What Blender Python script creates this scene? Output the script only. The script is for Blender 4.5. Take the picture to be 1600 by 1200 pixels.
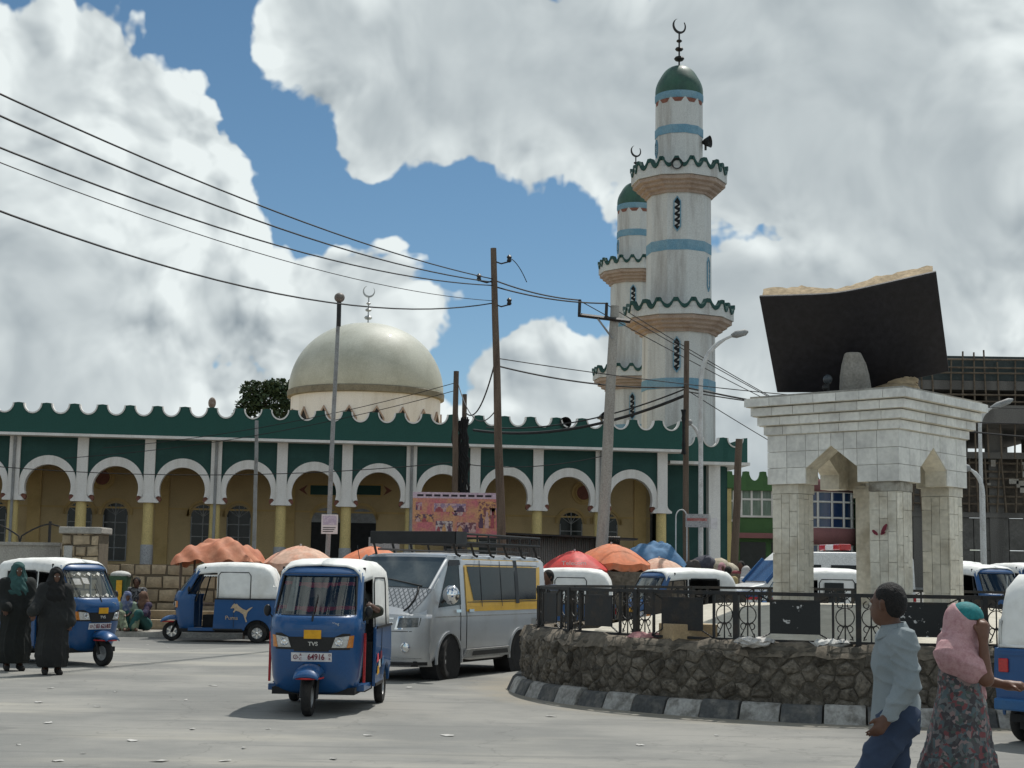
import bpy, bmesh, math, random
import numpy as np
from mathutils import Vector, Matrix
random.seed(7)
for o in list(bpy.data.objects): bpy.data.objects.remove(o)
C = bpy.context.scene.collection
scene = bpy.context.scene
R = math.radians; PI = math.pi

# ------------------------------------------------------------------ camera
CAMZ = 1.65; FPX = 2400.0; PITCH = math.atan(295/2400); ROLL = R(0.9)
cd = bpy.data.cameras.new('camera'); cam = bpy.data.objects.new('camera', cd); C.objects.link(cam)
cd.sensor_width = 36; cd.lens = 36*FPX/1600; cd.clip_end = 6000
CR = Matrix.Rotation(R(90)+PITCH, 3, 'X') @ Matrix.Rotation(ROLL, 3, 'Z')
cam.matrix_world = Matrix.Translation((0, 0, CAMZ)) @ CR.to_4x4()
scene.camera = cam
scene.render.resolution_x = 1024; scene.render.resolution_y = 768
def ray(px, py): return CR @ Vector(((px-800)/FPX, -(py-600)/FPX, -1))
def P(px, py, Y):
    r = ray(px, py); t = Y/r.y; return Vector((r.x*t, Y, CAMZ+r.z*t))
def G(px, py, z=0.0):
    r = ray(px, py); t = (z-CAMZ)/r.z; return Vector((r.x*t, r.y*t, z))
def proj(v):
    d = CR.transposed() @ (Vector(v)-Vector((0, 0, CAMZ)))
    return 800-FPX*d.x/d.z, 600+FPX*d.y/d.z
def PX(px, Y, z):
    X = (px-800)/FPX*Y
    for _ in range(5): X += (px-proj((X, Y, z))[0])*Y/FPX
    return X

# ------------------------------------------------------------------ sun, sky
SUN_EL = R(60); SUN_AZ = R(27)          # azimuth measured from +Y towards +X
sd = bpy.data.lights.new('sun', 'SUN'); sd.energy = 3.6; sd.angle = R(0.55); sd.color = (1, .97, .91)
sun = bpy.data.objects.new('sun', sd); C.objects.link(sun)
sdir = Vector((math.sin(SUN_AZ)*math.cos(SUN_EL), math.cos(SUN_AZ)*math.cos(SUN_EL), math.sin(SUN_EL)))
sun.rotation_euler = sdir.to_track_quat('Z', 'Y').to_euler(); sun.location = (20, 30, 60)
scene.view_settings.view_transform = 'Standard'; scene.view_settings.look = 'None'
scene.view_settings.exposure = -0.04; scene.view_settings.gamma = 1; scene.view_settings.use_curve_mapping = False

w = bpy.data.worlds.new('World'); scene.world = w; w.use_nodes = True
nt = w.node_tree; nt.nodes.clear()
def N(t, **k):
    n = nt.nodes.new(t)
    for a, b in k.items(): setattr(n, a, b)
    return n
def LK(a, b): nt.links.new(a, b)
def mth(op, a, b=None, c=None, clamp=False):
    n = N('ShaderNodeMath', operation=op, use_clamp=clamp)
    for i, x in enumerate((a, b, c)):
        if x is None: continue
        if isinstance(x, (int, float)): n.inputs[i].default_value = x
        else: LK(x, n.inputs[i])
    return n.outputs[0]
def sstep(x, a, b):
    n = N('ShaderNodeMapRange', interpolation_type='SMOOTHSTEP'); LK(x, n.inputs[0])
    n.inputs[1].default_value = a; n.inputs[2].default_value = b
    return n.outputs[0]
sky = N('ShaderNodeTexSky', sky_type='NISHITA', sun_disc=False)
sky.sun_elevation = SUN_EL; sky.sun_rotation = SUN_AZ; sky.altitude = 2000; sky.air_density = 1.0; sky.dust_density = .05; sky.ozone_density = 1.6
tc = N('ShaderNodeTexCoord'); D = tc.outputs['Generated']
def warped(scale, amt):
    n = N('ShaderNodeTexNoise'); n.inputs['Scale'].default_value = scale; n.inputs['Detail'].default_value = 1; LK(D, n.inputs['Vector'])
    s = N('ShaderNodeVectorMath', operation='SUBTRACT'); LK(n.outputs['Color'], s.inputs[0]); s.inputs[1].default_value = (.5, .5, .5)
    m = N('ShaderNodeVectorMath', operation='MULTIPLY_ADD'); LK(s.outputs[0], m.inputs[0]); m.inputs[1].default_value = (amt,)*3; LK(D, m.inputs[2])
    return m.outputs[0]
DW = warped(9, .07)
def fbm(vec, scale, detail=8, rough=.6, off=(0, 0, 0)):
    a = N('ShaderNodeVectorMath', operation='ADD'); LK(vec, a.inputs[0]); a.inputs[1].default_value = off
    n = N('ShaderNodeTexNoise'); n.inputs['Scale'].default_value = scale; n.inputs['Detail'].default_value = detail
    n.inputs['Roughness'].default_value = rough; LK(a.outputs[0], n.inputs['Vector']); return n.outputs['Fac']
def puffs(vec, scale, off=(0, 0, 0), det=1):
    a = N('ShaderNodeVectorMath', operation='ADD'); LK(vec, a.inputs[0]); a.inputs[1].default_value = off
    n = N('ShaderNodeTexVoronoi', feature='F1'); n.inputs['Scale'].default_value = scale; n.inputs['Detail'].default_value = det
    n.inputs['Roughness'].default_value = .55; n.normalize = True
    LK(a.outputs[0], n.inputs['Vector']); return n.outputs['Distance']
# cloud banks: centre (bearing, height) and half-size, as directions of the sky
BANK = [(40, 430, 330, 350), (85, 145, 150, 130), (240, 330, 150, 210), (350, 460, 130, 150), (540, 500, 165, 120), (0, 650, 600, 170),
        (500, 65, 100, 115), (585, 175, 85, 85), (760, 90, 260, 150), (930, 150, 250, 150), (1150, 170, 300, 170), (1330, 100, 330, 250),
        (1530, 330, 290, 420), (1440, 560, 240, 260), (1200, 490, 150, 105), (1010, 640, 230, 110), (850, 620, 150, 95), (900, 740, 700, 130), (300, 740, 700, 130)]
F = None
for (cx, cy, rx, ry) in BANK:
    c = ray(cx, cy).normalized()
    s = N('ShaderNodeVectorMath', operation='SUBTRACT'); LK(DW, s.inputs[0]); s.inputs[1].default_value = c
    m = N('ShaderNodeVectorMath', operation='MULTIPLY'); LK(s.outputs[0], m.inputs[0]); m.inputs[1].default_value = (FPX/rx, 1.2, FPX/ry)
    l = N('ShaderNodeVectorMath', operation='LENGTH'); LK(m.outputs[0], l.inputs[0])
    v = mth('SUBTRACT', 1.0, l.outputs['Value'])
    F = v if F is None else mth('SMOOTH_MAX', F, v, .25)
wide = mth('MULTIPLY_ADD', fbm(D, 2.3, 3, .55, (3.1, .7, 1.9)), 3.0, -1.45)      # scattered cloud over the rest of the sky
sep = N('ShaderNodeSeparateXYZ'); LK(D, sep.inputs[0])
front = sstep(sep.outputs[1], .80, .93)
wide = mth('SUBTRACT', wide, mth('MULTIPLY', front, 3.0))
F = mth('MAXIMUM', F, wide)
SH = (.012, 0, .018)
n1 = fbm(DW, 13, 4, .58); n1b = fbm(DW, 13, 4, .58, SH)
p1 = puffs(DW, 17); p1b = puffs(DW, 17, SH)
n2 = fbm(D, 70, 2, .62)
F2 = mth('ADD', F, mth('MULTIPLY_ADD', n1, .95, -.475))
F2 = mth('ADD', F2, mth('MULTIPLY_ADD', p1, -.75, .26))
q1 = puffs(DW, 46, (0, 0, 0), 0); q1b = puffs(DW, 46, (.005, 0, .008), 0)
F2 = mth('ADD', F2, mth('MULTIPLY_ADD', q1, -.42, .15))
F2 = mth('ADD', F2, mth('MULTIPLY_ADD', n2, .26, -.13))
dens = sstep(F2, .0, .10)
relief = mth('ADD', mth('MULTIPLY', mth('SUBTRACT', n1, n1b), 2.2), mth('ADD', mth('MULTIPLY', mth('SUBTRACT', p1b, p1), 1.2), mth('MULTIPLY', mth('SUBTRACT', q1b, q1), .75)))
lown = fbm(D, 4.2, 2, .45, (5, 2, 1))
core = sstep(mth('ADD', mth('ADD', F, mth('MULTIPLY_ADD', lown, 2.6, -1.30)), mth('MULTIPLY_ADD', n1, .22, -.11)), -.05, 1.0)
edge = mth('MULTIPLY_ADD', core, -.80, 1.0)
bright = mth('SUBTRACT', mth('ADD', .86, mth('MULTIPLY', mth('MULTIPLY', relief, .85), edge)), mth('MULTIPLY', core, .31))
bright = mth('MAXIMUM', mth('MINIMUM', bright, 1.05), .25)
cr = N('ShaderNodeMix', data_type='RGBA'); LK(bright, cr.inputs[0])
cr.inputs[6].default_value = (.09, .145, .20, 1); cr.inputs[7].default_value = (.93, 1.0, 1.0, 1)
hs_ = N('ShaderNodeHueSaturation'); hs_.inputs['Saturation'].default_value = 1.08; hs_.inputs['Hue'].default_value = .488; LK(sky.outputs[0], hs_.inputs['Color'])
b1 = N('ShaderNodeBackground'); LK(hs_.outputs[0], b1.inputs[0]); b1.inputs[1].default_value = .084
b2 = N('ShaderNodeBackground'); LK(cr.outputs[2], b2.inputs[0]); b2.inputs[1].default_value = .92
mx = N('ShaderNodeMixShader'); LK(dens, mx.inputs[0]); LK(b1.outputs[0], mx.inputs[1]); LK(b2.outputs[0], mx.inputs[2])
wo = N('ShaderNodeOutputWorld'); LK(mx.outputs[0], wo.inputs[0])
w.cycles.sampling_method = 'MANUAL'; w.cycles.sample_map_resolution = 256

scene.cycles.diffuse_bounces = 3; scene.cycles.max_bounces = 8

# ------------------------------------------------------------------ materials
MATS = {}
def mat(name, col, col2=None, scale=3, rough=.75, bump=0, bscale=40, metal=0, amt=.5, streak=0, vary=0, coat=0, lo=.42, hi=.68, grain=.12, spec=.4):
    if name in MATS: return MATS[name]
    m = bpy.data.materials.new(name); m.use_nodes = True; t = m.node_tree; b = t.nodes['Principled BSDF']
    MATS[name] = m
    L = t.links.new
    b.inputs['Roughness'].default_value = rough; b.inputs['Metallic'].default_value = metal
    b.inputs['Coat Weight'].default_value = coat; b.inputs['Specular IOR Level'].default_value = spec
    co = t.nodes.new('ShaderNodeTexCoord').outputs['Object']
    col2 = col2 or tuple(c*.72 for c in col)
    mp = t.nodes.new('ShaderNodeMapping'); L(co, mp.inputs[0])
    mp.inputs['Scale'].default_value = (1, 1, .12) if streak else (1, 1, 1)
    n = t.nodes.new('ShaderNodeTexNoise'); n.inputs['Scale'].default_value = scale; n.inputs['Detail'].default_value = 8; n.inputs['Roughness'].default_value = .62
    L(mp.outputs[0], n.inputs['Vector'])
    r = t.nodes.new('ShaderNodeMapRange'); r.interpolation_type = 'SMOOTHSTEP'; r.inputs[1].default_value = lo; r.inputs[2].default_value = hi; r.inputs[4].default_value = amt*1.6
    L(n.outputs['Fac'], r.inputs[0])
    mi = t.nodes.new('ShaderNodeMix'); mi.data_type = 'RGBA'; L(r.outputs[0], mi.inputs[0])
    mi.inputs[6].default_value = (*col, 1); mi.inputs[7].default_value = (*col2, 1); out = mi.outputs[2]
    g = t.nodes.new('ShaderNodeTexNoise'); g.inputs['Scale'].default_value = bscale; g.inputs['Detail'].default_value = 5; L(co, g.inputs['Vector'])
    if grain or vary:
        mr = t.nodes.new('ShaderNodeMapRange'); mr.inputs[1].default_value = .3; mr.inputs[2].default_value = .7
        mr.inputs[3].default_value = 1-grain*2; mr.inputs[4].default_value = 1+grain; L(g.outputs['Fac'], mr.inputs[0]); val = mr.outputs[0]
        if vary:
            oi = t.nodes.new('ShaderNodeObjectInfo'); r2 = t.nodes.new('ShaderNodeMapRange'); r2.inputs[3].default_value = 1-vary; r2.inputs[4].default_value = 1+vary*.6
            L(oi.outputs['Random'], r2.inputs[0]); mm = t.nodes.new('ShaderNodeMath'); mm.operation = 'MULTIPLY'; L(val, mm.inputs[0]); L(r2.outputs[0], mm.inputs[1]); val = mm.outputs[0]
        hs = t.nodes.new('ShaderNodeHueSaturation'); L(out, hs.inputs['Color']); L(val, hs.inputs['Value']); out = hs.outputs[0]
    L(out, b.inputs['Base Color'])
    rr = t.nodes.new('ShaderNodeMapRange'); rr.inputs[3].default_value = max(.03, rough-.08); rr.inputs[4].default_value = min(1, rough+.12)
    L(n.outputs['Fac'], rr.inputs[0]); L(rr.outputs[0], b.inputs['Roughness'])
    if bump:
        bp = t.nodes.new('ShaderNodeBump'); bp.inputs['Strength'].default_value = bump; bp.inputs['Distance'].default_value = .03
        L(g.outputs['Fac'], bp.inputs['Height']); L(bp.outputs[0], b.inputs['Normal'])
    return m
def glass(name, tint=(.5, .55, .55), rough=.03):
    if name in MATS: return MATS[name]
    m = bpy.data.materials.new(name); MATS[name] = m; m.use_nodes = True; t = m.node_tree; t.nodes.clear()
    a = t.nodes.new('ShaderNodeBsdfTransparent'); a.inputs[0].default_value = (*tint, 1)
    g = t.nodes.new('ShaderNodeBsdfGlossy'); g.inputs['Roughness'].default_value = rough; g.inputs[0].default_value = (.9, .95, .95, 1)
    f = t.nodes.new('ShaderNodeFresnel'); f.inputs[0].default_value = 1.55
    x = t.nodes.new('ShaderNodeMixShader'); o = t.nodes.new('ShaderNodeOutputMaterial')
    ad = t.nodes.new('ShaderNodeMath'); ad.operation = 'ADD'; ad.inputs[1].default_value = .05; t.links.new(f.outputs[0], ad.inputs[0])
    t.links.new(ad.outputs[0], x.inputs[0]); t.links.new(a.outputs[0], x.inputs[1]); t.links.new(g.outputs[0], x.inputs[2]); t.links.new(x.outputs[0], o.inputs[0])
    return m
MATF = {
 'green': lambda: mat('green_paint', (.013, .082, .066), (.03, .11, .092), 1.0, .65, .08, 30, grain=.08, amt=.55, streak=1),
 'green2': lambda: mat('dark_green_paint', (.010, .058, .05), (.02, .08, .07), 1.2, .6, .08, 30, grain=.08),
 'white': lambda: mat('white_paint', (.80, .78, .75), (.60, .57, .52), 1.6, .65, .06, 30, streak=1, grain=.06, amt=.45),
 'yellow': lambda: mat('yellow_paint', (.66, .52, .22), (.54, .42, .18), 2, .6, .05, 30),
 'tan': lambda: mat('tan_plaster', (.55, .41, .215), (.45, .335, .175), .9, .8, .08, 25, grain=.06),
 'tan2': lambda: mat('tan_trim', (.58, .41, .18), (.46, .32, .13), 1.5, .8, .05, 25, grain=.05),
 'terrazzo': lambda: mat('speckled_base', (.42, .42, .42), (.22, .22, .23), 30, .6, 0, 60, amt=.6),
 'redbrown': lambda: mat('red_brown_paint', (.25, .10, .07), None, 4, .7),
 'dome': lambda: mat('dome_paint', (.50, .505, .43), (.37, .37, .30), .55, .52, .05, 18, grain=.07, amt=.5, coat=.08),
 'brick': lambda: mat('terracotta_moulding', (.42, .33, .27), (.30, .215, .165), 2, .8, .15, 25),
 'minwhite': lambda: mat('minaret_plaster', (.60, .615, .60), (.33, .31, .29), 1.5, .75, .12, 22, streak=1, amt=.55, lo=.45, hi=.75, grain=.08),
 'blueband': lambda: mat('blue_band_paint', (.15, .31, .42), (.24, .38, .46), 1.2, .7, .05, 20),
 'tile': lambda: mat('marble_tile', (.78, .77, .72), (.58, .57, .54), 2.6, .45, .05, 15, vary=.12, grain=.06, amt=.5),
 'tilecol': lambda: mat('stained_marble_tile', (.69, .655, .56), (.45, .40, .31), 1.8, .5, .06, 15, vary=.13, grain=.08, amt=.6, lo=.4, hi=.7),
 'grout': lambda: mat('grout', (.30, .27, .21), None, 5, .9),
 'book': lambda: mat('book_cover_paint', (.014, .012, .015), (.022, .02, .024), 1.6, .55, .1, 12, grain=.2),
 'pages': lambda: mat('carved_pages', (.50, .385, .245), (.36, .27, .165), 5, .9, .3, 14, grain=.14),
 'concrete': lambda: mat('concrete', (.40, .38, .34), (.27, .255, .23), 1.6, .88, .25, 25, streak=1),
 'concdark': lambda: mat('raw_concrete', (.165, .155, .142), (.105, .098, .09), 1.2, .9, .25, 20, streak=1),
 'wood': lambda: mat('weathered_pole_wood', (.155, .115, .085), (.085, .06, .045), 6, .85, .3, 35, streak=1),
 'bamboo': lambda: mat('scaffold_pole', (.16, .125, .09), (.08, .06, .045), 4, .85),
 'steel': lambda: mat('galvanised_steel', (.47, .48, .48), (.33, .33, .33), 4, .45, 0, 40, metal=.6),
 'greypaint': lambda: mat('grey_pole_paint', (.30, .31, .31), (.2, .19, .18), 3, .6, 0, 30),
 'palepole': lambda: mat('pale_lamp_paint', (.62, .63, .62), (.45, .44, .42), 3, .5),
 'blackmetal': lambda: mat('black_iron', (.014, .015, .016), (.04, .03, .022), 6, .5, .05, 40),
 'rubber': lambda: mat('tyre_rubber', (.018, .018, .018), (.05, .045, .04), 6, .85, .1, 60),
 'cable': lambda: mat('black_cable', (.012, .012, .013), None, 5, .6),
 'chrome': lambda: mat('chrome', (.75, .76, .77), None, 5, .08, 0, 30, metal=1, grain=0),
 'silver': lambda: mat('silver_car_paint', (.54, .555, .57), (.46, .465, .465), 1.2, .34, 0, 60, metal=.35, coat=.4, grain=.02),
 'dustsilver': lambda: mat('dusty_silver_trim', (.34, .34, .33), (.25, .23, .2), 3, .55, 0, 40, metal=.2),
 'vanyellow': lambda: mat('van_yellow_band', (.72, .42, .03), (.6, .34, .03), 2, .4, grain=.02, coat=.3),
 'tukblue': lambda: mat('blue_car_paint', (.007, .072, .215), (.045, .10, .19), 2.2, .36, 0, 60, coat=.4, grain=.04, amt=.45, lo=.5, hi=.8),
 'tukblue2': lambda: mat('faded_blue_paint', (.014, .10, .27), (.04, .12, .25), 3, .5, 0, 60, coat=.1, grain=.05, amt=.5),
 'canopy': lambda: mat('white_canopy_vinyl', (.83, .83, .80), (.66, .65, .60), 2.4, .5, .25, 7, grain=.04, amt=.4),
 'darkint': lambda: mat('dark_interior', (.02, .02, .021), None, 4, .8),
 'blackplastic': lambda: mat('black_plastic', (.016, .016, .017), None, 4, .45),
 'lens': lambda: mat('headlamp_lens', (.62, .63, .62), (.35, .36, .36), 14, .12, 0, 60, metal=.35, coat=1),
 'amber': lambda: mat('amber_lens', (.62, .22, .04), None, 8, .2, coat=.8),
 'redlens': lambda: mat('red_lens', (.5, .02, .02), None, 8, .2, coat=.8),
 'red': lambda: mat('red_trim', (.50, .03, .035), None, 5, .6),
 'pinktrim': lambda: mat('pink_fringe', (.75, .07, .10), (.5, .03, .06), 9, .8),
 'plate': lambda: mat('number_plate_white', (.72, .70, .70), (.6, .58, .57), 8, .5, grain=.03),
 'plateyellow': lambda: mat('yellow_plate', (.75, .38, .015), None, 8, .5, grain=.03),
 'ink': lambda: mat('print_dark', (.03, .02, .03), None, 5, .6),
 'inkred': lambda: mat('print_maroon', (.20, .02, .04), None, 5, .6),
 'chalk': lambda: mat('pale_print', (.68, .66, .60), None, 5, .7),
 'logotan': lambda: mat('tan_decal', (.55, .42, .27), (.42, .33, .25), 20, .6),
 'skin': lambda: mat('brown_skin', (.115, .055, .034), (.09, .042, .027), 8, .5, .03, 60, grain=.04),
 'hair': lambda: mat('black_hair', (.008, .007, .007), (.018, .015, .014), 30, .75, .6, 120),
 'orangetarp': lambda: mat('faded_orange_canvas', (.68, .20, .085), (.58, .25, .15), 2.5, .75, .25, 8, grain=.08),
 'browntarp': lambda: mat('rust_tarp', (.47, .165, .085), (.60, .27, .16), 2.2, .7, .35, 6, grain=.1),
 'paletarp': lambda: mat('bleached_canvas', (.66, .44, .33), (.66, .30, .19), 2.2, .8, .2, 8),
 'redtarp': lambda: mat('red_canvas', (.60, .035, .03), (.5, .05, .04), 3, .6, .15, 8),
 'bluetarp': lambda: mat('blue_tarpaulin', (.06, .165, .31), (.09, .20, .34), 3, .75, .35, 6),
 'zinc': lambda: mat('corrugated_sheet', (.30, .29, .275), (.17, .14, .115), 1.6, .6, .05, 30, metal=.3, streak=1),
 'paper': lambda: mat('paper_scrap', (.55, .54, .51), (.38, .36, .33), 5, .8, vary=.3),
 'glassdark': lambda: mat('dark_window_glass', (.013, .017, .018), (.025, .03, .03), 3, .12, 0, 40, coat=0, grain=.03, spec=.28),
 'glassblue': lambda: mat('blue_window_glass', (.02, .045, .12), (.03, .06, .15), 2, .12, 0, 40, coat=.6),
 'mortar': lambda: mat('dark_mortar', (.10, .088, .069), (.065, .057, .045), 5, .95, .6, 14, grain=.2),
 'rubble': lambda: mat('dark_rubble_stone', (.185, .163, .132), (.085, .073, .057), 7, .95, 1.0, 22, vary=.40, grain=.22, amt=.7),
 'stone': lambda: mat('tan_block_stone', (.50, .40, .27), (.34, .27, .185), 4, .9, .5, 16, vary=.25, grain=.12),
 'stonejoint': lambda: mat('stone_joint', (.17, .14, .10), None, 6, .95),
 'kerbw': lambda: mat('worn_white_kerb', (.42, .41, .385), (.20, .19, .17), 6, .85, .3, 25, amt=.65, vary=.15),
 'kerbb': lambda: mat('worn_dark_kerb', (.085, .088, .088), (.20, .19, .172), 6, .85, .3, 25, amt=.5, vary=.2),
 'platform': lambda: mat('pale_platform_tile', (.54, .50, .41), (.40, .365, .29), 1.4, .7, .1, 12, grain=.05),
 'dirt': lambda: mat('dry_dirt', (.185, .155, .118), (.10, .085, .065), 3, .95, .5, 14, grain=.2),
}
def M(k): return MATF[k]()

# ------------------------------------------------------------------ mesh helpers
class MB:
    def __init__(s): s.v = []; s.f = []
    def add(s, vs, fs):
        b = len(s.v); s.v += [tuple(v) for v in vs]; s.f += [tuple(i+b for i in f) for f in fs]; return s
    def box(s, x0, x1, y0, y1, z0, z1, fn=None):
        vs = [(x, y, z) for x in (x0, x1) for y in (y0, y1) for z in (z0, z1)]
        if fn: vs = [fn(*v) for v in vs]
        return s.add(vs, [(0, 1, 3, 2), (4, 6, 7, 5), (0, 4, 5, 1), (2, 3, 7, 6), (0, 2, 6, 4), (1, 5, 7, 3)])
    def tube(s, pts, r, n=8, cap=True, twist=0):
        pts = [Vector(p) for p in pts]; rs = r if isinstance(r, (list, tuple)) else [r]*len(pts)
        vs = []; up = Vector((0, 0, 1))
        t0 = (pts[1]-pts[0]).normalized()
        if abs(t0.z) > .9: up = Vector((1, 0, 0))
        for i, p in enumerate(pts):
            a = pts[max(i-1, 0)]; b = pts[min(i+1, len(pts)-1)]; t = (b-a)
            t = t.normalized() if t.length > 1e-9 else t0
            sx = t.cross(up)
            if sx.length < 1e-4: sx = t.cross(Vector((0, 1, 0)))
            sx.normalize(); sy = sx.cross(t); up = sy
            for k in range(n):
                q = 2*PI*k/n+twist; vs.append(p+sx*(rs[i]*math.cos(q))+sy*(rs[i]*math.sin(q)))
        fs = [(i*n+k, i*n+(k+1) % n, (i+1)*n+(k+1) % n, (i+1)*n+k) for i in range(len(pts)-1) for k in range(n)]
        if cap: fs += [tuple(range(n))[::-1], tuple(range((len(pts)-1)*n, len(pts)*n))]
        return s.add(vs, fs)
    def lathe(s, prof, n=24, c=(0, 0, 0), a0=0, axis='z', cap=True):
        vs = []
        for (r, z) in prof:
            for k in range(n):
                q = a0+2*PI*k/n; x, y = r*math.cos(q), r*math.sin(q)
                v = (x, y, z) if axis == 'z' else ((z, x, y) if axis == 'x' else (x, z, y))
                vs.append((v[0]+c[0], v[1]+c[1], v[2]+c[2]))
        m = len(prof)
        fs = [(i*n+k, i*n+(k+1) % n, (i+1)*n+(k+1) % n, (i+1)*n+k) for i in range(m-1) for k in range(n)]
        if cap: fs += [tuple(range(n))[::-1], tuple(range((m-1)*n, m*n))]
        return s.add(vs, fs)
    def ball(s, c, r, n=12, m=8):
        rx, ry, rz = r if isinstance(r, (list, tuple)) else (r, r, r); vs = [(c[0], c[1], c[2]-rz)]; fs = []
        for i in range(1, m):
            a = -PI/2+PI*i/m
            for k in range(n):
                q = 2*PI*k/n; vs.append((c[0]+rx*math.cos(a)*math.cos(q), c[1]+ry*math.cos(a)*math.sin(q), c[2]+rz*math.sin(a)))
        vs.append((c[0], c[1], c[2]+rz)); e = len(vs)-1
        for k in range(n): fs.append((0, 1+(k+1) % n, 1+k)); fs.append((e, e-n+k, e-n+(k+1) % n))
        for i in range(m-2):
            for k in range(n): a = 1+i*n; fs.append((a+k, a+(k+1) % n, a+n+(k+1) % n, a+n+k))
        return s.add(vs, fs)
    def prism(s, poly, w0, w1, fn=lambda u, v, w: (u, w, v)):
        n = len(poly); vs = [fn(u, v, w0) for u, v in poly]+[fn(u, v, w1) for u, v in poly]
        fs = [tuple(range(n)), tuple(range(n, 2*n))[::-1]]+[(i, i+n, (i+1) % n+n, (i+1) % n) for i in range(n)]
        return s.add(vs, fs)
    def strip(s, A, B, w0, w1, fn=lambda u, v, w: (u, w, v)):      # solid between two 2D paths
        n = len(A); vs = [fn(u, v, w) for w in (w0, w1) for Q in (A, B) for u, v in Q]; fs = []
        a0, b0, a1, b1 = 0, n, 2*n, 3*n
        for i in range(n-1):
            fs += [(a0+i, a0+i+1, b0+i+1, b0+i), (a1+i, b1+i, b1+i+1, a1+i+1), (a0+i, a1+i, a1+i+1, a0+i+1), (b0+i, b0+i+1, b1+i+1, b1+i)]
        fs += [(a0, b0, b1, a1), (a0+n-1, a1+n-1, b1+n-1, b0+n-1)]
        return s.add(vs, fs)
    def grid(s, fn, nu, nv, keep=None):
        vs = [fn(i/nu, j/nv) for i in range(nu+1) for j in range(nv+1)]
        fs = [(i*(nv+1)+j, (i+1)*(nv+1)+j, (i+1)*(nv+1)+j+1, i*(nv+1)+j+1) for i in range(nu) for j in range(nv) if not keep or keep((i+.5)/nu, (j+.5)/nv)]
        return s.add(vs, fs)
    def mesh(s, name, m, smooth=None):
        me = bpy.data.meshes.new(name); me.from_pydata(s.v, [], s.f); me.update()
        bm = bmesh.new(); bm.from_mesh(me)
        loose = [v for v in bm.verts if not v.link_faces]
        if loose: bmesh.ops.delete(bm, geom=loose, context='VERTS')
        bmesh.ops.recalc_face_normals(bm, faces=bm.faces); bm.to_mesh(me); bm.free()
        me.materials.append(M(m) if isinstance(m, str) else m)
        if smooth is not None:
            me.polygons.foreach_set('use_smooth', [True]*len(me.polygons))
            if smooth < 180: me.set_sharp_from_angle(angle=R(smooth))
        return me
    def build(s, name, m, parent=None, smooth=None, world=False, bevel=0, solid=0, subsurf=0):
        me = s.mesh(name, m, smooth); o = link(name, me, parent)
        if world and parent is not None:
            me.transform(Matrix.Translation(-woff(parent)))
        if subsurf: md = o.modifiers.new('s', 'SUBSURF'); md.levels = md.render_levels = subsurf
        if solid: md = o.modifiers.new('t', 'SOLIDIFY'); md.thickness = solid; md.offset = 0
        if bevel: md = o.modifiers.new('b', 'BEVEL'); md.width = bevel; md.segments = 2; md.limit_method = 'ANGLE'; md.angle_limit = R(40)
        return o
def woff(p):
    v = Vector((0, 0, 0))
    while p is not None: v = v+p.location; p = p.parent
    return v
def link(name, me, parent=None):
    o = bpy.data.objects.new(name, me); C.objects.link(o)
    if parent is not None: o.parent = parent
    return o
def tag(o, label, cat, group=None):
    o['label'] = label; o['category'] = cat
    if group: o['group'] = group
    return o
def thing(name, label, cat, loc=(0, 0, 0), rz=0, group=None):
    o = bpy.data.objects.new(name, None); o.empty_display_size = .2; C.objects.link(o)
    o.location = loc; o.rotation_euler = (0, 0, rz); return tag(o, label, cat, group)
def struct(o): o['kind'] = 'structure'; return o
def stuff(o): o['kind'] = 'stuff'; return o
def copy_tree(o, parent=None):
    c = o.copy(); C.objects.link(c); c.parent = parent
    for ch in list(o.children): copy_tree(ch, c)
    return c
def text_mesh(s, size, m, ext=.002, bold=False):
    cu = bpy.data.curves.new('lettering', 'FONT'); cu.body = s; cu.size = size; cu.extrude = ext; cu.align_x = 'CENTER'; cu.align_y = 'CENTER'
    if bold: cu.offset = size*.018
    o = bpy.data.objects.new('lettering', cu); C.objects.link(o)
    dg = bpy.context.evaluated_depsgraph_get(); me = bpy.data.meshes.new_from_object(o.evaluated_get(dg))
    bpy.data.objects.remove(o); me.materials.clear(); me.materials.append(M(m)); return me
def lettering(name, s, size, m, parent, mtx, sx=1, bold=False):     # text reads along local +x, up along local +y of mtx
    me = text_mesh(s, size, m, bold=bold); me.transform(Matrix.Diagonal((sx, 1, 1, 1))); me.transform(mtx); return link(name, me, parent)
def basis(o, x, y):
    x = Vector(x).normalized(); y = Vector(y); y = (y-x*y.dot(x)).normalized(); z = x.cross(y)
    m = Matrix((x, y, z)).transposed().to_4x4(); m.translation = Vector(o); return m
def sag(a, b, s, n=16):
    a = Vector(a); b = Vector(b)
    return [a.lerp(b, i/n)-Vector((0, 0, 4*s*(i/n)*(1-i/n))) for i in range(n+1)]

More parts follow.
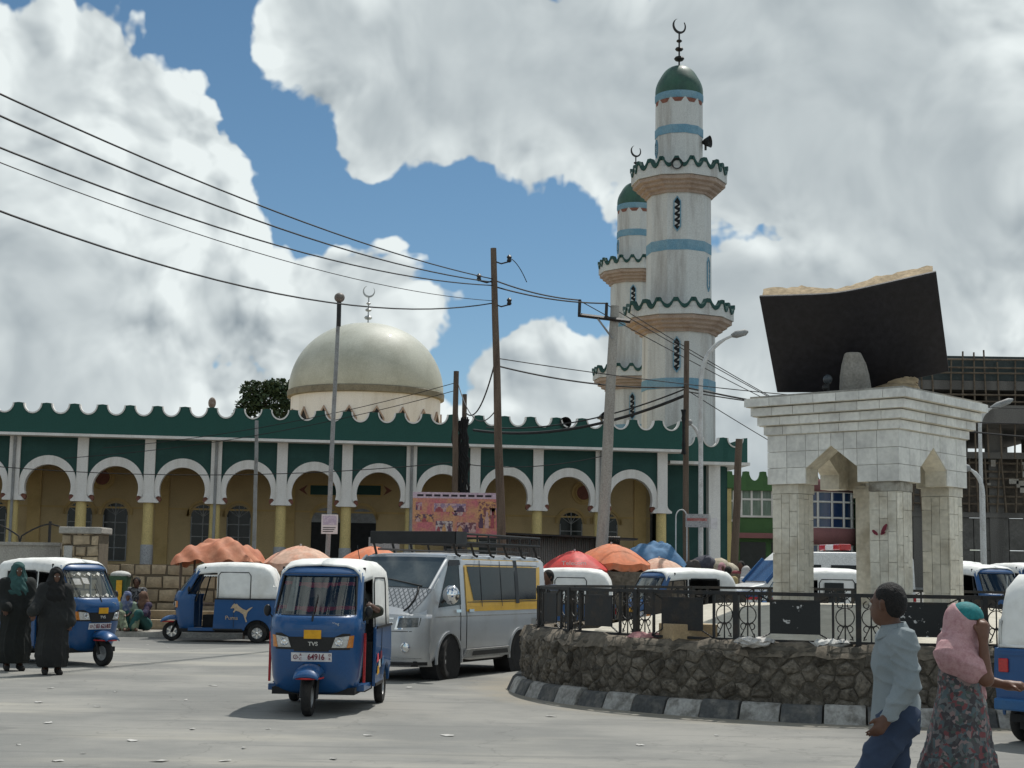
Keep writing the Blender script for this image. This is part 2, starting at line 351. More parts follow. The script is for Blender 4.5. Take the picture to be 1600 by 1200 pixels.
# ================================================================== SETTING: ground
def road_mat():
    m = bpy.data.materials.new('worn_asphalt'); m.use_nodes = True; t = m.node_tree; b = t.nodes['Principled BSDF']; L = t.links.new
    co = t.nodes.new('ShaderNodeTexCoord').outputs['Object']
    def nz(sc, d, r=.6, st=None):
        n = t.nodes.new('ShaderNodeTexNoise'); n.inputs['Scale'].default_value = sc; n.inputs['Detail'].default_value = d; n.inputs['Roughness'].default_value = r
        if st:
            mp = t.nodes.new('ShaderNodeMapping'); mp.inputs['Scale'].default_value = st; mp.inputs['Rotation'].default_value = (0, 0, .35); L(co, mp.inputs[0]); L(mp.outputs[0], n.inputs['Vector'])
        else: L(co, n.inputs['Vector'])
        return n.outputs['Fac']
    def rg(x, a, b_, c=0, d=1):
        r = t.nodes.new('ShaderNodeMapRange'); r.interpolation_type = 'SMOOTHSTEP'
        for i, q in enumerate((a, b_, c, d)): r.inputs[i+1].default_value = q
        L(x, r.inputs[0]); return r.outputs[0]
    def mixc(f, a, b_):
        q = t.nodes.new('ShaderNodeMix'); q.data_type = 'RGBA'; L(f, q.inputs[0])
        for i, z in ((6, a), (7, b_)):
            if isinstance(z, tuple): q.inputs[i].default_value = (*z, 1)
            else: L(z, q.inputs[i])
        return q.outputs[2]
    base = mixc(rg(nz(.35, 6, .65), .38, .64), (.190, .190, .178), (.275, .268, .245))      # bitumen greyed by dust
    base = mixc(rg(nz(.16, 5, .6, (1, 3.2, 1)), .52, .70, 0, .7), base, (.37, .35, .30))         # dust drifts along the traffic
    base = mixc(rg(nz(2.3, 6, .7), .60, .74, 0, .55), base, (.115, .115, .112))                         # oil and patch marks
    sp = nz(90, 2, .7); base = mixc(rg(sp, .58, .72, 0, .5), base, (.36, .35, .33))
    vo = t.nodes.new('ShaderNodeTexVoronoi'); vo.feature = 'DISTANCE_TO_EDGE'; vo.inputs['Scale'].default_value = .42
    wp = t.nodes.new('ShaderNodeTexNoise'); wp.inputs['Scale'].default_value = 1.4; wp.inputs['Detail'].default_value = 5; L(co, wp.inputs['Vector'])
    ad = t.nodes.new('ShaderNodeVectorMath'); ad.operation = 'MULTIPLY_ADD'; L(wp.outputs['Color'], ad.inputs[0]); ad.inputs[1].default_value = (1.1,)*3; L(co, ad.inputs[2]); L(ad.outputs[0], vo.inputs['Vector'])
    ck = rg(vo.outputs['Distance'], .002, .008, .22, 0)
    base = mixc(ck, base, (.06,.058,.054))
    pv_ = t.nodes.new('ShaderNodeTexVoronoi'); pv_.distance = 'CHEBYCHEV'; pv_.inputs['Scale'].default_value = .23; pv_.inputs['Randomness'].default_value = .9
    mp2 = t.nodes.new('ShaderNodeMapping'); mp2.inputs['Rotation'].default_value = (0, 0, .5); L(co, mp2.inputs[0]); L(mp2.outputs[0], pv_.inputs['Vector'])
    sc_ = t.nodes.new('ShaderNodeSeparateColor'); L(pv_.outputs['Color'], sc_.inputs[0])
    base = mixc(rg(sc_.outputs[0], .80, .81, 0, .45), base, (.125, .125, .12))                # repaired patches
    base = mixc(rg(nz(.8, 4, .55, (.35, 5, 1)), .56, .66, 0, .35), base, (.13, .13, .127))      # tyre-darkened lanes
    vd = t.nodes.new('ShaderNodeVectorMath'); vd.operation = 'DISTANCE'; L(co, vd.inputs[0]); vd.inputs[1].default_value = (5.05, 22.6, 0)
    dn = t.nodes.new('ShaderNodeMath'); dn.operation = 'MULTIPLY_ADD'; L(nz(1.6, 5), dn.inputs[0]); dn.inputs[1].default_value = 1.6; L(vd.outputs['Value'], dn.inputs[2])
    base = mixc(rg(dn.outputs[0], 5.7, 6.7, .75, 0), base, (.30, .265, .205))                    # grit gathered at the kerb
    L(base, b.inputs['Base Color']); b.inputs['Roughness'].default_value = .82; b.inputs['Specular IOR Level'].default_value = .3
    bp = t.nodes.new('ShaderNodeBump'); bp.inputs['Strength'].default_value = .35; bp.inputs['Distance'].default_value = .012
    sm = t.nodes.new('ShaderNodeMath'); sm.operation = 'MULTIPLY_ADD'; L(nz(3.5, 6), sm.inputs[0]); sm.inputs[1].default_value = 1.5; L(nz(70, 3), sm.inputs[2]); L(sm.outputs[0], bp.inputs['Height'])
    L(bp.outputs[0], b.inputs['Normal']); return m
def GZ(x, y):                      # the road rises gently beyond the roundabout
    a = min(max((x-1.5)/7, 0), 1); a = a*a*(3-2*a); return .030*max(0, min(y-28.5, 42))*a
gxs = [-1500, -500, -150]+[-60+2*i for i in range(61)]+[150, 500, 1500]; gys = [-60, -20]+[2*i for i in range(51)]+[140, 300, 900, 2940]
struct(MB().add([(x, y, GZ(x, y)) for x in gxs for y in gys], [(i*len(gys)+j, (i+1)*len(gys)+j, (i+1)*len(gys)+j+1, i*len(gys)+j+1) for i in range(len(gxs)-1) for j in range(len(gys)-1)]).build('ground', road_mat(), smooth=180))

# ================================================================== MOSQUE
PHI = math.atan(.13); FY = 60.0
mo = thing('mosque', 'long mosque with green scalloped parapet, white horseshoe arches, cream dome', 'mosque', (0, FY, 0), PHI)
ex = Vector((math.cos(PHI), math.sin(PHI), 0)); ey = Vector((-math.sin(PHI), math.cos(PHI), 0))
def floc(px, py, d=0):              # pixel on the plane d metres behind the facade -> local x, z
    r = ray(px, py); o = Vector((0, FY, 0))+ey*d; t = (o-Vector((0, 0, CAMZ))).dot(ey)/r.dot(ey); p = Vector((0, 0, CAMZ))+r*t
    return (p-Vector((0, FY, 0))).dot(ex), p.z
colpx = [24, 127, 233, 337, 442, 540, 637, 739, 840, 941, 1035]
cx = [floc(p, 700)[0] for p in colpx]
B = (cx[-1]-cx[0])/10; X0 = cx[-1]-10*B
xs = [X0+i*B for i in range(-3, 11)]
zt, zs, zpb = floc(442, 642)[1], floc(442, 658)[1], floc(442, 688)[1]     # merlon top, scoop bottom, parapet underside
zex, zin, zno, zcb = floc(395, 719)[1], floc(395, 733)[1], floc(442, 777)[1], floc(442, 789)[1]
ZT = floc(220, 880)[1]-.05                                            # terrace level
PW = .40; hb = (B-PW)/2; ri = hb-.19
fac = lambda u, v, w_: (u, w_, v)
# white piers and yellow columns
PB = MB().box(-PW/2, PW/2, -.06, .42, zcb, zpb).mesh('pier', 'white')
cap = MB().strip([(-.20, zcb+.26), (-.22, zcb+.18), (-.30, zcb+.10), (-.37, zcb+.05), (-.37, zcb-.02)], [(.20, zcb+.26), (.22, zcb+.18), (.30, zcb+.10), (.37, zcb+.05), (.37, zcb-.02)], -.10, .47, fac).mesh('capital', 'white')
colm = MB().lathe([(.215, ZT+.75), (.205, (ZT+zcb)/2), (.20, zcb-.02)], 16, (0, .18, 0)).mesh('column', 'yellow', 40)
basem = MB().lathe([(.235, ZT), (.235, ZT+.72), (.215, ZT+.75)], 16, (0, .18, 0)).mesh('column_base', 'terrazzo', 40)
pipem = MB().tube([(0, -.12, zpb-.05), (0, -.12, ZT)], .055, 8).mesh('drainpipe', 'greypaint', 40)
for i, x in enumerate(xs):
    c = link('column', colm, mo); c.location.x = x
    for nm, me in (('pier', PB), ('capital', cap), ('column_base', basem)): link(nm, me, c)
    if i in (0, 3, 6, 9, 12): link('drainpipe', pipem, c)
# arches: white ring with a round notch at the springing, green panel over it
def arcpath():
    zc = zin-ri; inn = []; a_end = R(-18)
    for k in range(13): a = PI/2+(a_end-PI/2)*k/12; inn.append((ri*math.cos(a), zc+ri*math.sin(a)))
    e = inn[-1]; nr = .12
    for k in range(1, 8): a = R(120)-R(235)*k/7; inn.append((e[0]+.07+nr*math.cos(a)*.9, e[1]-.11+nr*math.sin(a)))
    inn.append((hb-.03, zcb+.12)); zce = zex-hb; n = len(inn)
    out = [(hb*math.cos(PI/2*(1-k/12)), zce+hb*math.sin(PI/2*(1-k/12))) for k in range(13)]
    out += [(hb, zce+(zcb+.12-zce)*k/(n-13)) for k in range(1, n-12)]
    return inn, out
inn, out = arcpath()
ring = MB()
for sgn in (1, -1): ring.strip([(sgn*u, v) for u, v in inn], [(sgn*u, v) for u, v in out], .0, .38, fac)
ring = ring.mesh('arch', 'white')
pan = MB(); top = out[:13]
for sgn in (1, -1): pan.strip([(sgn*u, v) for u, v in top], [(sgn*u, zpb) for u, v in top], .06, .34, fac)
pan = pan.mesh('arch_panel', 'green2')
lobe = [MB().lathe([(.115, .06), (.115, .30)], 12, (sgn*(inn[12][0]+.085), 0, inn[12][1]-.11), axis='y').mesh('arch_lobe', 'redbrown') for sgn in (1, -1)]
for i in range(len(xs)-1):
    a = link('arch', ring, mo); a.location.x = (xs[i]+xs[i+1])/2
    link('arch_panel', pan, a); [link('arch_lobe', lb, a) for lb in lobe]
# scalloped parapet, one piece per scoop
SP = .0242*42.0; xr = floc(1063, 690)[0]
nseg = int((xr-xs[0])/SP)+1; rs = SP*.34
def scoop(n=14):
    pts = [(-SP/2, zt)]
    for k in range(n+1):
        a = PI+PI*k/n; pts.append((rs*math.cos(a), zt-.02+(zt-zs)*math.sin(a)))
    return pts+[(SP/2, zt)]
sc = scoop()
seg = MB().strip(sc, [(u, zpb) for u, v in sc], -.55, -.35, fac).mesh('parapet_piece', 'green')
tr = MB().strip(sc[1:-1], [(u*.86, zt-.02+(v-zt+.02)*.86) for u, v in sc[1:-1]], -.60, -.30, fac).mesh('scallop_trim', 'white')
for i in range(nseg):
    p = link('parapet_piece', seg, mo); p.location.x = xr-SP/2-i*SP; link('scallop_trim', tr, p)
L0, L1 = xs[0]-.3, xr
MB().box(L0, L1+.02, -.63, .30, zpb-.10, zpb+.0).build('parapet_ledge', 'white', mo)
MB().box(L0, L1-.4, .38, 3.2, zpb+.01, zpb+.2).build('arcade_ceiling', 'tan', mo)
MB().box(xr-.2, xr, -.35, 9, zpb+.003, zt-.06).build('parapet_return', 'green', mo)
# back wall of the arcade
BW = 3.2
MB().box(L0, xr-.5, BW, BW+.4, ZT, zpb+.01).build('back_wall', 'tan', mo)
MB().box(L0, xr-.5, BW+.4, 24, ZT, zpb+.1).build('prayer_hall', 'tan', mo)
for px in (55, 255, 452, 655, 1000):
    x = floc(px, 760, BW)[0]; MB().box(x-.25, x+.25, BW-.07, BW, ZT, zpb).build('pilaster', 'tan2', mo)
zst = floc(285, 795, BW)[1]
MB().box(L0, xr-.5, BW-.04, BW, zst-.04, zst+.03).build('string_course', 'tan2', mo)
def arch_poly(wd, z0, z1, n=12):
    r_ = wd/2; return [(-r_, z0)]+[(r_*math.cos(PI-PI*k/n), z1-r_+r_*math.sin(PI-PI*k/n)) for k in range(n+1)]+[(r_, z0)]
wz1 = floc(180, 786, BW)[1]; wz0 = ZT+.15; ww = .95
winm = MB().prism(arch_poly(ww, wz0, wz1), -.02, -.012, fac).mesh('window', 'glassdark')
ap = arch_poly(ww+.36, zst, wz1+.2); ap2 = arch_poly(ww+.16, zst, wz1+.1)
hood = MB().strip(ap, ap2, -.07, .0, fac).mesh('window_hood', 'tan2')
mun = MB()
for z in [wz0+.5*k for k in range(0, 4)]: mun.box(-ww/2, ww/2, -.045, -.02, z-.018, z+.018)
for x in (-ww/2+.02, 0, ww/2-.02): mun.box(x-.02, x+.02, -.05, -.02, wz0, wz1-(.0 if abs(x) < .1 else ww/2))
for a in (35, 62, 118, 145):
    mun.tube([(0, -.035, wz1-ww/2), (ww/2*math.cos(R(a)), -.035, wz1-ww/2+ww/2*math.sin(R(a)))], .016, 5)
mun = mun.mesh('window_bars', 'greypaint')
for px in (124, 180, 317, 373, 712, 765, 892, 947, -10, -66):
    o = link('window', winm, mo); o.location = (floc(px, 820, BW)[0], BW, 0)
    link('window_hood', hood, o); link('window_bars', mun, o)
dz = floc(565, 798, BW)[1]
for px in (509, 565):
    x = floc(px, 820, BW)[0]
    d = MB().box(-.58, .58, -.03, .0, ZT, dz-.5).build('doorway', 'darkint', mo); d.location = (x, BW, 0)
    MB().prism([(u, v) for u, v in arch_poly(1.16, dz-.49, dz+.08)], -.025, 0, fac).build('fanlight', 'greypaint', d)
    link('door_hood', hood, d).location.z = .0
mr = .5
med = MB().lathe([(mr, 0), (mr, -.05), (mr*.93, -.05), (mr*.9, -.02), (mr*.72, -.02), (mr*.7, -.06), (mr*.62, -.06), (mr*.6, -.03), (.02, -.03)], 28, axis='y').mesh('medallion', 'tan2', 30)
medc = MB().lathe([(mr*.58, -.031), (mr*.58, -.04), (.01, -.04)], 20, axis='y').mesh('medallion_centre', 'redbrown')
for px, py in ((160, 746), (912, 770)):
    x, z = floc(px, py, BW); o = link('medallion', med, mo); o.location = (x, BW, z); link('medallion_centre', medc, o)
for px in (506, 574):
    x, z = floc(px, 766, BW)
    o = MB().box(-.62, .62, -.05, 0, -.26, .26).build('plaque', 'tan2', mo); o.location = (x, BW, z)
    MB().box(-.54, .54, -.065, -.05, -.19, .19).build('plaque_panel', 'green2', o)
    g = MB()
    for s_ in (-1, 1): g.prism([(s_*.66, .2), (s_*1.0, 0), (s_*.66, -.2), (s_*.78, 0)], -.03, 0, fac)
    g.build('plaque_ornament', 'redbrown', o)
# recessed lower wing at the right end
x1, x2 = floc(1040, 760, 1.8)[0], floc(1160, 760, 1.8)[0]
zw0 = floc(1105, 728, 1.8)[1]; zw1 = floc(1130, 686, 1.8)[1]; zws = zw1-(zt-zs)*.9
MB().box(x1, x2-.7, 1.8, 2.3, 0, zw0).build('wing_wall', 'green2', mo)
MB().box(x1, x2+.1, 1.0, 6, zw0+.0, zw0+.12).build('wing_ledge', 'white', mo)
xp = floc(1112, 760, 1.8)[0]; MB().box(xp-.24, xp+.24, 1.35, 1.78, 0, zw0).build('wing_pillar', 'white', mo)
n = int((x2-x1)/SP)+2
seg2 = MB().strip([(u, v-zt+zw1) for u, v in sc], [(u, zw0+.12) for u, v in sc], 1.05, 1.25, fac).mesh('wing_parapet_piece', 'green')
tr2 = MB().strip([(u, v-zt+zw1) for u, v in sc[1:-1]], [(u*.86, zw1-.02+(v-zt+.02)*.86) for u, v in sc[1:-1]], 1.0, 1.3, fac).mesh('wing_scallop_trim', 'white')
for i in range(n):
    p = link('wing_parapet_piece', seg2, mo); p.location.x = x2-SP/2-i*SP; link('wing_scallop_trim', tr2, p)
MB().box(x2-.2, x2, 1.26, 9, zw0+.125, zw1-.05).build('wing_parapet_return', 'green', mo)
MB().box(x1, x2-.5, 2.3, 9, 0, zw0-.003).build('wing_body', 'green2', mo)
# dome on its drum
DD = 14.0
dcx, zb = floc(572, 617, DD); dr = (floc(693, 617, DD)[0]-floc(451, 617, DD)[0])/2
ztop = floc(572, 506, DD)[1]
prof = []
for k in range(25):
    a = R(-3)+R(93)*k/24; prof.append((max(dr*math.cos(a)**.94, .01), zb+.12+(ztop-zb-.12)*math.sin(a)))
dome = MB().lathe(prof, 64).build('dome', 'dome', mo, smooth=180); dome.location = (dcx, DD, 0)
MB().lathe([(dr*.98, zb-.25), (dr*1.012, zb-.22), (dr*1.015, zb+.05), (dr*.99, zb+.12)], 64).build('dome_band', mat('olive_band', (.22, .20, .15), (.15, .135, .10), 3, .7, .1, 20), dome, smooth=30)
drum = MB().lathe([(dr*.965, zpb), (dr*.965, zb-.2)], 64).build('drum', 'white', dome, smooth=30)
zwn = floc(595, 637, DD-dr)[1]
for k in range(18):
    a = 2*PI*(k+.3)/18
    T = Matrix.Rotation(a, 4, 'Z')
    me = MB().prism([(-.28, zpb), (-.28, zwn-.45), (0, zwn), (.28, zwn-.45), (.28, zpb)], 0, .06, lambda u, v, w_: T @ Vector((u, -dr*.965-w_+.02, v))).build('drum_window', 'darkint', drum)
    MB().strip([(-.36, zpb), (-.36, zwn-.45), (0, zwn+.12), (.36, zwn-.45), (.36, zpb)], [(-.28, zpb), (-.28, zwn-.45), (0, zwn), (.28, zwn-.45), (.28, zpb)], 0, .10, lambda u, v, w_: T @ Vector((u, -dr*.965-w_+.02, v))).build('window_surround', 'brick', me)
def finial(parent, z, h, mt, face=0):
    f = MB().tube([(0, 0, z-.2), (0, 0, z+h*.72)], h*.017, 8).build('finial', mt, parent)
    for k, (t, r_) in enumerate(((.16, .105), (.36, .085), (.53, .06))):
        MB().lathe([(.01, -.6*r_*h), (r_*h*.75, -.35*r_*h), (r_*h, 0), (r_*h*.75, .35*r_*h), (.01, .6*r_*h)], 14, (0, 0, z+h*t)).build('finial_bead', mt, f, smooth=60)
    ro, cz = h*.155, z+h*.84; A = []; Bq = []
    for k in range(25):
        a = R(110)+R(290)*k/24; A.append((ro*math.cos(a), cz+ro*math.sin(a)))
        wd = .02+.28*math.sin(PI*k/24); Bq.append((ro*(1-wd)*math.cos(a), cz+ro*(1-wd)*math.sin(a)))
    MB().strip(A, Bq, -.03, .03, fac).build('crescent', mt, f)
    return f
fin = finial(dome, ztop, floc(576, 446, DD)[1]-ztop, 'steel')
struct(MB().box(-60, floc(1160, 760)[0]-1, 40.4, 58.5, 0, ZT-.02).build('terrace', 'dirt'))
# loudspeakers on the parapet (things held by the mosque)
def horn(loc, rz, r_, label, tilt=0):
    h = thing('horn_loudspeaker', label, 'loudspeaker', loc, rz, 'horn loudspeakers on the mosque')
    MB().lathe([(r_*.18, .35*r_*2), (r_*.22, .2), (r_*.45, .05), (r_, -.2), (r_*1.03, -.2), (r_*.5, .08)], 20, axis='y', cap=False).build('horn_bell', 'blackplastic', h, smooth=60, solid=.01)
    MB().lathe([(r_*.28, .9*r_), (r_*.3, .25)], 12, axis='y').build('horn_driver', 'greypaint', h, smooth=40)
    MB().box(-.03, .03, -.03, .06, -r_*1.4, 0).build('bracket', 'blackmetal', h)
    return h
def onparapet(px, py): x, z = floc(px, py, -.5); return Vector((0, FY, 0))+ex*x+ey*-.45+Vector((0, 0, z))
horn(onparapet(884, 661), 0, .22, 'black horn loudspeaker lying in a scoop of the green parapet')
horn(onparapet(941, 652), .6, .2, 'small horn loudspeaker on the parapet right behind the leaning concrete pole')
h = thing('dish_lamp', 'small rusty dish lamp standing on the parapet left of the tree', 'lamp', onparapet(331, 641)); h.location += Vector((0, 0, -.1))
MB().tube([(0, 0, -.1), (.01, 0, .18)], .03).build('stem', 'blackmetal', h)
MB().ball((0, -.02, .38), (.15, .08, .22)).build('lamp_dish', mat('rusty_lamp', (.22, .15, .11), (.4, .35, .3), 9, .6), h, smooth=60)

# ================================================================== MINARETS
def minaret(px, Y, s, label):
    base = Vector((PX(px, Y, 10), Y, 0))
    t = thing('minaret', label, 'minaret', base, R(27), 'twin minarets of the mosque')
    u = Y/FPX*s
    zz = lambda py: CAMZ+(P(1062, py, 66.0).z-CAMZ)
    N8 = 10
    def ring_(r0, z0, r1, z1): return [(r0/math.cos(PI/N8), z0), (r1/math.cos(PI/N8), z1)]
    k = 66/FPX*1.03
    r1, r2, r3 = 53*k, 47*k, 35*k
    MB().lathe(ring_(r1*1.02, 0, r1, zz(520)), N8).build('lower_shaft', 'minwhite', t)
    MB().lathe(ring_(r1*.2, zz(520), r2*1.02, zz(490))[1:]+[(r2/math.cos(PI/N8), zz(300))], N8).build('middle_shaft', 'minwhite', t)
    MB().lathe([(r3/math.cos(PI/N8), zz(310)), (r3/math.cos(PI/N8), zz(155))], N8).build('upper_shaft', 'minwhite', t)
    for (r_, a, b) in ((r1, 613, 597), (r2, 400, 384), (r3, 217, 204)):
        MB().lathe([((r_+.015)/math.cos(PI/N8), zz(a)), ((r_+.015)/math.cos(PI/N8), zz(b))], N8, cap=False).build('blue_band', 'blueband', t, solid=.02)
    for (rb, zb_, z_t, zsc, rin) in ((80*k, zz(504), zz(480), zz(491), r1), (70.5*k, zz(290), zz(264), zz(275), r2)):
        c8 = math.cos(PI/N8); st = []; hh = (zb_-zz(526 if rb > 74*k else 312))
        steps = 4
        for q in range(steps):
            ra = rin+(rb-rin)*(q+.6)/steps; st += [(ra/c8, zb_-hh*(1-q/steps)), (ra/c8, zb_-hh*(1-(q+.7)/steps))]
        MB().lathe(st+[(rb*.97/c8, zb_)], N8).build('balcony_moulding', 'brick', t)
        bal = MB().lathe([(rin/c8, zb_+.02), (rb/c8, zb_+.02), (rb/c8, zsc-.02), ((rb-.18)/c8, zsc-.02), ((rb-.18)/c8, zb_+.2), (rin*.7, zb_+.2)], N8, cap=False).build('balcony', 'minwhite', t)
        side = 2*rb*math.tan(PI/N8); ns = 2; wv = side/ns; hz = z_t-zsc
        for f_ in range(N8):
            Tm = Matrix.Rotation(2*PI*(f_+.5)/N8, 4, 'Z'); fn = lambda a_, b_, w_: Tm @ Vector((rb-w_, a_, b_))
            A = []
            for q in range(ns*8+1):
                uu = -side/2+side*q/(ns*8); ph = (q % 8)/8
                A.append((uu, z_t-hz*.95*max(0, math.sin(PI*min(max((ph-.15)/.7, 0), 1)))**.7))
            MB().strip(A, [(a_, zsc-.04) for a_, b_ in A], .0, .16, fn).build('crest', 'minwhite', bal)
            MB().strip([(a_, b_+.04) for a_, b_ in A], [(a_, b_-.13) for a_, b_ in A], -.06, .22, fn).build('crest_trim', 'green2', bal)
    rd = 36.5*k; z0 = zz(156); z1 = zz(104); pr = []
    for q in range(15):
        a = q/14; pr.append((rd*(1.0+.05*math.sin(PI*min(a*2.2, 1)))*math.cos(a*PI/2)**.82+.005, z0+(z1-z0)*(math.sin(a*PI/2)**1.05)))
    d = MB().lathe(pr, 28).build('minaret_dome', mat('minaret_dome_paint', (.035, .105, .07), (.02, .06, .05), 1.5, .5, .06, 20, coat=.1), t, smooth=180)
    MB().lathe([(rd*1.0, z0-.18), (rd*1.04, z0-.1), (rd*1.04, z0+.12), (rd*.98, z0+.16)], 28).build('dome_collar', 'blueband', d, smooth=30)
    MB().lathe([(rd*.98, z0-.36), (rd*1.0, z0-.19)], N8*2).build('eroded_rim', 'redbrown', d)
    finial(d, z1, zz(29)-z1, 'blackmetal')
    # slit windows: dark opening with a lattice of white triangles
    for (r_, py0, py1, fi) in ((r2, 322, 368, 6), (r1, 538, 585, 6), (r2, 410, 455, 8), (r2, 322, 368, 9), (r1, 538, 585, 3), (r3, 225, 245, 4)):
        Tm = Matrix.Rotation(2*PI*(fi+.5)/N8, 4, 'Z'); fn = lambda a_, b_, w_: Tm @ Vector((r_+.015+w_, a_, b_))
        a, b = zz(py1), zz(py0); hw = .12
        wd = MB().prism([(-hw, a+.12), (0, a-.06), (hw, a+.12), (hw, b-.12), (0, b+.06), (-hw, b-.12)], -.05, 0, fn).build('slit_window', 'darkint', t)
        MB().strip([(-hw*1.35, a+.1), (-hw*1.35, b-.1), (0, b+.13), (hw*1.35, b-.1), (hw*1.35, a+.1), (0, a-.13), (-hw*1.35, a+.1)], [(-hw, a+.12), (-hw, b-.12), (0, b+.06), (hw, b-.12), (hw, a+.12), (0, a-.06), (-hw, a+.12)], -.02, .05, fn).build('slit_frame', 'blueband', wd)
        lat = MB(); nl = 4; hh = (b-a-.24)/nl
        for q in range(nl):
            zc = a+.12+hh*(q+.5); lat.prism([(-hw, zc-hh*.35), (hw*.2, zc), (-hw, zc+hh*.35)], .0, .02, fn); lat.prism([(hw, zc-hh*.1), (hw*.1, zc-hh*.45), (hw, zc-hh*.5)], .0, .02, fn)
        lat.build('lattice', 'minwhite', wd)
    return t
mA = minaret(1060, 66.0, 1, 'nearer tall white minaret with two scalloped balconies and green dome')
mB = minaret(991, 86.5, 1, 'farther minaret half hidden behind the nearer one, left of it')
def onmin(px, py, d): return Vector((PX(px, 66-d, P(px, py, 66-d).z), 66-d, P(px, py, 66-d).z))
horn(onmin(1057, 257, 1.9), 0, .24, 'pale horn loudspeaker on the upper balcony of the nearer minaret')
horn(onmin(1103, 222, .3), 1.1, .26, 'grey horn loudspeaker on the right flank of the nearer minaret below its dome')

# ================================================================== TREE behind the mosque
def tree(px, Y, z0, label, lumps, nleaf=3800, leaf=.36):
    b = Vector((PX(px, Y, z0), Y, 0)); t = thing('tree', label, 'tree', b, 0)
    bark = mat('bark', (.12, .09, .065), None, 5, .9, .3, 20)
    tr = MB().tube([(0, 0, 0), (.15, 0, z0*.5), (0, .1, z0), (.1, 0, z0+1.5)], [.32, .27, .2, .08], 9)
    for (lx, lz, lr) in lumps: tr.tube([(0, .1, z0*.75), (lx*.5, .2, z0*.9+.1*lz), (lx, 0, z0+lz)], [.14, .1, .03], 6)
    tr.build('trunk', bark, t, smooth=60)
    cr = MB(); rnd = random.Random(3)
    for _ in range(nleaf):
        lx, lz, lr = rnd.choice(lumps)
        d = Vector((rnd.gauss(0, 1), rnd.gauss(0, 1), rnd.gauss(0, 1))).normalized()*lr*(rnd.random()**.38)
        c = Vector((lx, 0, z0+lz))+Vector((d.x, d.y, d.z*.9))
        a = Vector((rnd.uniform(-1, 1), rnd.uniform(-1, 1), rnd.uniform(-1, .4))).normalized(); bb = a.cross(Vector((rnd.uniform(-1, 1), rnd.uniform(-1, 1), 1))).normalized()
        s_ = leaf*rnd.uniform(.5, 1.2)
        cr.add([c-a*s_*.5, c+bb*s_*.28, c+a*s_*.5, c-bb*s_*.28], [(0, 1, 2, 3)])
    lf = mat('leaf_green', (.055, .09, .045), (.085, .12, .055), 3, .6, 0, 30, grain=.25)
    cr.build('crown', lf, t); return t
zc = P(400, 634, 92).z
tree(412, 92, zc-1.2, 'dark green tree rising behind the mosque, left of the cream dome',
     [(-1.0, 1.2, .75), (-.75, 2.1, .75), (-.1, 1.5, .85), (.35, 2.3, .6), (.9, 2.2, .75), (1.5, 1.7, .9), (-1.35, .5, .6), (1.2, .8, .9), (.2, .4, .9), (1.9, 2.4, .6)])

# ================================================================== ROUNDABOUT
RC = Vector((5.05, 22.6, 0)); RR = 5.05
def rp(r, th, z=0): return Vector((RC.x+r*math.sin(th), RC.y-r*math.cos(th), z))     # th = 0 faces the camera, positive to the right
def th_of(px, r, z):
    best = min((abs(proj(rp(r, q*.002, z))[0]-px), q*.002) for q in range(-850, 850)); return best[1]
ZW = .85
rnd = random.Random(11)
rb = thing('roundabout_wall', 'round dark rubble stone wall of the roundabout with black and white kerb', 'wall', RC)
MB().lathe([(4.83, 0), (4.83, ZW-.05), (4.78, ZW), (4.5, ZW+.02), (4.4, ZW-.1), (4.4, 0)], 120, RC, cap=False).build('wall_core', 'mortar', rb, world=True, smooth=40)
rw = random.Random(5)
ctop = MB().grid(lambda u, v: rp(4.87-.46*v+rw.uniform(-.035, .03), u*2*PI, ZW-.10+.13*math.sin(min(v*4, 1)*PI/2)+rw.uniform(-.045, .035)), 200, 6)
ctop.build('earth_capping', 'dirt', rb, world=True, smooth=180)
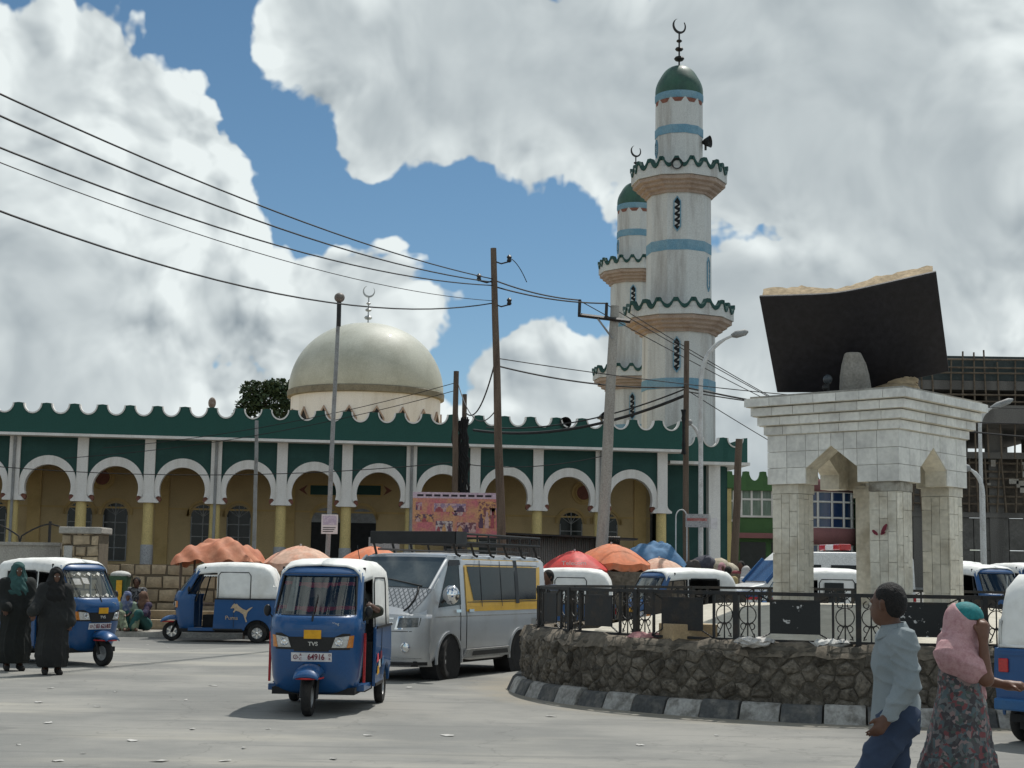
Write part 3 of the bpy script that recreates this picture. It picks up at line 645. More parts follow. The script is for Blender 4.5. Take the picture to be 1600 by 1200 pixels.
# individual rubble stones over the visible half
def clip(poly, f):
    o = []
    for i in range(len(poly)):
        a, b = poly[i], poly[(i+1) % len(poly)]; fa, fb = f(a), f(b)
        if fa >= 0: o.append(a)
        if (fa >= 0) != (fb >= 0): t = fa/(fa-fb); o.append((a[0]+(b[0]-a[0])*t, a[1]+(b[1]-a[1])*t))
    return o
rows = 5; cols = 60; a0, a1 = -R(90), R(80); Ls = (a1-a0)*4.83; cw_ = Ls/cols; zlo, zhi = .12, ZW-.07; ch_ = (zhi-zlo)/rows
ctr = {(i, j): ((j+.5+(.5 if i % 2 else 0)+rnd.uniform(-.36, .36))*cw_, zlo+(i+.5+rnd.uniform(-.34, .34))*ch_) for i in range(rows) for j in range(cols)}
for (i, j), (cu, cz_) in ctr.items():
    pl = [(cu-cw_*1.4, zlo), (cu+cw_*1.4, zlo), (cu+cw_*1.4, zhi), (cu-cw_*1.4, zhi)]
    for di in (-2, -1, 0, 1, 2):
        for dj in (-2, -1, 0, 1, 2):
            q = ctr.get((i+di, j+dj))
            if q is None or (di == 0 and dj == 0): continue
            mx_, mz_ = (cu+q[0])/2, (cz_+q[1])/2; nx_, nz_ = cu-q[0], cz_-q[1]
            pl = clip(pl, lambda p: (p[0]-mx_)*nx_+(p[1]-mz_)*nz_)
    if len(pl) < 3: continue
    fine = []
    for k in range(len(pl)):
        p, q = pl[k], pl[(k+1) % len(pl)]; fine.append(p)
        if math.hypot(p[0]-q[0], p[1]-q[1]) > .09: fine.append(((p[0]+q[0])/2, (p[1]+q[1])/2))
    n_ = len(fine); cu = sum(p[0] for p in fine)/n_; cz_ = sum(p[1] for p in fine)/n_; pr = rnd.uniform(.028, .066)
    def ringp(sc_, out_, jit):
        o = []
        for p in fine:
            f = sc_*(1+rnd.uniform(-jit, jit)); o.append(rp(4.81+out_*rnd.uniform(.6, 1.25), a0+(cu+(p[0]-cu)*f)/4.83, cz_+(p[1]-cz_)*f))
        return o
    vs = ringp(.965, -.02, .02)+ringp(.91, pr*.55, .05)+ringp(.66, pr*.95, .1)+ringp(.3, pr*1.1, .2)+[rp(4.81+pr*rnd.uniform(.8, 1.1), a0+cu/4.83, cz_)]
    fs = [(n_*r_+k, n_*r_+(k+1) % n_, n_*(r_+1)+(k+1) % n_, n_*(r_+1)+k) for r_ in range(3) for k in range(n_)]+[(3*n_+k, 3*n_+(k+1) % n_, 4*n_) for k in range(n_)]
    MB().add(vs, fs).build('stone', 'rubble', rb, world=True, smooth=60)
nk = 64
for k in range(nk):
    t0 = 2*PI*(k+.02)/nk; t1 = 2*PI*(k+.98)/nk; dr_ = rnd.uniform(-.02, .02); dz_ = rnd.uniform(-.015, .015)
    vs = []
    for q in range(4):
        t = t0+(t1-t0)*q/3; vs += [rp(RR+dr_, t, -.02), rp(RR-.09+dr_, t, .17+dz_), rp(RR-.13+dr_, t, .20+dz_), rp(RR-.24, t, .20+dz_), rp(RR-.24, t, -.02)]
    fs = [(5*q+i, 5*q+(i+1) % 5, 5*q+5+(i+1) % 5, 5*q+5+i) for q in range(3) for i in range(5)]+[(0, 1, 2, 3, 4), (19, 18, 17, 16, 15)]
    MB().add(vs, fs).build('kerb_block', 'kerbw' if k % 2 else 'kerbb', rb, world=True, bevel=.012)
mound = MB().lathe([(4.45, ZW-.06), (3.9, ZW-.03), (3.85, ZW+.02), (2.2, ZW+.38), (2.0, ZW+.40), (.01, ZW+.41)], 12, RC, R(8))
struct(mound.build('platform', 'platform'))

# railing
ZR0, ZR1, RAD = ZW+.05, ZW+.60, 4.62
rl = thing('railing', 'black iron railing with scrolls and sheet panels around the roundabout', 'railing', RC)
pth = [th_of(p, RAD, 1.3) for p in (990, 1150, 1343, 1545)]
sp_ = (pth[-1]-pth[0])/3
nb = 18; sp_ = 2*PI/round(2*PI/sp_); nb = round(2*PI/sp_); th0 = pth[1]
for z, r_ in ((ZR1, .022), (ZR0, .016)):
    MB().lathe([(RAD-r_, z-r_), (RAD+r_, z-r_), (RAD+r_, z+r_), (RAD-r_, z+r_), (RAD-r_, z-r_)], 144, RC, cap=False).build('top_rail' if z > 1.3 else 'bottom_rail', 'blackmetal', rl, world=True)
def local_frame(th):
    o = rp(RAD, th, 0)-RC; return basis(o, (math.cos(th), math.sin(th), 0), (0, 0, 1)) @ Matrix.Rotation(0, 4, 'X')
postm = MB().box(-.032, .032, ZW-.1, ZR1+.02, -.032, .032).mesh('post', 'blackmetal')
balm = MB().box(-.014, .014, ZR0, ZR1, -.014, .014).mesh('baluster', 'blackmetal')
hm = (ZR0+ZR1)/2
def curl(m, c, r_, a, b, w_=.007): m.tube([(c[0]+r_*(1-.5*k/10)*math.cos(a+(b-a)*k/10), c[1]+r_*(1-.5*k/10)*math.sin(a+(b-a)*k/10), 0) for k in range(11)], w_, 5)
sm = MB().tube([(0, ZR0, 0), (0, ZR1, 0)], .009, 6)
sm.tube([(.105*math.cos(2*PI*k/20), hm+.02+.105*math.sin(2*PI*k/20), 0) for k in range(21)], .007, 5)
for s_ in (1, -1):
    curl(sm, (s_*.05, hm+.16), .045, R(90) if s_ > 0 else R(90), R(90)-s_*R(300)); curl(sm, (s_*.05, hm-.11), .045, R(270), R(270)+s_*R(300))
    sm.tube([(0, hm-.06, 0), (s_*.085, ZR0+.04, 0)], .007, 5); sm.tube([(0, ZR1-.06, 0), (s_*.06, ZR1-.01, 0)], .006, 5)
    sm.tube([(s_*.055, ZR0+.045, 0), (s_*.09, ZR0+.03, 0), (s_*.08, ZR0+.075, 0)], .008, 5)
scrm = sm.mesh('scroll', 'blackmetal')
def peeled(k):
    return mat('peeling_black_sheet_%d' % k, (.010, .012, .013), (.55, .55, .54), 5+k, .45, 0, 40, amt=.62, lo=.60+.02*(k % 3), hi=.63+.02*(k % 3), grain=.1)
for b_ in range(nb):
    th = th0+b_*sp_; o = link('post', postm, rl); o.matrix_local = local_frame(th)
    for fr in (.2, .8): o = link('baluster', balm, rl); o.matrix_local = local_frame(th+sp_*fr)
    for fr in (.1, .895): o = link('scroll', scrm, rl); o.matrix_local = local_frame(th+sp_*fr)
    ph = .19; A = [(RAD*math.sin(sp_*q), 0) for q in (0,)]
    pw = RAD*sp_*.205
    mt = peeled({0: 1, 1: 3}.get(b_, 0) if b_ in (0, 1) else 0) if b_ in (0, 1) else 'blackmetal'
    pm = MB().box(-pw, pw, hm-ph, hm+ph, -.008, .008).build('sheet_panel', mt, rl); pm.matrix_local = local_frame(th+sp_*.495)
    MB().box(-pw-.012, pw+.012, hm+ph-.004, hm+ph+.02, -.014, .014).build('panel_edge', 'blackmetal', pm)
    for sx in (-1, 1):
        for sz in (-1, 1):
            x0_, x1_ = sx*pw, sx*(RAD*sp_*.30); z0_, z1_ = hm+sz*ph, hm+sz*(ph+.07)
            MB().tube([(x0_+(x1_-x0_)*k/8, z0_+(z1_-z0_)*k/8, .012*(-1)**k) for k in range(9)], .009, 5).build('chain', 'blackmetal', pm)

# ================================================================== BOOK MONUMENT
A_ = R(41.7); S = 2.05
mn = thing('book_monument', 'marble tiled pavilion with pointed arches carrying a huge open black book', 'monument', (5.22, 22.45, 0), -A_)
ZB0, ZB1 = 2.98, 3.69; TH = .32; CW = .39; ZP = ZW+.35
def face(k):
    T = Matrix.Rotation(PI/2*k, 4, 'Z'); return lambda u, v, w_: T @ Vector((u, -S/2-w_, v))
jl, jz_ , az = .41, ZB0+.22, 3.51          # half opening, jamb top, apex
for k in range(4):
    fn = face(k); h = S/2-.002*(k % 2)
    MB().prism([(-h, ZB0), (-jl, ZB0), (-jl, jz_), (0, az), (jl, jz_), (jl, ZB0), (h, ZB0), (h, ZB1), (-h, ZB1)], -TH, 0, fn).build('arched_wall', 'tilecol', mn)
MB().box(-S/2, S/2, -S/2, S/2, ZB1-.04, ZB1+.02).build('ceiling_slab', 'grout', mn)
def clip(poly, f):
    o = []
    for i in range(len(poly)):
        a, b = poly[i], poly[(i+1) % len(poly)]; fa, fb = f(a), f(b)
        if fa >= 0: o.append(a)
        if (fa >= 0) != (fb >= 0): t = fa/(fa-fb); o.append((a[0]+(b[0]-a[0])*t, a[1]+(b[1]-a[1])*t))
    return o
def tile(poly, w0, fn, parent, mt='tile'):
    if len(poly) > 2: MB().prism(poly, w0, w0+.02+rnd.uniform(-.002, .003), fn).build('tile', mt, parent)
g = .0035
for k in (0, 1):
    fn = face(k); us = [-S/2-.022, -.72, -jl, -.2, 0, .2, jl, .72, S/2+.022]
    for i in range(8):
        for (z0, z1) in ((ZB0, ZB0+.235), (ZB0+.235, ZB0+.47), (ZB0+.47, ZB1)):
            u0, u1 = us[i]+g, us[i+1]-g; pl = [(u0, z0+g), (u1, z0+g), (u1, z1-g), (u0, z1-g)]
            if -jl-.01 < us[i] and us[i+1] < jl+.01:
                sl = (az-jz_)/jl
                pl = clip(pl, lambda p: p[1]-(az-sl*abs(p[0])))
            tile(pl, .001, fn, mn)
steps = [(ZB1+.135*q, ZB1+.135*(q+1), .04+.068*q) for q in range(4)]
for q, (z0, z1, oh) in enumerate(steps):
    h = S/2+oh
    cs = MB().box(-h, h, -h, h, z0+.002*q, z1).build('cornice_step', 'tilecol', mn)
    for k in (0, 1):
        T = Matrix.Rotation(PI/2*k, 4, 'Z'); fn = lambda u, v, w_, T=T, h=h: T @ Vector((u, -h-w_, v)); nt_ = 7; off = (q % 2)*.12
        us = [-h-.02]+[-h+2*h*(i+off)/nt_ for i in range(1, nt_)]+[h+.02]
        for i in range(nt_): tile([(us[i]+g, z0+.012), (us[i+1]-g, z0+.012), (us[i+1]-g, z1-.008), (us[i]+g, z1-.008)], .001, fn, cs)
TOPZ = steps[-1][1]
MB().box(-S/2-.2, S/2+.2, -S/2-.2, S/2+.2, TOPZ+.001, TOPZ+.03).build('roof_slab', 'concrete', mn)
for (sx, sy) in ((-1, -1), (1, -1), (1, 1), (-1, 1)):
    c0 = Vector((sx*(S/2-CW/2-.05), sy*(S/2-CW/2-.05), 0)); h = CW/2
    if (sx, sy) == (-1, 1): c0.x += .45
    c = MB().box(c0.x-h, c0.x+h, c0.y-h, c0.y+h, ZP-.35, ZB0+.05).build('column', 'tilecol', mn)
    MB().box(c0.x-h-.025, c0.x+h+.025, c0.y-h-.025, c0.y+h+.025, ZB0-.13, ZB0+.003).build('capital', 'tilecol' if (sx, sy) != (1, -1) else mat('chipped_stone', (.40, .38, .33), (.16, .14, .11), 4, .85, .5, 12, amt=.7), c)
    if (sx, sy) == (-1, 1): continue
    for k in (0, 1):
        T = Matrix.Rotation(PI/2*k, 4, 'Z')
        for i in range(3):
            z = ZP-.05
            while z < ZB0-.14:
                dz_ = rnd.choice((.30, .36, .42)); z1 = min(z+dz_, ZB0-.135)
                lc = T.inverted() @ c0
                u0, u1 = lc.x-h-(.02 if i == 0 else 0)+2*h*i/3+g, lc.x-h+2*h*(i+1)/3-g
                fn = lambda u, v, w_, T=T, lc=lc: T @ Vector((u, lc.y-h-w_, v))
                tile([(u0, z+g), (u1, z+g), (u1, z1-g), (u0, z1-g)], .001, fn, c, 'tilecol'); z = z1
# red paint smear on the near column
sm_ = MB(); Tn = face(0)
for (u, v, w_, h_, rr) in ((.66, 2.28, .05, .025, -.6), (.80, 2.33, .07, .03, .9), (.78, 2.27, .04, .02, .3)):
    sm_.prism([(u+w_*math.cos(q)*math.cos(rr)-h_*math.sin(q)*math.sin(rr), v+w_*math.cos(q)*math.sin(rr)*1.2+h_*math.sin(q)*math.cos(rr)) for q in [2*PI*i/9+.3*math.sin(i*5) for i in range(9)]], -.005, .0, Tn)
stuff(sm_.build('paint_smear', 'inkred', mn))
# the open book: spine towards the road, pages up and back
inv = mn.matrix_basis.inverted()
tau, ro, psi = R(36), R(6.5), R(14)
o0 = P(1321, 536, 21.75)
RZ_ = Matrix.Rotation(-psi, 3, 'Z')
nB = RZ_ @ Vector((0, math.cos(tau), math.sin(tau))); vB = RZ_ @ Vector((0, -math.sin(tau), math.cos(tau))); uB = RZ_ @ Vector((1, 0, 0))
u2 = uB*math.cos(ro)+vB*math.sin(ro); v2 = vB*math.cos(ro)-uB*math.sin(ro)
H2 = .80; WL, WR = 1.12, 1.36; rise = .30
def bk(u, v, w_): p = o0+u2*u+v2*v+nB*w_; return inv @ p
def wcover(u): return rise*(math.sqrt((u/1.25)**2+.035)-.187)
def thick(u):
    a_ = abs(u)/1.3; return .13+.19*math.sin(min(a_*2.2, 1)*PI/2)*(1-.30*min(a_, 1))
nuC = 24
cv = MB().strip([(-WL+(WL+WR)*i/nuC, wcover(-WL+(WL+WR)*i/nuC)) for i in range(nuC+1)], [(-WL+(WL+WR)*i/nuC, wcover(-WL+(WL+WR)*i/nuC)+.06) for i in range(nuC+1)], -H2, H2, lambda u, w_, v: bk(u, v, w_))
cv.build('book_cover', 'book', mn, bevel=.012, smooth=40)
rp_ = random.Random(9); nu, nv = 34, 14; vs = []; idx = {}
wob = [.02*math.sin(i*.9)+.012*math.sin(i*2.3+1) for i in range(nu+1)]
for i in range(nu+1):
    for j in range(nv+1):
        for q in (0, 1, 2, 3):
            u = (-WL+(WL+WR)*i/nu)*.965; v = -H2*.965+2*H2*.965*j/nv; w_ = wcover(u)+.055+(thick(u)+wob[i]*(q/3))*q/3; e = .010
            if q == 3: w_ += rp_.uniform(-.010, .010)
            idx[i, j, q] = len(vs); vs.append(bk(u+rp_.uniform(-e, e), v+rp_.uniform(-e, e)*1.5, w_))
fs = []
for i in range(nu):
    for j in range(nv): fs.append((idx[i, j, 3], idx[i+1, j, 3], idx[i+1, j+1, 3], idx[i, j+1, 3])); fs.append((idx[i, j, 0], idx[i, j+1, 0], idx[i+1, j+1, 0], idx[i+1, j, 0]))
    for q in range(3):
        for j in (0, nv): fs.append((idx[i, j, q], idx[i+1, j, q], idx[i+1, j, q+1], idx[i, j, q+1]))
for j in range(nv):
    for q in range(3):
        for i in (0, nu): fs.append((idx[i, j, q], idx[i, j+1, q], idx[i, j+1, q+1], idx[i, j, q+1]))
MB().add(vs, fs).build('book_pages', 'pages', mn, smooth=60)
pc = P(1340, 607, 21.8); tp = P(1335, 550, 21.5); md = P(1338, 585, 21.65)
ped = MB()
secs = [(pc-Vector((0, 0, .1)), .27, .3), (md, .235, .26), (P(1337, 568, 21.6), .20, .22), (tp, .13, .15)]
vs = []
for c, hx, hy in secs:
    for q in range(8):
        a = 2*PI*(q+.5)/8; vs.append(inv @ (c+Vector((hx*max(-.8, min(.8, math.cos(a)*1.1)), hy*max(-.8, min(.8, math.sin(a)*1.1))+.12, 0))))
ped.add(vs, [(8*i+q, 8*i+(q+1) % 8, 8*i+8+(q+1) % 8, 8*i+8+q) for i in range(3) for q in range(8)]+[tuple(range(8)), tuple(range(24, 32))])
ped.build('book_pedestal', 'concrete', mn, bevel=.01)
rk = P(1400, 602, 22.1); rg_ = MB(); rr_ = random.Random(2)
for c, r_ in ((Vector((0, 0, -.06)), (.36, .3, .09)), (Vector((.08, .05, .02)), (.25, .22, .1)), (Vector((.18, 0, .06)), (.14, .14, .08))):
    b0 = len(rg_.v); rg_.ball(inv @ (rk+c), r_, 12, 7)
rg_.v = [(x+rr_.uniform(-.02, .02), y+rr_.uniform(-.02, .02), z+rr_.uniform(-.015, .015)) for x, y, z in rg_.v]
stuff(rg_.build('carved_rest', 'pages', mn, smooth=50))
lp = P(1299, 608, 21.4)
gl = thing('globe_lamp', 'small dark globe lamp on the monument cornice below the book', 'lamp', Vector((lp.x, lp.y+.25, TOPZ)))
MB().tube([(0, 0, 0), (0, 0, .16)], .025).build('stem', 'blackmetal', gl); MB().ball((0, 0, .22), .07).build('globe', mat('smoked_globe', (.05, .06, .07), None, 5, .2), gl, smooth=180); MB().ball((-.03, 0, .1), .05).build('socket', 'blackmetal', gl, smooth=180)

# ================================================================== BUILDINGS AT THE RIGHT
# green and mauve shop block with a bow of blue windows
GY = 78.0
gb = thing('shop_building', 'green two storey shop building with mauve bow front and blue windows', 'building', (PX(1240, GY, 3), GY, 0))
gx = lambda px, py=800: PX(px, GY, P(px, py, GY).z)-gb.location.x
gz = lambda py, px=1240: P(px, py, GY).z
gren = mat('bright_green_wall', (.075, .17, .06), (.06, .13, .05), 1.2, .75); mauve = mat('mauve_plaster', (.30, .13, .13), (.24, .11, .11), 1.2, .75)
MB().box(gx(1118), gx(1268), 0, 8, 0, gz(762)).build('wall', gren, gb)
MB().box(gx(1268), gx(1420), .4, 8, 0, gz(752)).build('wall', mauve, gb)
ss = (gx(1290)-gx(1130))/6
for i in range(7):
    pts = [(-ss/2, 0)]+[(ss*.32*math.cos(PI+PI*k/10), -.02+.45*math.sin(PI+PI*k/10)) for k in range(11)]+[(ss/2, 0)]
    o = MB().strip([(u, v+gz(738)) for u, v in pts], [(u, gz(768)) for u, v in pts], -.3, -.02, fac).build('parapet_piece', gren, gb); o.location.x = gx(1130)+ss*(i-.2)
for (a, b, c, d) in ((1158, 1206, 765, 808), (1128, 1146, 765, 815), (1214, 1262, 766, 810)):
    wd = MB().box(gx(a), gx(b), -.06, -.0, gz(d), gz(c)).build('window', mat('curtained_window', (.16, .22, .17), (.3, .36, .3), 9, .3, 0, 40, streak=1), gb)
    for q in range(4): x = gx(a)+(gx(b)-gx(a))*q/3; MB().box(x-.05, x+.05, -.12, -.06, gz(d), gz(c)).build('window_frame', 'white', wd)
    for z in (gz(c), gz(d), gz(c)*.62+gz(d)*.38): MB().box(gx(a)-.051, gx(b)+.051, -.115, -.061, z-.05, z+.05).build('window_rail', 'white', wd)
for (a, b, c, d) in ((1156, 1196, 848, 905), (1205, 1255, 848, 905)): MB().box(gx(a), gx(b), -.04, 0, 0, gz(c)).build('shop_door', 'glassdark', gb)
MB().box(gx(1118), gx(1268), -.5, -.02, gz(842), gz(834)).build('awning_slab', mauve, gb)
# bow front
bc, br = gx(1275), gx(1338)-gx(1275)
def bow(r_, z0, z1): return MB().grid(lambda u, v: (bc+r_*math.sin(R(-85)+R(165)*u), .6-r_*.75*math.cos(R(-85)+R(165)*u), z0+(z1-z0)*v), 20, 1)
for z0, z1, m_ in ((851, 825, mauve), (769, 750, mauve)): bow(br*1.02, gz(z0), gz(z1)).build('bow_band', m_, gb, smooth=40, solid=.15)
for z0, z1 in ((825, 769), (905, 851)):
    bw = bow(br*.97, gz(z0), gz(z1)).build('bow_window', 'glassblue', gb, smooth=40)
    for q in range(9):
        a = R(-85)+R(165)*q/8; x, y = bc+br*math.sin(a), .6-br*.75*math.cos(a); MB().tube([(x, y, gz(z0)), (x, y, gz(z1))], .06, 6).build('mullion', 'white', bw)
    for t in (.0, .28, .72, 1):
        z = gz(z0)+(gz(z1)-gz(z0))*t; MB().tube([(bc+br*math.sin(R(-85)+R(165)*q/20), .6-br*.75*math.cos(R(-85)+R(165)*q/20), z) for q in range(21)], .05, 5).build('transom', 'white', bw)
MB().box(gx(1336), gx(1350), -1.2, 8, 0, gz(752)-.01).build('corner_post', gren, gb)
yl = thing('painted_shopfront', 'narrow red and yellow painted shopfront beside the mosque wing', 'shopfront', (PX(1133, 72, 3), 72, 0))
q0 = lambda px: PX(px, 72, 4)-yl.location.x
MB().box(q0(1118), q0(1136), .2, 2, 0, P(1130, 765, 72).z).build('red_wall', mat('salmon_wall', (.42, .12, .11), None, 2, .8), yl)
MB().box(q0(1136), q0(1143), .0, 2, 0, P(1130, 765, 72).z+.05).build('pillar', 'yellow', yl)
MB().box(q0(1116), q0(1150), -.1, 2, P(1130, 764, 72).z+.06, P(1130, 742, 72).z).build('fascia', gren, yl)

# unfinished concrete frame with scaffolding
KY = 74.0
kb = thing('unfinished_building', 'grey concrete building under construction with open floors and block infill', 'building', (PX(1520, KY, 5), KY, 0))
kx = lambda px: PX(px, KY, 6)-kb.location.x
kz = lambda py: P(1520, py, KY).z
K0, K1 = kx(1405), kx(1690)
for (a, b, y0, nm) in ((615, 601, -1.5, 'slab'), (668, 640, -2.0, 'slab'), (716, 706, 0, 'slab')):
    MB().box(K0-(.2 if a < 700 else -.1), K1, y0, 12, kz(a), kz(b)).build(nm, 'concdark', kb)
for px in (1440, 1560, 1680):
    for y in (.3, 6, 11): MB().box(kx(px)-.35, kx(px)+.35, y, y+.6, 0, kz(601)).build('column', 'concdark', kb)
MB().box(K0, K1, -1.4, -1.2, kz(600), kz(563)).build('formwork_screen', mat('dark_formwork', (.035, .05, .05), (.06, .075, .075), 3, .6), kb)
MB().box(kx(1500), K1, 4.0, 4.2, kz(640), kz(617)).build('inner_wall', 'concdark', kb)
for i in range(5):
    for j in range(3):
        x0_ = kx(1414)+(K1-kx(1414))*i/5; x1_ = kx(1414)+(K1-kx(1414))*(i+1)/5-.04; z0_ = kz(880)*0+ (kz(808)-0)*j/3; z1_ = kz(808)*(j+1)/3-.03
        MB().box(x0_, x1_, .35+rnd.uniform(0, .03), .6, z0_, z1_).build('block_panel', mat('grey_blockwork', (.15, .142, .13), (.105, .10, .09), 1.5, .9, .3, 12), kb)
MB().box(kx(1414), K1, .25, .7, kz(808), kz(800)).build('ring_beam', 'concdark', kb)
lw = MB().box(kx(1414), K1, .9, 1.1, kz(800), kz(716)).build('infill_wall', mat('rough_infill', (.13, .11, .09), (.07, .06, .05), 3, .9, .4, 10), kb)
sf = thing('scaffolding', 'rough pole scaffolding on the front of the unfinished building', 'scaffolding', (kb.location.x, KY-1.8, 0))
def pole(a, b, r_=.05): MB().tube([a, b], r_, 5).build('scaffold_pole', 'bamboo', sf)
rs_ = random.Random(4)
for i in range(15):
    x = kx(1410)+i*(K1-kx(1410))/14
    pole((x, .2, kz(720)), (x+rs_.uniform(-.2, .2), .2, kz(566+rs_.uniform(-14, 8))), .045)
for py in (570, 580, 590, 622, 632, 640, 655): pole((K0, .15, kz(py+rs_.uniform(-2, 2))), (K1, .15, kz(py+rs_.uniform(-2, 2))), .045)
for i in range(20):
    x = kx(1412)+i*(K1-kx(1412))/19; pole((x, 1.9, kz(800)), (x+rs_.uniform(-.25, .25), 1.9, kz(712+rs_.uniform(-4, 6))), .05)
for py in (722, 735, 748, 761, 774, 788): pole((K0, 1.95, kz(py+rs_.uniform(-2, 2))), (K1, 1.95, kz(py+rs_.uniform(-2, 2))), .05)
rg2 = MB()
for i in range(26):
    x = kx(1412)+rs_.random()*(K1-kx(1412)); z = kz(rs_.uniform(722, 790)); rg2.box(x, x+rs_.uniform(.15, .5), 1.80, 1.84, z, z+rs_.uniform(.1, .35))
stuff(rg2.build('torn_sheeting', mat('torn_sheet', (.30, .27, .23), (.42, .40, .36), 3, .8), sf))

# ================================================================== STONE WALL AND GATE PILLAR AT THE LEFT
SY = 39.6
def stone_block(x0, x1, y0, z0, z1, parent, rn):
    e = .02; d = rn.uniform(.03, .07); j = lambda: rn.uniform(-.018, .018)
    o_ = [(x0+e+j(), z0+e+j()), (x1-e+j(), z0+e+j()), (x1-e+j(), z1-e+j()), (x0+e+j(), z1-e+j())]
    vs = [(u, y0+.05, v) for u, v in o_]+[(u*.97+(x0+x1)/2*.03, y0-d*.6, v*.97+(z0+z1)/2*.03) for u, v in o_]+[(u*.72+(x0+x1)/2*.28, y0-d, v*.72+(z0+z1)/2*.28) for u, v in o_]
    fs = [(4*i+k, 4*i+(k+1) % 4, 4*i+4+(k+1) % 4, 4*i+4+k) for i in range(2) for k in range(4)]+[(8, 9, 10, 11)]
    MB().add(vs, fs).build('stone', 'stone', parent, smooth=50)
sx0, sx1 = PX(80, SY, 1), PX(520, SY, 1)
sw = thing('stone_wall', 'tan squared stone retaining wall below the mosque terrace', 'wall', ((sx0+sx1)/2, SY, 0))
hw_ = (sx1-sx0)/2
MB().box(-hw_, hw_, .0, .8, 0, ZT-.03).build('wall_core', 'stonejoint', sw)
rn = random.Random(21); z = .14
while z < ZT-.05:
    hz_ = min(rn.uniform(.30, .38), ZT-.02-z); hz_ = ZT-.02-z if ZT-.02-z-hz_ < .15 else hz_
    x = -hw_
    while x < hw_: wd_ = rn.uniform(.32, .60); stone_block(x, min(x+wd_, hw_), 0, z, z+hz_, sw, rn); x += wd_
    z += hz_
pv = MB().box(-40, PX(640, 38, 0), 36.9, SY-.02, -.1, .12).build('pavement', 'concrete'); struct(pv)
st = thing('steps', 'low stone steps against the tan stone wall behind the side-on blue rickshaw', 'steps', (PX(268, 38.6, .3), 38.7, .12))
MB().box(-.75, 1.2, -.2, .8, 0, .24).build('step', 'stone', st, bevel=.02); MB().box(-.65, 1.2, .2, .8, .242, .46).build('step', 'stone', st, bevel=.02)
gp = thing('gate_pillar', 'square tan stone gate pillar with a concrete cap', 'pillar', (PX(125, 38.6, 2), 38.6, 0))
pwid = (PX(154, 38.6, 2)-PX(96, 38.6, 2))/2; pz = P(125, 834, 38.6).z
MB().box(-pwid, pwid, .02, 2*pwid, 0, pz).build('pillar_core', 'stonejoint', gp)
z = 0; r_ = 0
while z < pz-.02:
    h_ = min(.27, pz-z); xs_ = [-pwid, -pwid+.25+.1*(r_ % 2), .05+.1*(r_ % 3), pwid]
    for i in range(3): stone_block(xs_[i], xs_[i+1], .02, z, z+h_, gp, rn)
    z += h_; r_ += 1
MB().box(-pwid-.07, pwid+.07, -.1, 2*pwid+.07, pz+.001, pz+.17).build('pillar_cap', 'concrete', gp, bevel=.03)
MB().box(-.38, -.17, -.085, -.08, pz-.62, pz-.30).build('paper_notice', 'paper', gp)
lwx0, lwx1 = PX(-60, 39.2, 2), PX(94, 39.2, 2)
lw = thing('low_wall', 'grey rendered low wall with iron gate hoops left of the gate pillar', 'wall', ((lwx0+lwx1)/2, 39.2, 0))
hl = (lwx1-lwx0)/2; lz = P(40, 852, 39.2).z
MB().box(-hl, hl, 0, .4, 0, lz).build('wall_body', 'concrete', lw); MB().box(-hl, hl, -.06, .46, lz+.001, lz+.08).build('coping', 'concrete', lw)
for c in (-.6, .9, -2.2):
    MB().tube([(c+.75*math.cos(PI*k/10), .2, lz+.06+(.5-.35*abs(math.cos(PI*k/10))**1.5)*(1 if 0 < k < 10 else 0)) for k in range(11)], .022, 6).build('gate_hoop', 'blackmetal', lw)
    MB().box(c-.03, c+.03, .17, .23, lz+.05, lz+.62).build('gate_upright', 'blackmetal', lw)

# ================================================================== VEHICLES
CACHE = {}
def part(key, name, make, m, parent, **kw):
    if key not in CACHE: CACHE[key] = make().mesh(name, m, kw.get('smooth'))
    o = link(name, CACHE[key], parent)
    if kw.get('solid'): md = o.modifiers.new('t', 'SOLIDIFY'); md.thickness = kw['solid']; md.offset = kw.get('off', 0)
    if kw.get('bevel'): md = o.modifiers.new('b', 'BEVEL'); md.width = kw['bevel']; md.segments = 2; md.limit_method = 'ANGLE'
    return o
def interp(tab, x):
    if x <= tab[0][0]: return tab[0][1:]
    for a, b in zip(tab, tab[1:]):
        if x <= b[0]: t = (x-a[0])/(b[0]-a[0]); return tuple(p+(q-p)*t for p, q in zip(a[1:], b[1:]))
    return tab[-1][1:]
# ---- three-wheeled taxi; front towards local -Y
COWL = [(.24, .40, -.80, -.5), (.30, .465, -.87, -.5), (.42, .50, -.92, -.5), (.70, .525, -.975, -.5), (.94, .535, -1.0, -.5), (1.02, .535, -.995, -.48), (1.09, .528, -.955, -.46), (1.62, .495, -.56, -.26), (1.68, .48, -.49, -.24), (1.71, .45, -.40, -.24)]
NE = 3.3
def front(x, z, off=0):
    w_, yf, yb = interp(COWL, z); q = min(abs(x)/w_, .9995); y = yb-(yb-yf)*(1-q**NE)**(1/NE); return Vector((x, y-off, z))
def cowl(u, z):
    w_, yf, yb = interp(COWL, z); a = PI*u; c, s_ = math.cos(a), math.sin(a)
    return (w_*math.copysign(abs(c)**(2/NE), c), yb-(yb-yf)*abs(s_)**(2/NE), z)
def fpatch(c4, off, nu=8, nv=4):
    def f(u, v):
        a = [c4[0][i]*(1-u)+c4[1][i]*u for i in (0, 1)]; b = [c4[3][i]*(1-u)+c4[2][i]*u for i in (0, 1)]
        return front(a[0]*(1-v)+b[0]*v, a[1]*(1-v)+b[1]*v, off)
    return MB().grid(f, nu, nv)
ZL = [.24, .27, .30, .36, .42, .55, .70, .85, .94, .98, 1.02, 1.06, 1.09, 1.13, 1.2, 1.3, 1.4, 1.5, 1.58, 1.62, 1.65, 1.68, 1.71]
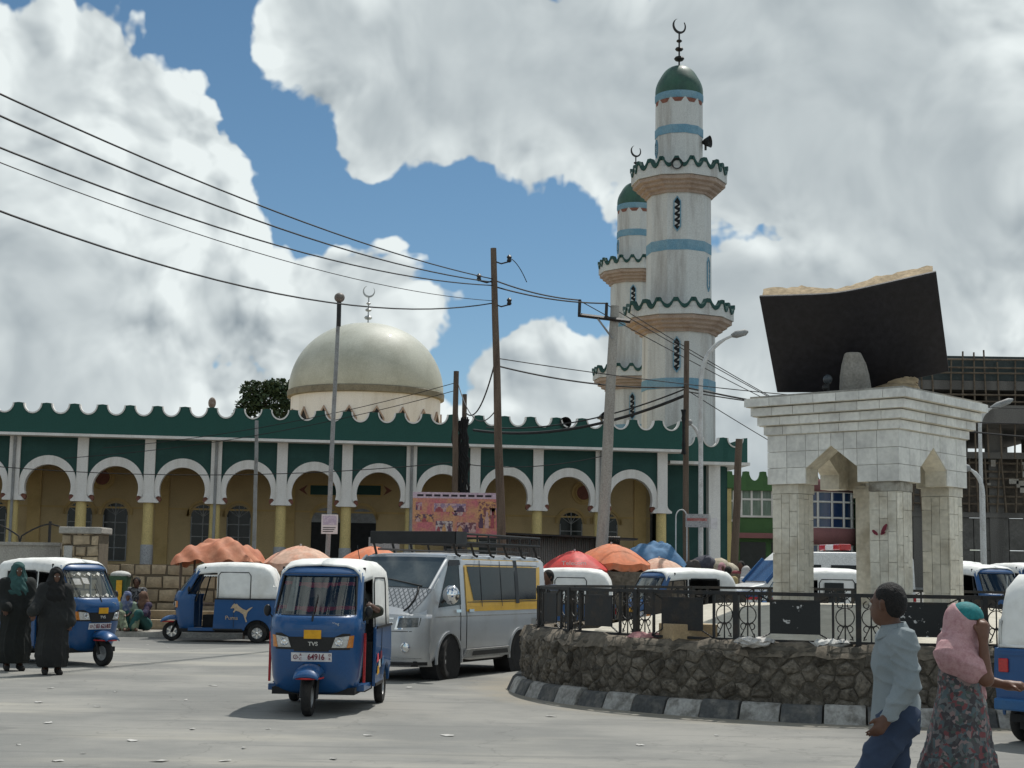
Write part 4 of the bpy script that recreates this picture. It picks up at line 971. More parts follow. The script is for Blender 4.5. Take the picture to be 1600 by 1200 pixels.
def cowl_mesh():
    nu = 48; m = MB(); vs = [cowl(i/nu, z) for z in ZL for i in range(nu+1)]
    fs = []
    for j in range(len(ZL)-1):
        zc_ = (ZL[j]+ZL[j+1])/2
        for i in range(nu):
            u = (i+.5)/nu; x = abs(cowl(u, zc_)[0])
            if 1.12 < zc_ < 1.59 and .1 < u < .9 and x < interp(COWL, zc_)[0]-.055: continue
            if zc_ > 1.05 and (u < .06 or u > .94): continue
            if zc_ > 1.55 and cowl(u, zc_)[1] > -.44+.5*(1.62-zc_): continue
            fs.append((j*(nu+1)+i, j*(nu+1)+i+1, (j+1)*(nu+1)+i+1, (j+1)*(nu+1)+i))
    return m.add(vs, fs)
def wind_mesh():
    def f(u, v):
        z = 1.105+.50*v; w_ = interp(COWL, z)[0]-.035; return front(-w_+2*w_*u, z, -.012)
    return MB().grid(f, 20, 8)
def wheel_tyre(R_, W_): return MB().lathe([(R_*.58, -W_*.36), (R_*.72, -W_*.5), (R_*.93, -W_*.46), (R_, -W_*.28), (R_, W_*.28), (R_*.93, W_*.46), (R_*.72, W_*.5), (R_*.58, W_*.36), (R_*.58, -W_*.36)], 28, axis='x', cap=False)
def wheel_rim(R_, W_):
    m = MB().lathe([(R_*.60, -W_*.30), (R_*.60, W_*.30), (R_*.55, W_*.34), (R_*.52, W_*.2), (.01, W_*.14)], 24, axis='x', cap=False).lathe([(.01, -W_*.14), (R_*.52, -W_*.2), (R_*.55, -W_*.34), (R_*.60, -W_*.30)], 24, axis='x', cap=False)
    return m
def wheel_cover(R_, W_):
    m = MB()
    for s_ in (1, -1):
        for k in range(6):
            T = Matrix.Rotation(2*PI*k/6, 4, 'X'); m.prism([(-.12*R_, .1*R_), (.12*R_, .1*R_), (.07*R_, .56*R_), (-.07*R_, .56*R_)], s_*W_*.18, s_*W_*.36, lambda u, v, w_: T @ Vector((w_, u, v)))
        m.lathe([(.01, s_*W_*.40), (.14*R_, s_*W_*.38), (.16*R_, s_*W_*.16)], 12, axis='x', cap=False)
    return m
def wheel(parent, loc, R_, W_, key, spokes=True, steer=0):
    t = part(key+'t', 'wheel', lambda: wheel_tyre(R_, W_), 'rubber', parent, smooth=40); t.location = loc; t.rotation_euler = (0, 0, steer)
    part(key+'r', 'rim', lambda: wheel_rim(R_, W_), 'greypaint' if spokes else 'steel', t, smooth=40)
    if spokes: part(key+'c', 'hub_cap', lambda: wheel_cover(R_, W_), 'chrome', t)
    return t
CYT = [(-.50, 1.695, .50), (-.40, 1.735, .515), (-.1, 1.765, .55), (.3, 1.78, .585), (.8, 1.77, .60), (1.05, 1.735, .60), (1.18, 1.66, .59), (1.26, 1.53, .575), (1.31, 1.3, .56), (1.34, .97, .555)]
def csec(y, t, sg):       # t 0 at the body line, 1 at the roof centre
    zr, hw2 = interp(CYT, y); pts = [(0, hw2+.015, .97), (.3, hw2, 1.25), (.55, hw2-.012, zr-.22), (.68, hw2-.035, zr-.10), (.8, hw2-.11, zr-.03), (.9, hw2*.6, zr-.004), (1, 0, zr+.01)]
    x, z = interp(pts, t); return (sg*x, y, max(z, .97))
def canopy_mesh(open_pass):
    ys = [-.50, -.45, -.40, -.25, -.1, 0, .02, .1, .3, .5, .72, .8, .95, 1.05, 1.12, 1.18, 1.23, 1.26, 1.29, 1.31, 1.33, 1.34]; ts = [0, .15, .3, .45, .55, .6, .68, .74, .8, .85, .9, .95, 1]
    m = MB()
    rnz = random.Random(8)
    for sg in (1, -1):
        vs = [csec(y, t, sg) for y in ys for t in ts]; n = len(ts)
        vs = [(x, y, z+(rnz.uniform(-.008, .008) if x and -.45 < y < 1.2 and z > 1.6 else 0)) for x, y, z in vs]
        fs = []
        for i in range(len(ys)-1):
            for j in range(n-1):
                yc, tc_ = (ys[i]+ys[i+1])/2, (ts[j]+ts[j+1])/2
                if yc < 0.01 and tc_ < .56: continue
                if open_pass and .02 < yc < .78 and tc_ < .56: continue
                fs.append((i*n+j, i*n+j+1, (i+1)*n+j+1, (i+1)*n+j))
        m.add(vs, fs)
    m.grid(lambda u, v: (.555*(1-2*u)*1.0, 1.34, .97-.0+.03*v), 4, 1)
    return m
def tub_side(sg):
    pts = [(-.03, .965), (1.345, .965), (1.36, .62), (1.30, .44), (1.24, .40)]
    for k in range(13): a = R(10)+R(160)*k/12; pts.append((.93+.29*math.cos(a), .22+.29*math.sin(a)))
    pts += [(.60, .28), (-.06, .27)]
    return MB().prism(pts, sg*.575, sg*.615, lambda u, v, w_: (w_+sg*.008*math.sin(min(max((v-.3)/.6, 0), 1)*PI), u, v))
def piping(sg, y0, y1):
    return MB().tube([Vector(csec(y, t, sg))+Vector((sg*.008, 0, 0)) for y, t in [(y0, 0), (y0, .3), (y0, .5), (y0+.05, .56), (y1-.05, .56), (y1, .5), (y1, .3), (y1, 0)]], .012, 5, cap=False)
def rickshaw(label, x, y, rz, opts='', plate=None):
    t = thing('auto_rickshaw', label, 'rickshaw', (x, y, GZ(x, y)), rz, 'blue and white auto rickshaws'); k = 'tk_'; bl = 'tukblue'
    c = part(k+'cowl', 'front_cowl', cowl_mesh, bl, t, smooth=35, solid=.022)
    part(k+'wind', 'windscreen', wind_mesh, glass('rickshaw_windscreen', (.50, .54, .54)), t, smooth=60)
    part(k+'band', 'grille_band', lambda: fpatch([(-.515, .74), (.515, .74), (.515, .925), (-.515, .925)], .016, 24, 3), 'blackplastic', c, smooth=60)
    part(k+'ctr', 'nose_panel', lambda: fpatch([(-.20, .72), (.20, .72), (.24, .88), (-.24, .88)], .019, 10, 3).add([], []), 'blackplastic', c, smooth=60)
    part(k+'nose', 'brow_panel', lambda: fpatch([(-.26, .885), (.26, .885), (.44, .965), (-.44, .965)], .021, 12, 3), bl, c, smooth=60)
    for s_ in (1, -1):
        hl_ = part(k+'hl%d' % s_, 'headlight', lambda: fpatch([(s_*.235, .765), (s_*.455, .765), (s_*.47, .905), (s_*.275, .88)], .026), 'lens', t, smooth=60)
        part(k+'am%d' % s_, 'indicator', lambda: fpatch([(s_*.40, .765), (s_*.462, .765), (s_*.475, .905), (s_*.43, .90)], .031), 'amber', hl_, smooth=60)
        part(k+'rf%d' % s_, 'reflector', lambda: MB().lathe([(.045, -.004), (.04, -.010), (.028, -.002), (.01, -.006)], 16, front(s_*.315, .83, .030), axis='y'), 'chrome', hl_, smooth=40)
        if 'rtrim' in opts: part(k+'rt%d' % s_, 'red_strip', lambda: MB().box(s_*.545, s_*.57, -.60, -.57, .35, .92), 'red', c)
        part(k+'mir%d' % s_, 'mirror', lambda: MB().ball((s_*.60, -.62, 1.17), (.045, .03, .07)).tube([(s_*.52, -.55, 1.05), (s_*.60, -.62, 1.17)], .008, 5), 'blackplastic', t, smooth=60)
    part(k+'line', 'belt_trim', lambda: fpatch([(-.53, .985), (.53, .985), (.53, 1.0), (-.53, 1.0)], .008, 30, 1), 'blackplastic', c, smooth=60)
    part(k+'seal', 'windscreen_seal', lambda: MB().tube([front(sx*(interp(COWL, z)[0]-.055+(-.03 if e else 0)), z, .006) for sx, z, e in [(-1, 1.135, 1), (1, 1.135, 1), (1, 1.16, 0), (1, 1.37, 0), (1, 1.55, 0), (1, 1.58, 1), (-1, 1.58, 1), (-1, 1.55, 0), (-1, 1.37, 0), (-1, 1.16, 0), (-1, 1.135, 1)]], .010, 5, cap=False) if False else
         MB().tube([front(xx, 1.125, .004) for xx in [-.46+.046*q for q in range(21)]]+[front(.475-.045*((z-1.14)/.45), z, .004) for z in (1.15, 1.3, 1.45, 1.57)]+[front(xx, 1.595, .004) for xx in [.42-.042*q for q in range(21)]]+[front(-.43-.045*((1.59-z)/.45), z, .004) for z in (1.57, 1.45, 1.3, 1.15)]+[front(-.46, 1.125, .004)], .011, 5, cap=False), 'blackplastic', c, smooth=60)
    part(k+'wip', 'wiper', lambda: MB().tube([front(0, 1.06, .012), front(.0, 1.13, .02)], .012, 6).tube([front(0, 1.13, .02), front(.02, 1.36, .012)], .006, 5), 'blackplastic', c)
    part(k+'mg', 'mudguard', lambda: MB().grid(lambda u, v: (.155*math.sin(R(-90)+PI*v)*(1-.12*abs(2*u-1)), -1.06-.29*math.cos(R(18)+R(150)*u)*1.0*(.92+.08*math.cos(R(-90)+PI*v)), .42+(.19*math.sin(R(18)+R(150)*u))*(.45+.55*math.cos(R(-90)+PI*v))-.03), 14, 10), bl, t, smooth=180, solid=.012)
    part(k+'mgt', 'mudguard_trim', lambda: MB().tube([(.165*math.cos(R(200)+R(-220)*q/14)*1.0, -1.10+.24*math.sin(R(200)+R(-220)*q/14)*-1.0-.0, .432) for q in range(15)], .010, 5), 'red' if 'rtrim' in opts else 'blackplastic', t)
    wheel(t, (0, -1.08, .215), .215, .11, 'tkw', 'spoke' in opts, .0)
    part(k+'fork', 'fork', lambda: MB().tube([(.085, -1.08, .2), (.085, -.92, .62)], .025, 8).tube([(-.085, -1.08, .2), (-.085, -.92, .62)], .025, 8).box(-.1, .1, -.96, -.85, .52, .62), 'blackplastic', t, smooth=40)
    for s_ in (1, -1):
        wheel(t, (s_*.54, .93, .215), .215, .12, 'tkw', 'spoke' in opts)
        sp = part(k+'tub%d' % s_, 'side_panel', lambda: tub_side(s_), bl, t, smooth=30, bevel=.008)
        part(k+'sill%d' % s_, 'door_sill', lambda: MB().box(s_*.46, s_*.565, -.62, -.03, .25, .325), bl, t, bevel=.01)
        part(k+'rub%d' % s_, 'rub_strip', lambda: MB().box(s_*.615, s_*.632, -.03, 1.34, .955, .985), 'blackplastic', sp)
        part(k+'seam%d' % s_, 'panel_seam', lambda: MB().box(s_*.621, s_*.6265, .40, .408, .34, .95), 'blackplastic', sp)
        part(k+'low%d' % s_, 'lower_strip', lambda: MB().box(s_*.612, s_*.626, -.05, .60, .275, .31), 'blackplastic', sp)
        part(k+'bp%d' % s_, 'door_pillar', lambda: MB().tube([(s_*.50, -.47, .9), (s_*.50, -.38, 1.3), (s_*.485, -.28, 1.68)], .018, 6), 'blackplastic', t)
        part(k+'pip%d' % s_, 'canopy_piping', lambda: piping(s_, .03, .76), 'blackplastic', t, smooth=60)
        part(k+'rl%d' % s_, 'tail_light', lambda: MB().box(s_*.44, s_*.55, 1.36, 1.385, .72, .86), 'redlens', t, bevel=.01)
    part(k+'rear', 'rear_panel', lambda: MB().box(-.60, .60, 1.30, 1.362, .42, .963), bl, t, bevel=.02)
    part(k+'rearline', 'rear_rib', lambda: MB().box(-.56, .56, 1.363, 1.375, .895, .92), bl, t)
    part(k+'bump', 'rear_bumper', lambda: MB().box(-.58, .58, 1.34, 1.44, .34, .46), 'tukblue2', t, bevel=.02)
    part(k+'chas', 'chassis', lambda: MB().box(-.48, .48, -.80, 1.28, .22, .30).box(-.40, .40, .6, 1.25, .15, .35), 'darkint', t)
    part(k+'part', 'partition', lambda: MB().box(-.57, .57, -.04, 0, .3, .80), 'darkint', t)
    seat = part(k+'seat', 'rear_seat', lambda: MB().box(-.54, .54, .45, 1.0, .3, .62).box(-.54, .54, 1.0, 1.2, .3, 1.12), 'darkint', t, bevel=.03)
    part(k+'dseat', 'driver_seat', lambda: MB().box(-.22, .22, -.36, -.06, .3, .60).box(-.18, .18, -.10, -.03, .62, .95), 'darkint', t, bevel=.02)
    part(k+'bar', 'handlebar', lambda: MB().tube([(-.30, -.58, .98), (-.12, -.68, 1.03), (.12, -.68, 1.03), (.30, -.58, .98)], .016, 6).tube([(0, -.68, 1.03), (0, -.85, .6)], .03, 8), 'blackplastic', t)
    op = 'open' in opts
    part(k+'can%d' % op, 'canopy', lambda: canopy_mesh(op), 'canopy', t, smooth=50, solid=.012)
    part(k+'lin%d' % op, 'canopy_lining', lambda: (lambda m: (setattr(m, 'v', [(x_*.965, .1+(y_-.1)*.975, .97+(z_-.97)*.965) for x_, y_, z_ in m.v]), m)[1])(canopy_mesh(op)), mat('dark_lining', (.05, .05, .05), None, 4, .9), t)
    if 'fringe' in opts:
        fr = MB()
        for s_ in (1, -1): fr.strip([(-.30+.30*q/20, 1.50) for q in range(21)], [(-.30+.30*q/20, 1.455+.02*abs(math.sin(q*.8))) for q in range(21)], s_*.565, s_*.572, lambda u, v, w_: (w_, u, v))
        stuff(fr.build('canopy_fringe', 'canopy', t))
    if plate:
        pl = part(k+'plate', 'number_plate', lambda: fpatch([(-.235, .605), (.235, .605), (.235, .705), (-.235, .705)], .014, 8, 2), 'plate', t, smooth=60)
        mx_ = basis(front(0, .655, .022), (1, 0, 0), (0, 0, 1))
        o = mx_.copy(); o.translation = front(.055, .655, .020); lettering('plate_number', plate, .092, 'inkred', pl, o, .86, True)
        o = mx_.copy(); o.translation = front(-.125, .678, .020); lettering('plate_code', 'A', .042, 'inkred', pl, o); o = mx_.copy(); o.translation = front(-.125, .632, .020); lettering('plate_code', 'C', .042, 'inkred', pl, o)
        o = mx_.copy(); o.translation = front(.212, .678, .022); lettering('plate_region', 'O', .036, 'inkred', pl, o); o = mx_.copy(); o.translation = front(.212, .635, .022); lettering('plate_region', 'R', .036, 'inkred', pl, o)
        part(k+'plr', 'plate_ring', lambda: MB().strip([(-.185+.026*math.cos(2*PI*q/16), .655+.026*math.sin(2*PI*q/16)) for q in range(17)], [(-.185+.020*math.cos(2*PI*q/16), .655+.020*math.sin(2*PI*q/16)) for q in range(17)], 0, .002, lambda u, v, w_: front(u, v, .017+w_)), 'inkred', pl)
        o = mx_.copy(); o.translation = front(-.185, .655, .018); lettering('plate_class', '1', .034, 'inkred', pl, o)
        o = mx_.copy(); o.translation = front(-.15, .655, .018); lettering('plate_dash', '-', .05, 'inkred', pl, o)
        yp = part(k+'yp', 'yellow_plate', lambda: fpatch([(-.085, .865), (.115, .865), (.115, .965), (-.085, .965)], .034, 4, 2), 'plateyellow', t)
        o = mx_.copy(); o.translation = front(.02, .805, .026); lettering('maker_badge', 'TVS', .062, 'chalk', c, o, 1.1, True)
        o = mx_.copy(); o.translation = front(.27, 1.035, .012); lettering('script_badge', 'King', .045, 'chalk', c, o)
    if 'papers' in opts:
        pp = part(k+'papers', 'windscreen_paper', lambda: fpatch([(-.36, 1.34), (-.24, 1.34), (-.24, 1.44), (-.36, 1.44)], -.004, 3, 2), 'paper', c); 
        part(k+'papers2', 'windscreen_paper', lambda: fpatch([(-.2, 1.36), (-.08, 1.35), (-.08, 1.45), (-.2, 1.46)], -.004, 3, 2), 'paper', c)
        for s_, z in ((1, 1.52), (-1, 1.17)):
            g_ = MB()
            for q in range(7): g_.add([front(-.36+.1*q, z, -.003), front(-.31+.1*q, z+.05*(q % 2)-.02, -.003), front(-.27+.1*q, z+.01, -.003), front(-.31+.1*q, z-.035, -.003)], [(0, 1, 2, 3)])
            stuff(g_.build('windscreen_frosting', 'chalk', c))
    if 'pink' in opts:
        for z, a in ((1.49, .42), (1.215, .455)):
            A = [(-a+2*a*q/30, z+.012+(.01 if abs(q-15) > 8 else 0)) for q in range(31)]
            MB().strip(A, [(u, v-.028-.018*abs(math.sin(q*1.1))-(.02 if abs(q-15) < 5 else 0)) for q, (u, v) in enumerate(A)], 0, .004, lambda u, v, w_: front(u, v, -.030+w_)).build('pink_fringe', 'pinktrim', c)
        stk = MB().add([front(-.34, 1.17, -.02), front(-.24, 1.17, -.02), front(-.23, 1.56, -.02), front(-.31, 1.56, -.02)], [(0, 1, 2, 3)]).build('windscreen_sticker', 'paper', c)
    return t
def place(px, py, rz, wheel_local):         # put the given local ground point at the pixel
    g_ = G(px, py); c_, s_ = math.cos(rz), math.sin(rz); x, y = wheel_local
    return g_.x-(x*c_-y*s_), g_.y-(x*s_+y*c_)
x, y = place(481, 1119, R(-3), (0, -1.08)); tF = rickshaw('blue rickshaw driving head-on with plate 64916 and pink windscreen fringe', x, y, R(-3), 'pink rtrim', '64916')
x, y = place(160, 1041, R(54), (0, -1.08)); tL = rickshaw('blue rickshaw at the left edge behind two women in black', x, y, R(54), 'open papers', '03 62183')
x, y = place(268, 1001, R(-89), (0, -1.08)); tM = rickshaw('side-on blue rickshaw with leaping cat logo on its flank', x, y, R(-89), 'spoke fringe')
tB = rickshaw('rickshaw behind the silver van showing only its closed white canopy', PX(868, 36, 1), 36, R(-97), '')
tR = rickshaw('blue rickshaw with open side behind the railing, below the blue tarpaulin', PX(1050, 32.5, 1), 32.5, R(-60), 'open', '03 27511')
tE = rickshaw('blue rickshaw facing the camera far right, behind the woman in the pink scarf', PX(1540, 36, 1), 36, R(12), '', '03 11847')
tE2 = rickshaw('rickshaw at the far right edge, partly hidden behind another rickshaw', PX(1606, 39, 1), 39, R(15), '')
tW = rickshaw('white canopied rickshaw between two monument columns, left of the front-facing one', PX(1493, 40, 1), 40, R(-30), '')
pr_ = P(1638, 1060, 15.6); xr_, yr_ = pr_.x+1.04, pr_.y+.87
tN = rickshaw('rear of a rickshaw cut by the right edge of the frame beside the woman', xr_, yr_, R(130), '')
rp2 = MB().box(-.42, -.14, 1.364, 1.376, .60, .74).build('number_plate', 'plate', tN)
lettering('plate_number', '02881', .10, 'red', rp2, basis((-.28, 1.378, .665), (-1, 0, 0), (0, 0, 1)), .75, True)
lettering('roof_number', '10', .07, 'chalk', tN, basis((-.3, 1.364, .88), (-1, 0, 0), (0, 0, 1)))
for i_, (y_, z_, m_) in enumerate(((.05, .60, 'pinktrim'), (.20, .52, 'chalk'), (.34, .62, 'inkred'), (.10, .45, 'plateyellow'), (.5, .55, 'bluetarp'))):
    MB().prism([(y_-.09, z_-.05), (y_+.10, z_-.03), (y_+.06, z_+.06), (y_-.05, z_+.05)], .628, .630, lambda u, v, w_: (w_, u, v)).build('side_sticker', m_, tF)
# side logo: lettering and leaping cat
lettering('side_lettering', 'Puma', .125, 'logotan', tM, basis((.634, .36, .55), (0, 1, 0), (0, 0, 1)), 1.05)
cat = [(.42, .86), (.46, .90), (.49, .885), (.52, .90), (.56, .85), (.66, .78), (.74, .755), (.80, .80), (.86, .83), (.87, .82), (.82, .77), (.77, .72), (.75, .66), (.73, .58), (.76, .50), (.73, .49), (.70, .58), (.67, .66), (.58, .72), (.50, .745), (.46, .70), (.44, .71), (.47, .77), (.46, .80), (.38, .79), (.40, .82)]
MB().prism(cat, .6335, .6345, lambda u, v, w_: (w_, u-.05, v-.03)).build('leaping_cat_logo', 'logotan', tM)

# ---- silver minibus; front towards local -Y
HV = [(-2.31, .85, .46), (-2.28, .97, .60), (-2.23, 1.06, .67), (-2.13, 1.18, .745), (-1.98, 1.36, .835), (-1.94, 1.40, .845), (-1.35, 1.87, .85), (-1.22, 1.925, .85), (-1.0, 1.95, .85), (0, 1.97, .85), (1.9, 1.96, .85), (2.2, 1.93, .845), (2.30, 1.86, .83), (2.36, 1.55, .80), (2.38, 1.0, .78)]
def vsec(y, t, sg):
    H, W = interp(HV, y)
    zt_ = [(0, W*.93, .26), (.1, W*.985, .36), (.2, W, .50), (.4, W, .95), (.5, W*.985, 1.08), (.75, W*.905, 1.82), (.82, W*.86, 1.90), (.9, W*.7, 1.935), (1, 0, 1.965)]
    x, z = interp(zt_, t)
    if H < 1.96:
        lim = H-(.0 if t >= 1 else (1-t)*.10)
        if z > lim:
            x = x+(W*.97-x)*min(1, (1.96-H)*1.0)*(1 if t < .9 else (1-t)/.1); z = lim
    return Vector((sg*x, y, z))
VY = [-2.31, -2.30, -2.28, -2.25, -2.23, -2.18, -2.13, -2.06, -1.98, -1.94, -1.8, -1.65, -1.5, -1.35, -1.28, -1.22, -1.1, -1.0, -.6, -.2, .2, .6, 1.0, 1.4, 1.9, 2.1, 2.2, 2.26, 2.30, 2.33, 2.36, 2.38]
VT = [0, .05, .1, .2, .3, .4, .45, .5, .58, .66, .75, .785, .82, .86, .9, .95, 1]
FW, RW, WR_ = -1.42, 1.15, .335
def van_mesh():
    m = MB(); n = len(VT)
    ys = sorted(set(VY+[FW+.42*math.cos(R(q)) for q in range(0, 181, 15)]+[RW+.42*math.cos(R(q)) for q in range(0, 181, 15)]))
    for sg in (1, -1):
        vs = []
        for y in ys:
            for t in VT:
                v = vsec(y, t, sg)
                for cy in (FW, RW):
                    d2 = .42**2-(y-cy)**2
                    if d2 >= 0:
                        za = .30+math.sqrt(d2)
                        if v.z < za:
                            v = Vector((v.x, y, za)) if t < .45 else v
                vs.append(v)
        fs = [(i*n+j, i*n+j+1, (i+1)*n+j+1, (i+1)*n+j) for i in range(len(ys)-1) for j in range(n-1)]
        m.add(vs, fs)
    for y in (VY[0], VY[-1]):
        a = [vsec(y, t, 1) for t in VT]; b = [vsec(y, t, -1) for t in VT]
        m.add(a+b, [(j, j+1, n+j+1, n+j) for j in range(n-1)])
    bm_ = m; return bm_
def vside(poly, off, sg=1, n=3):         # thin panel lying on the side at given (y, z) outline
    def pt(y, z):
        lo, hi = .1, .82
        for _ in range(24):
            md_ = (lo+hi)/2
            if vsec(y, md_, 1).z < z: lo = md_
            else: hi = md_
        v = vsec(y, lo, sg); return Vector((v.x+sg*off, y, z))
    m = MB()
    (a, b, c, d) = poly
    m.grid(lambda u, v: pt((a[0]*(1-u)+b[0]*u)*(1-v)+(d[0]*(1-u)+c[0]*u)*v, (a[1]*(1-u)+b[1]*u)*(1-v)+(d[1]*(1-u)+c[1]*u)*v), 8, n); return m
def vtop(y0, y1, f0, f1, off, n=10):      # panel on bonnet / windscreen between two stations, f = fraction of half width
    def f(u, v):
        y = y0+(y1-y0)*v; q = (2*u-1)*(f0+(f1-f0)*v); sg = 1 if q >= 0 else -1
        H, W = interp(HV, y); Hm = interp(HV, y-.02)[0]; sl = (interp(HV, y+.02)[0]-Hm)/.04
        nrm = Vector((0, -sl, 1)).normalized()
        p = Vector((q*W, y, 0)); H2_ = interp(HV, y)[0]-.008*q*q; return Vector((p.x, p.y, H2_))+nrm*off
    return MB().grid(f, 12, n)
th = R(-25.5)
x, y = place(693, 1061, th, (.76, FW))
vn = thing('minibus', 'silver minibus with yellow window band and black roof rack', 'minibus', (x, y, 0), th)
body = van_mesh().build('body', 'silver', vn, smooth=38)
gd = 'glassdark'; vgl = glass('van_glass', (.10, .12, .12)); vws = glass('van_windscreen', (.30, .34, .33))
MB().box(-.70, .70, -1.6, 2.2, .5, .56).build('floor', 'darkint', vn)
vtop(-1.935, -1.35, .95, .90, .012, 8).build('windscreen', mat('van_windscreen_glass', (.05, .062, .062), (.085, .10, .10), 2, .08, 0, 30, coat=.8, grain=.05), vn, smooth=60)
def scale_mat():
    m = bpy.data.materials.new('scale_print_cover'); m.use_nodes = True; t = m.node_tree; b = t.nodes['Principled BSDF']
    co = t.nodes.new('ShaderNodeTexCoord'); mp = t.nodes.new('ShaderNodeMapping'); mp.inputs['Rotation'].default_value = (0, 0, R(45)); mp.inputs['Scale'].default_value = (17, 17, 1)
    ck = t.nodes.new('ShaderNodeTexBrick'); ck.offset = .0; ck.inputs['Scale'].default_value = 1; ck.inputs['Mortar Size'].default_value = .14; ck.inputs['Brick Width'].default_value = 1; ck.inputs['Row Height'].default_value = 1
    ck.inputs['Color1'].default_value = (.40, .41, .42, 1); ck.inputs['Color2'].default_value = (.5, .5, .51, 1); ck.inputs['Mortar'].default_value = (.13, .14, .15, 1)
    t.links.new(co.outputs['Object'], mp.inputs[0]); t.links.new(mp.outputs[0], ck.inputs['Vector']); t.links.new(ck.outputs['Color'], b.inputs['Base Color']); b.inputs['Roughness'].default_value = .5; return m
vtop(-2.25, -1.96, .97, .97, .014, 6).build('bonnet_cover', scale_mat(), vn, smooth=60)
hoop_ = MB().tube([vsec(yy, .9, 1)*1+Vector((-.12+.04*math.sin(q), 0, .03)) for q, yy in enumerate([-2.25, -2.2, -2.1, -2.0, -1.95])], .018, 6).build('cover_cord', 'cable', vn)
for s_ in (1, -1):
    MB().tube([vsec(yy, tt, s_)+Vector((0, -.012, .012)) for yy, tt in ((-1.96, .80), (-1.7, .80), (-1.45, .80), (-1.3, .82))], .03, 6).build('windscreen_pillar', 'silver', vn, smooth=60)
def fz(x, z, off=.0): # nose surface
    lo, hi = -2.36, -1.9
    q = abs(x)/.84
    y = -2.40+.36*q**5+(.0 if z < .75 else (z-.75)*.16) + (.03 if z < .45 else 0); return Vector((x, y-off, z))
def npatch(c4, off, nu=8, nv=4):
    def f(u, v):
        a = [c4[0][i]*(1-u)+c4[1][i]*u for i in (0, 1)]; b = [c4[3][i]*(1-u)+c4[2][i]*u for i in (0, 1)]
        return fz(a[0]*(1-v)+b[0]*v, a[1]*(1-v)+b[1]*v, off)
    return MB().grid(f, nu, nv)
MB().grid(lambda u, v: fz(-.84+1.68*u, .22+.78*v, .0)+Vector((0, (.05*max(0, 1-v*6)) , 0)), 30, 10).build('front_fascia', 'silver', vn, smooth=50, solid=.03)
MB().grid(lambda u, v: fz(-.80+1.6*u, .99, 0).lerp(vsec(-2.16, .97, 1 if u > .5 else -1)*0+Vector((-.76+1.52*u, -2.14+.12*abs(2*u-1)**3, 1.165)), v), 20, 3).build('bonnet_lip', 'silver', vn, smooth=50)
npatch([(-.40, .84), (.40, .84), (.40, .97), (-.40, .97)], .014).build('grille', 'blackplastic', vn)
for z in (.87, .94): npatch([(-.40, z-.012), (.40, z-.012), (.40, z+.012), (-.40, z+.012)], .026, 10, 1).build('grille_bar', 'chrome', vn)
lettering('emblem', 'O', .11, 'chrome', vn, basis(fz(0, .90, .03), (1, 0, 0), (0, 0, 1)), 1.3)
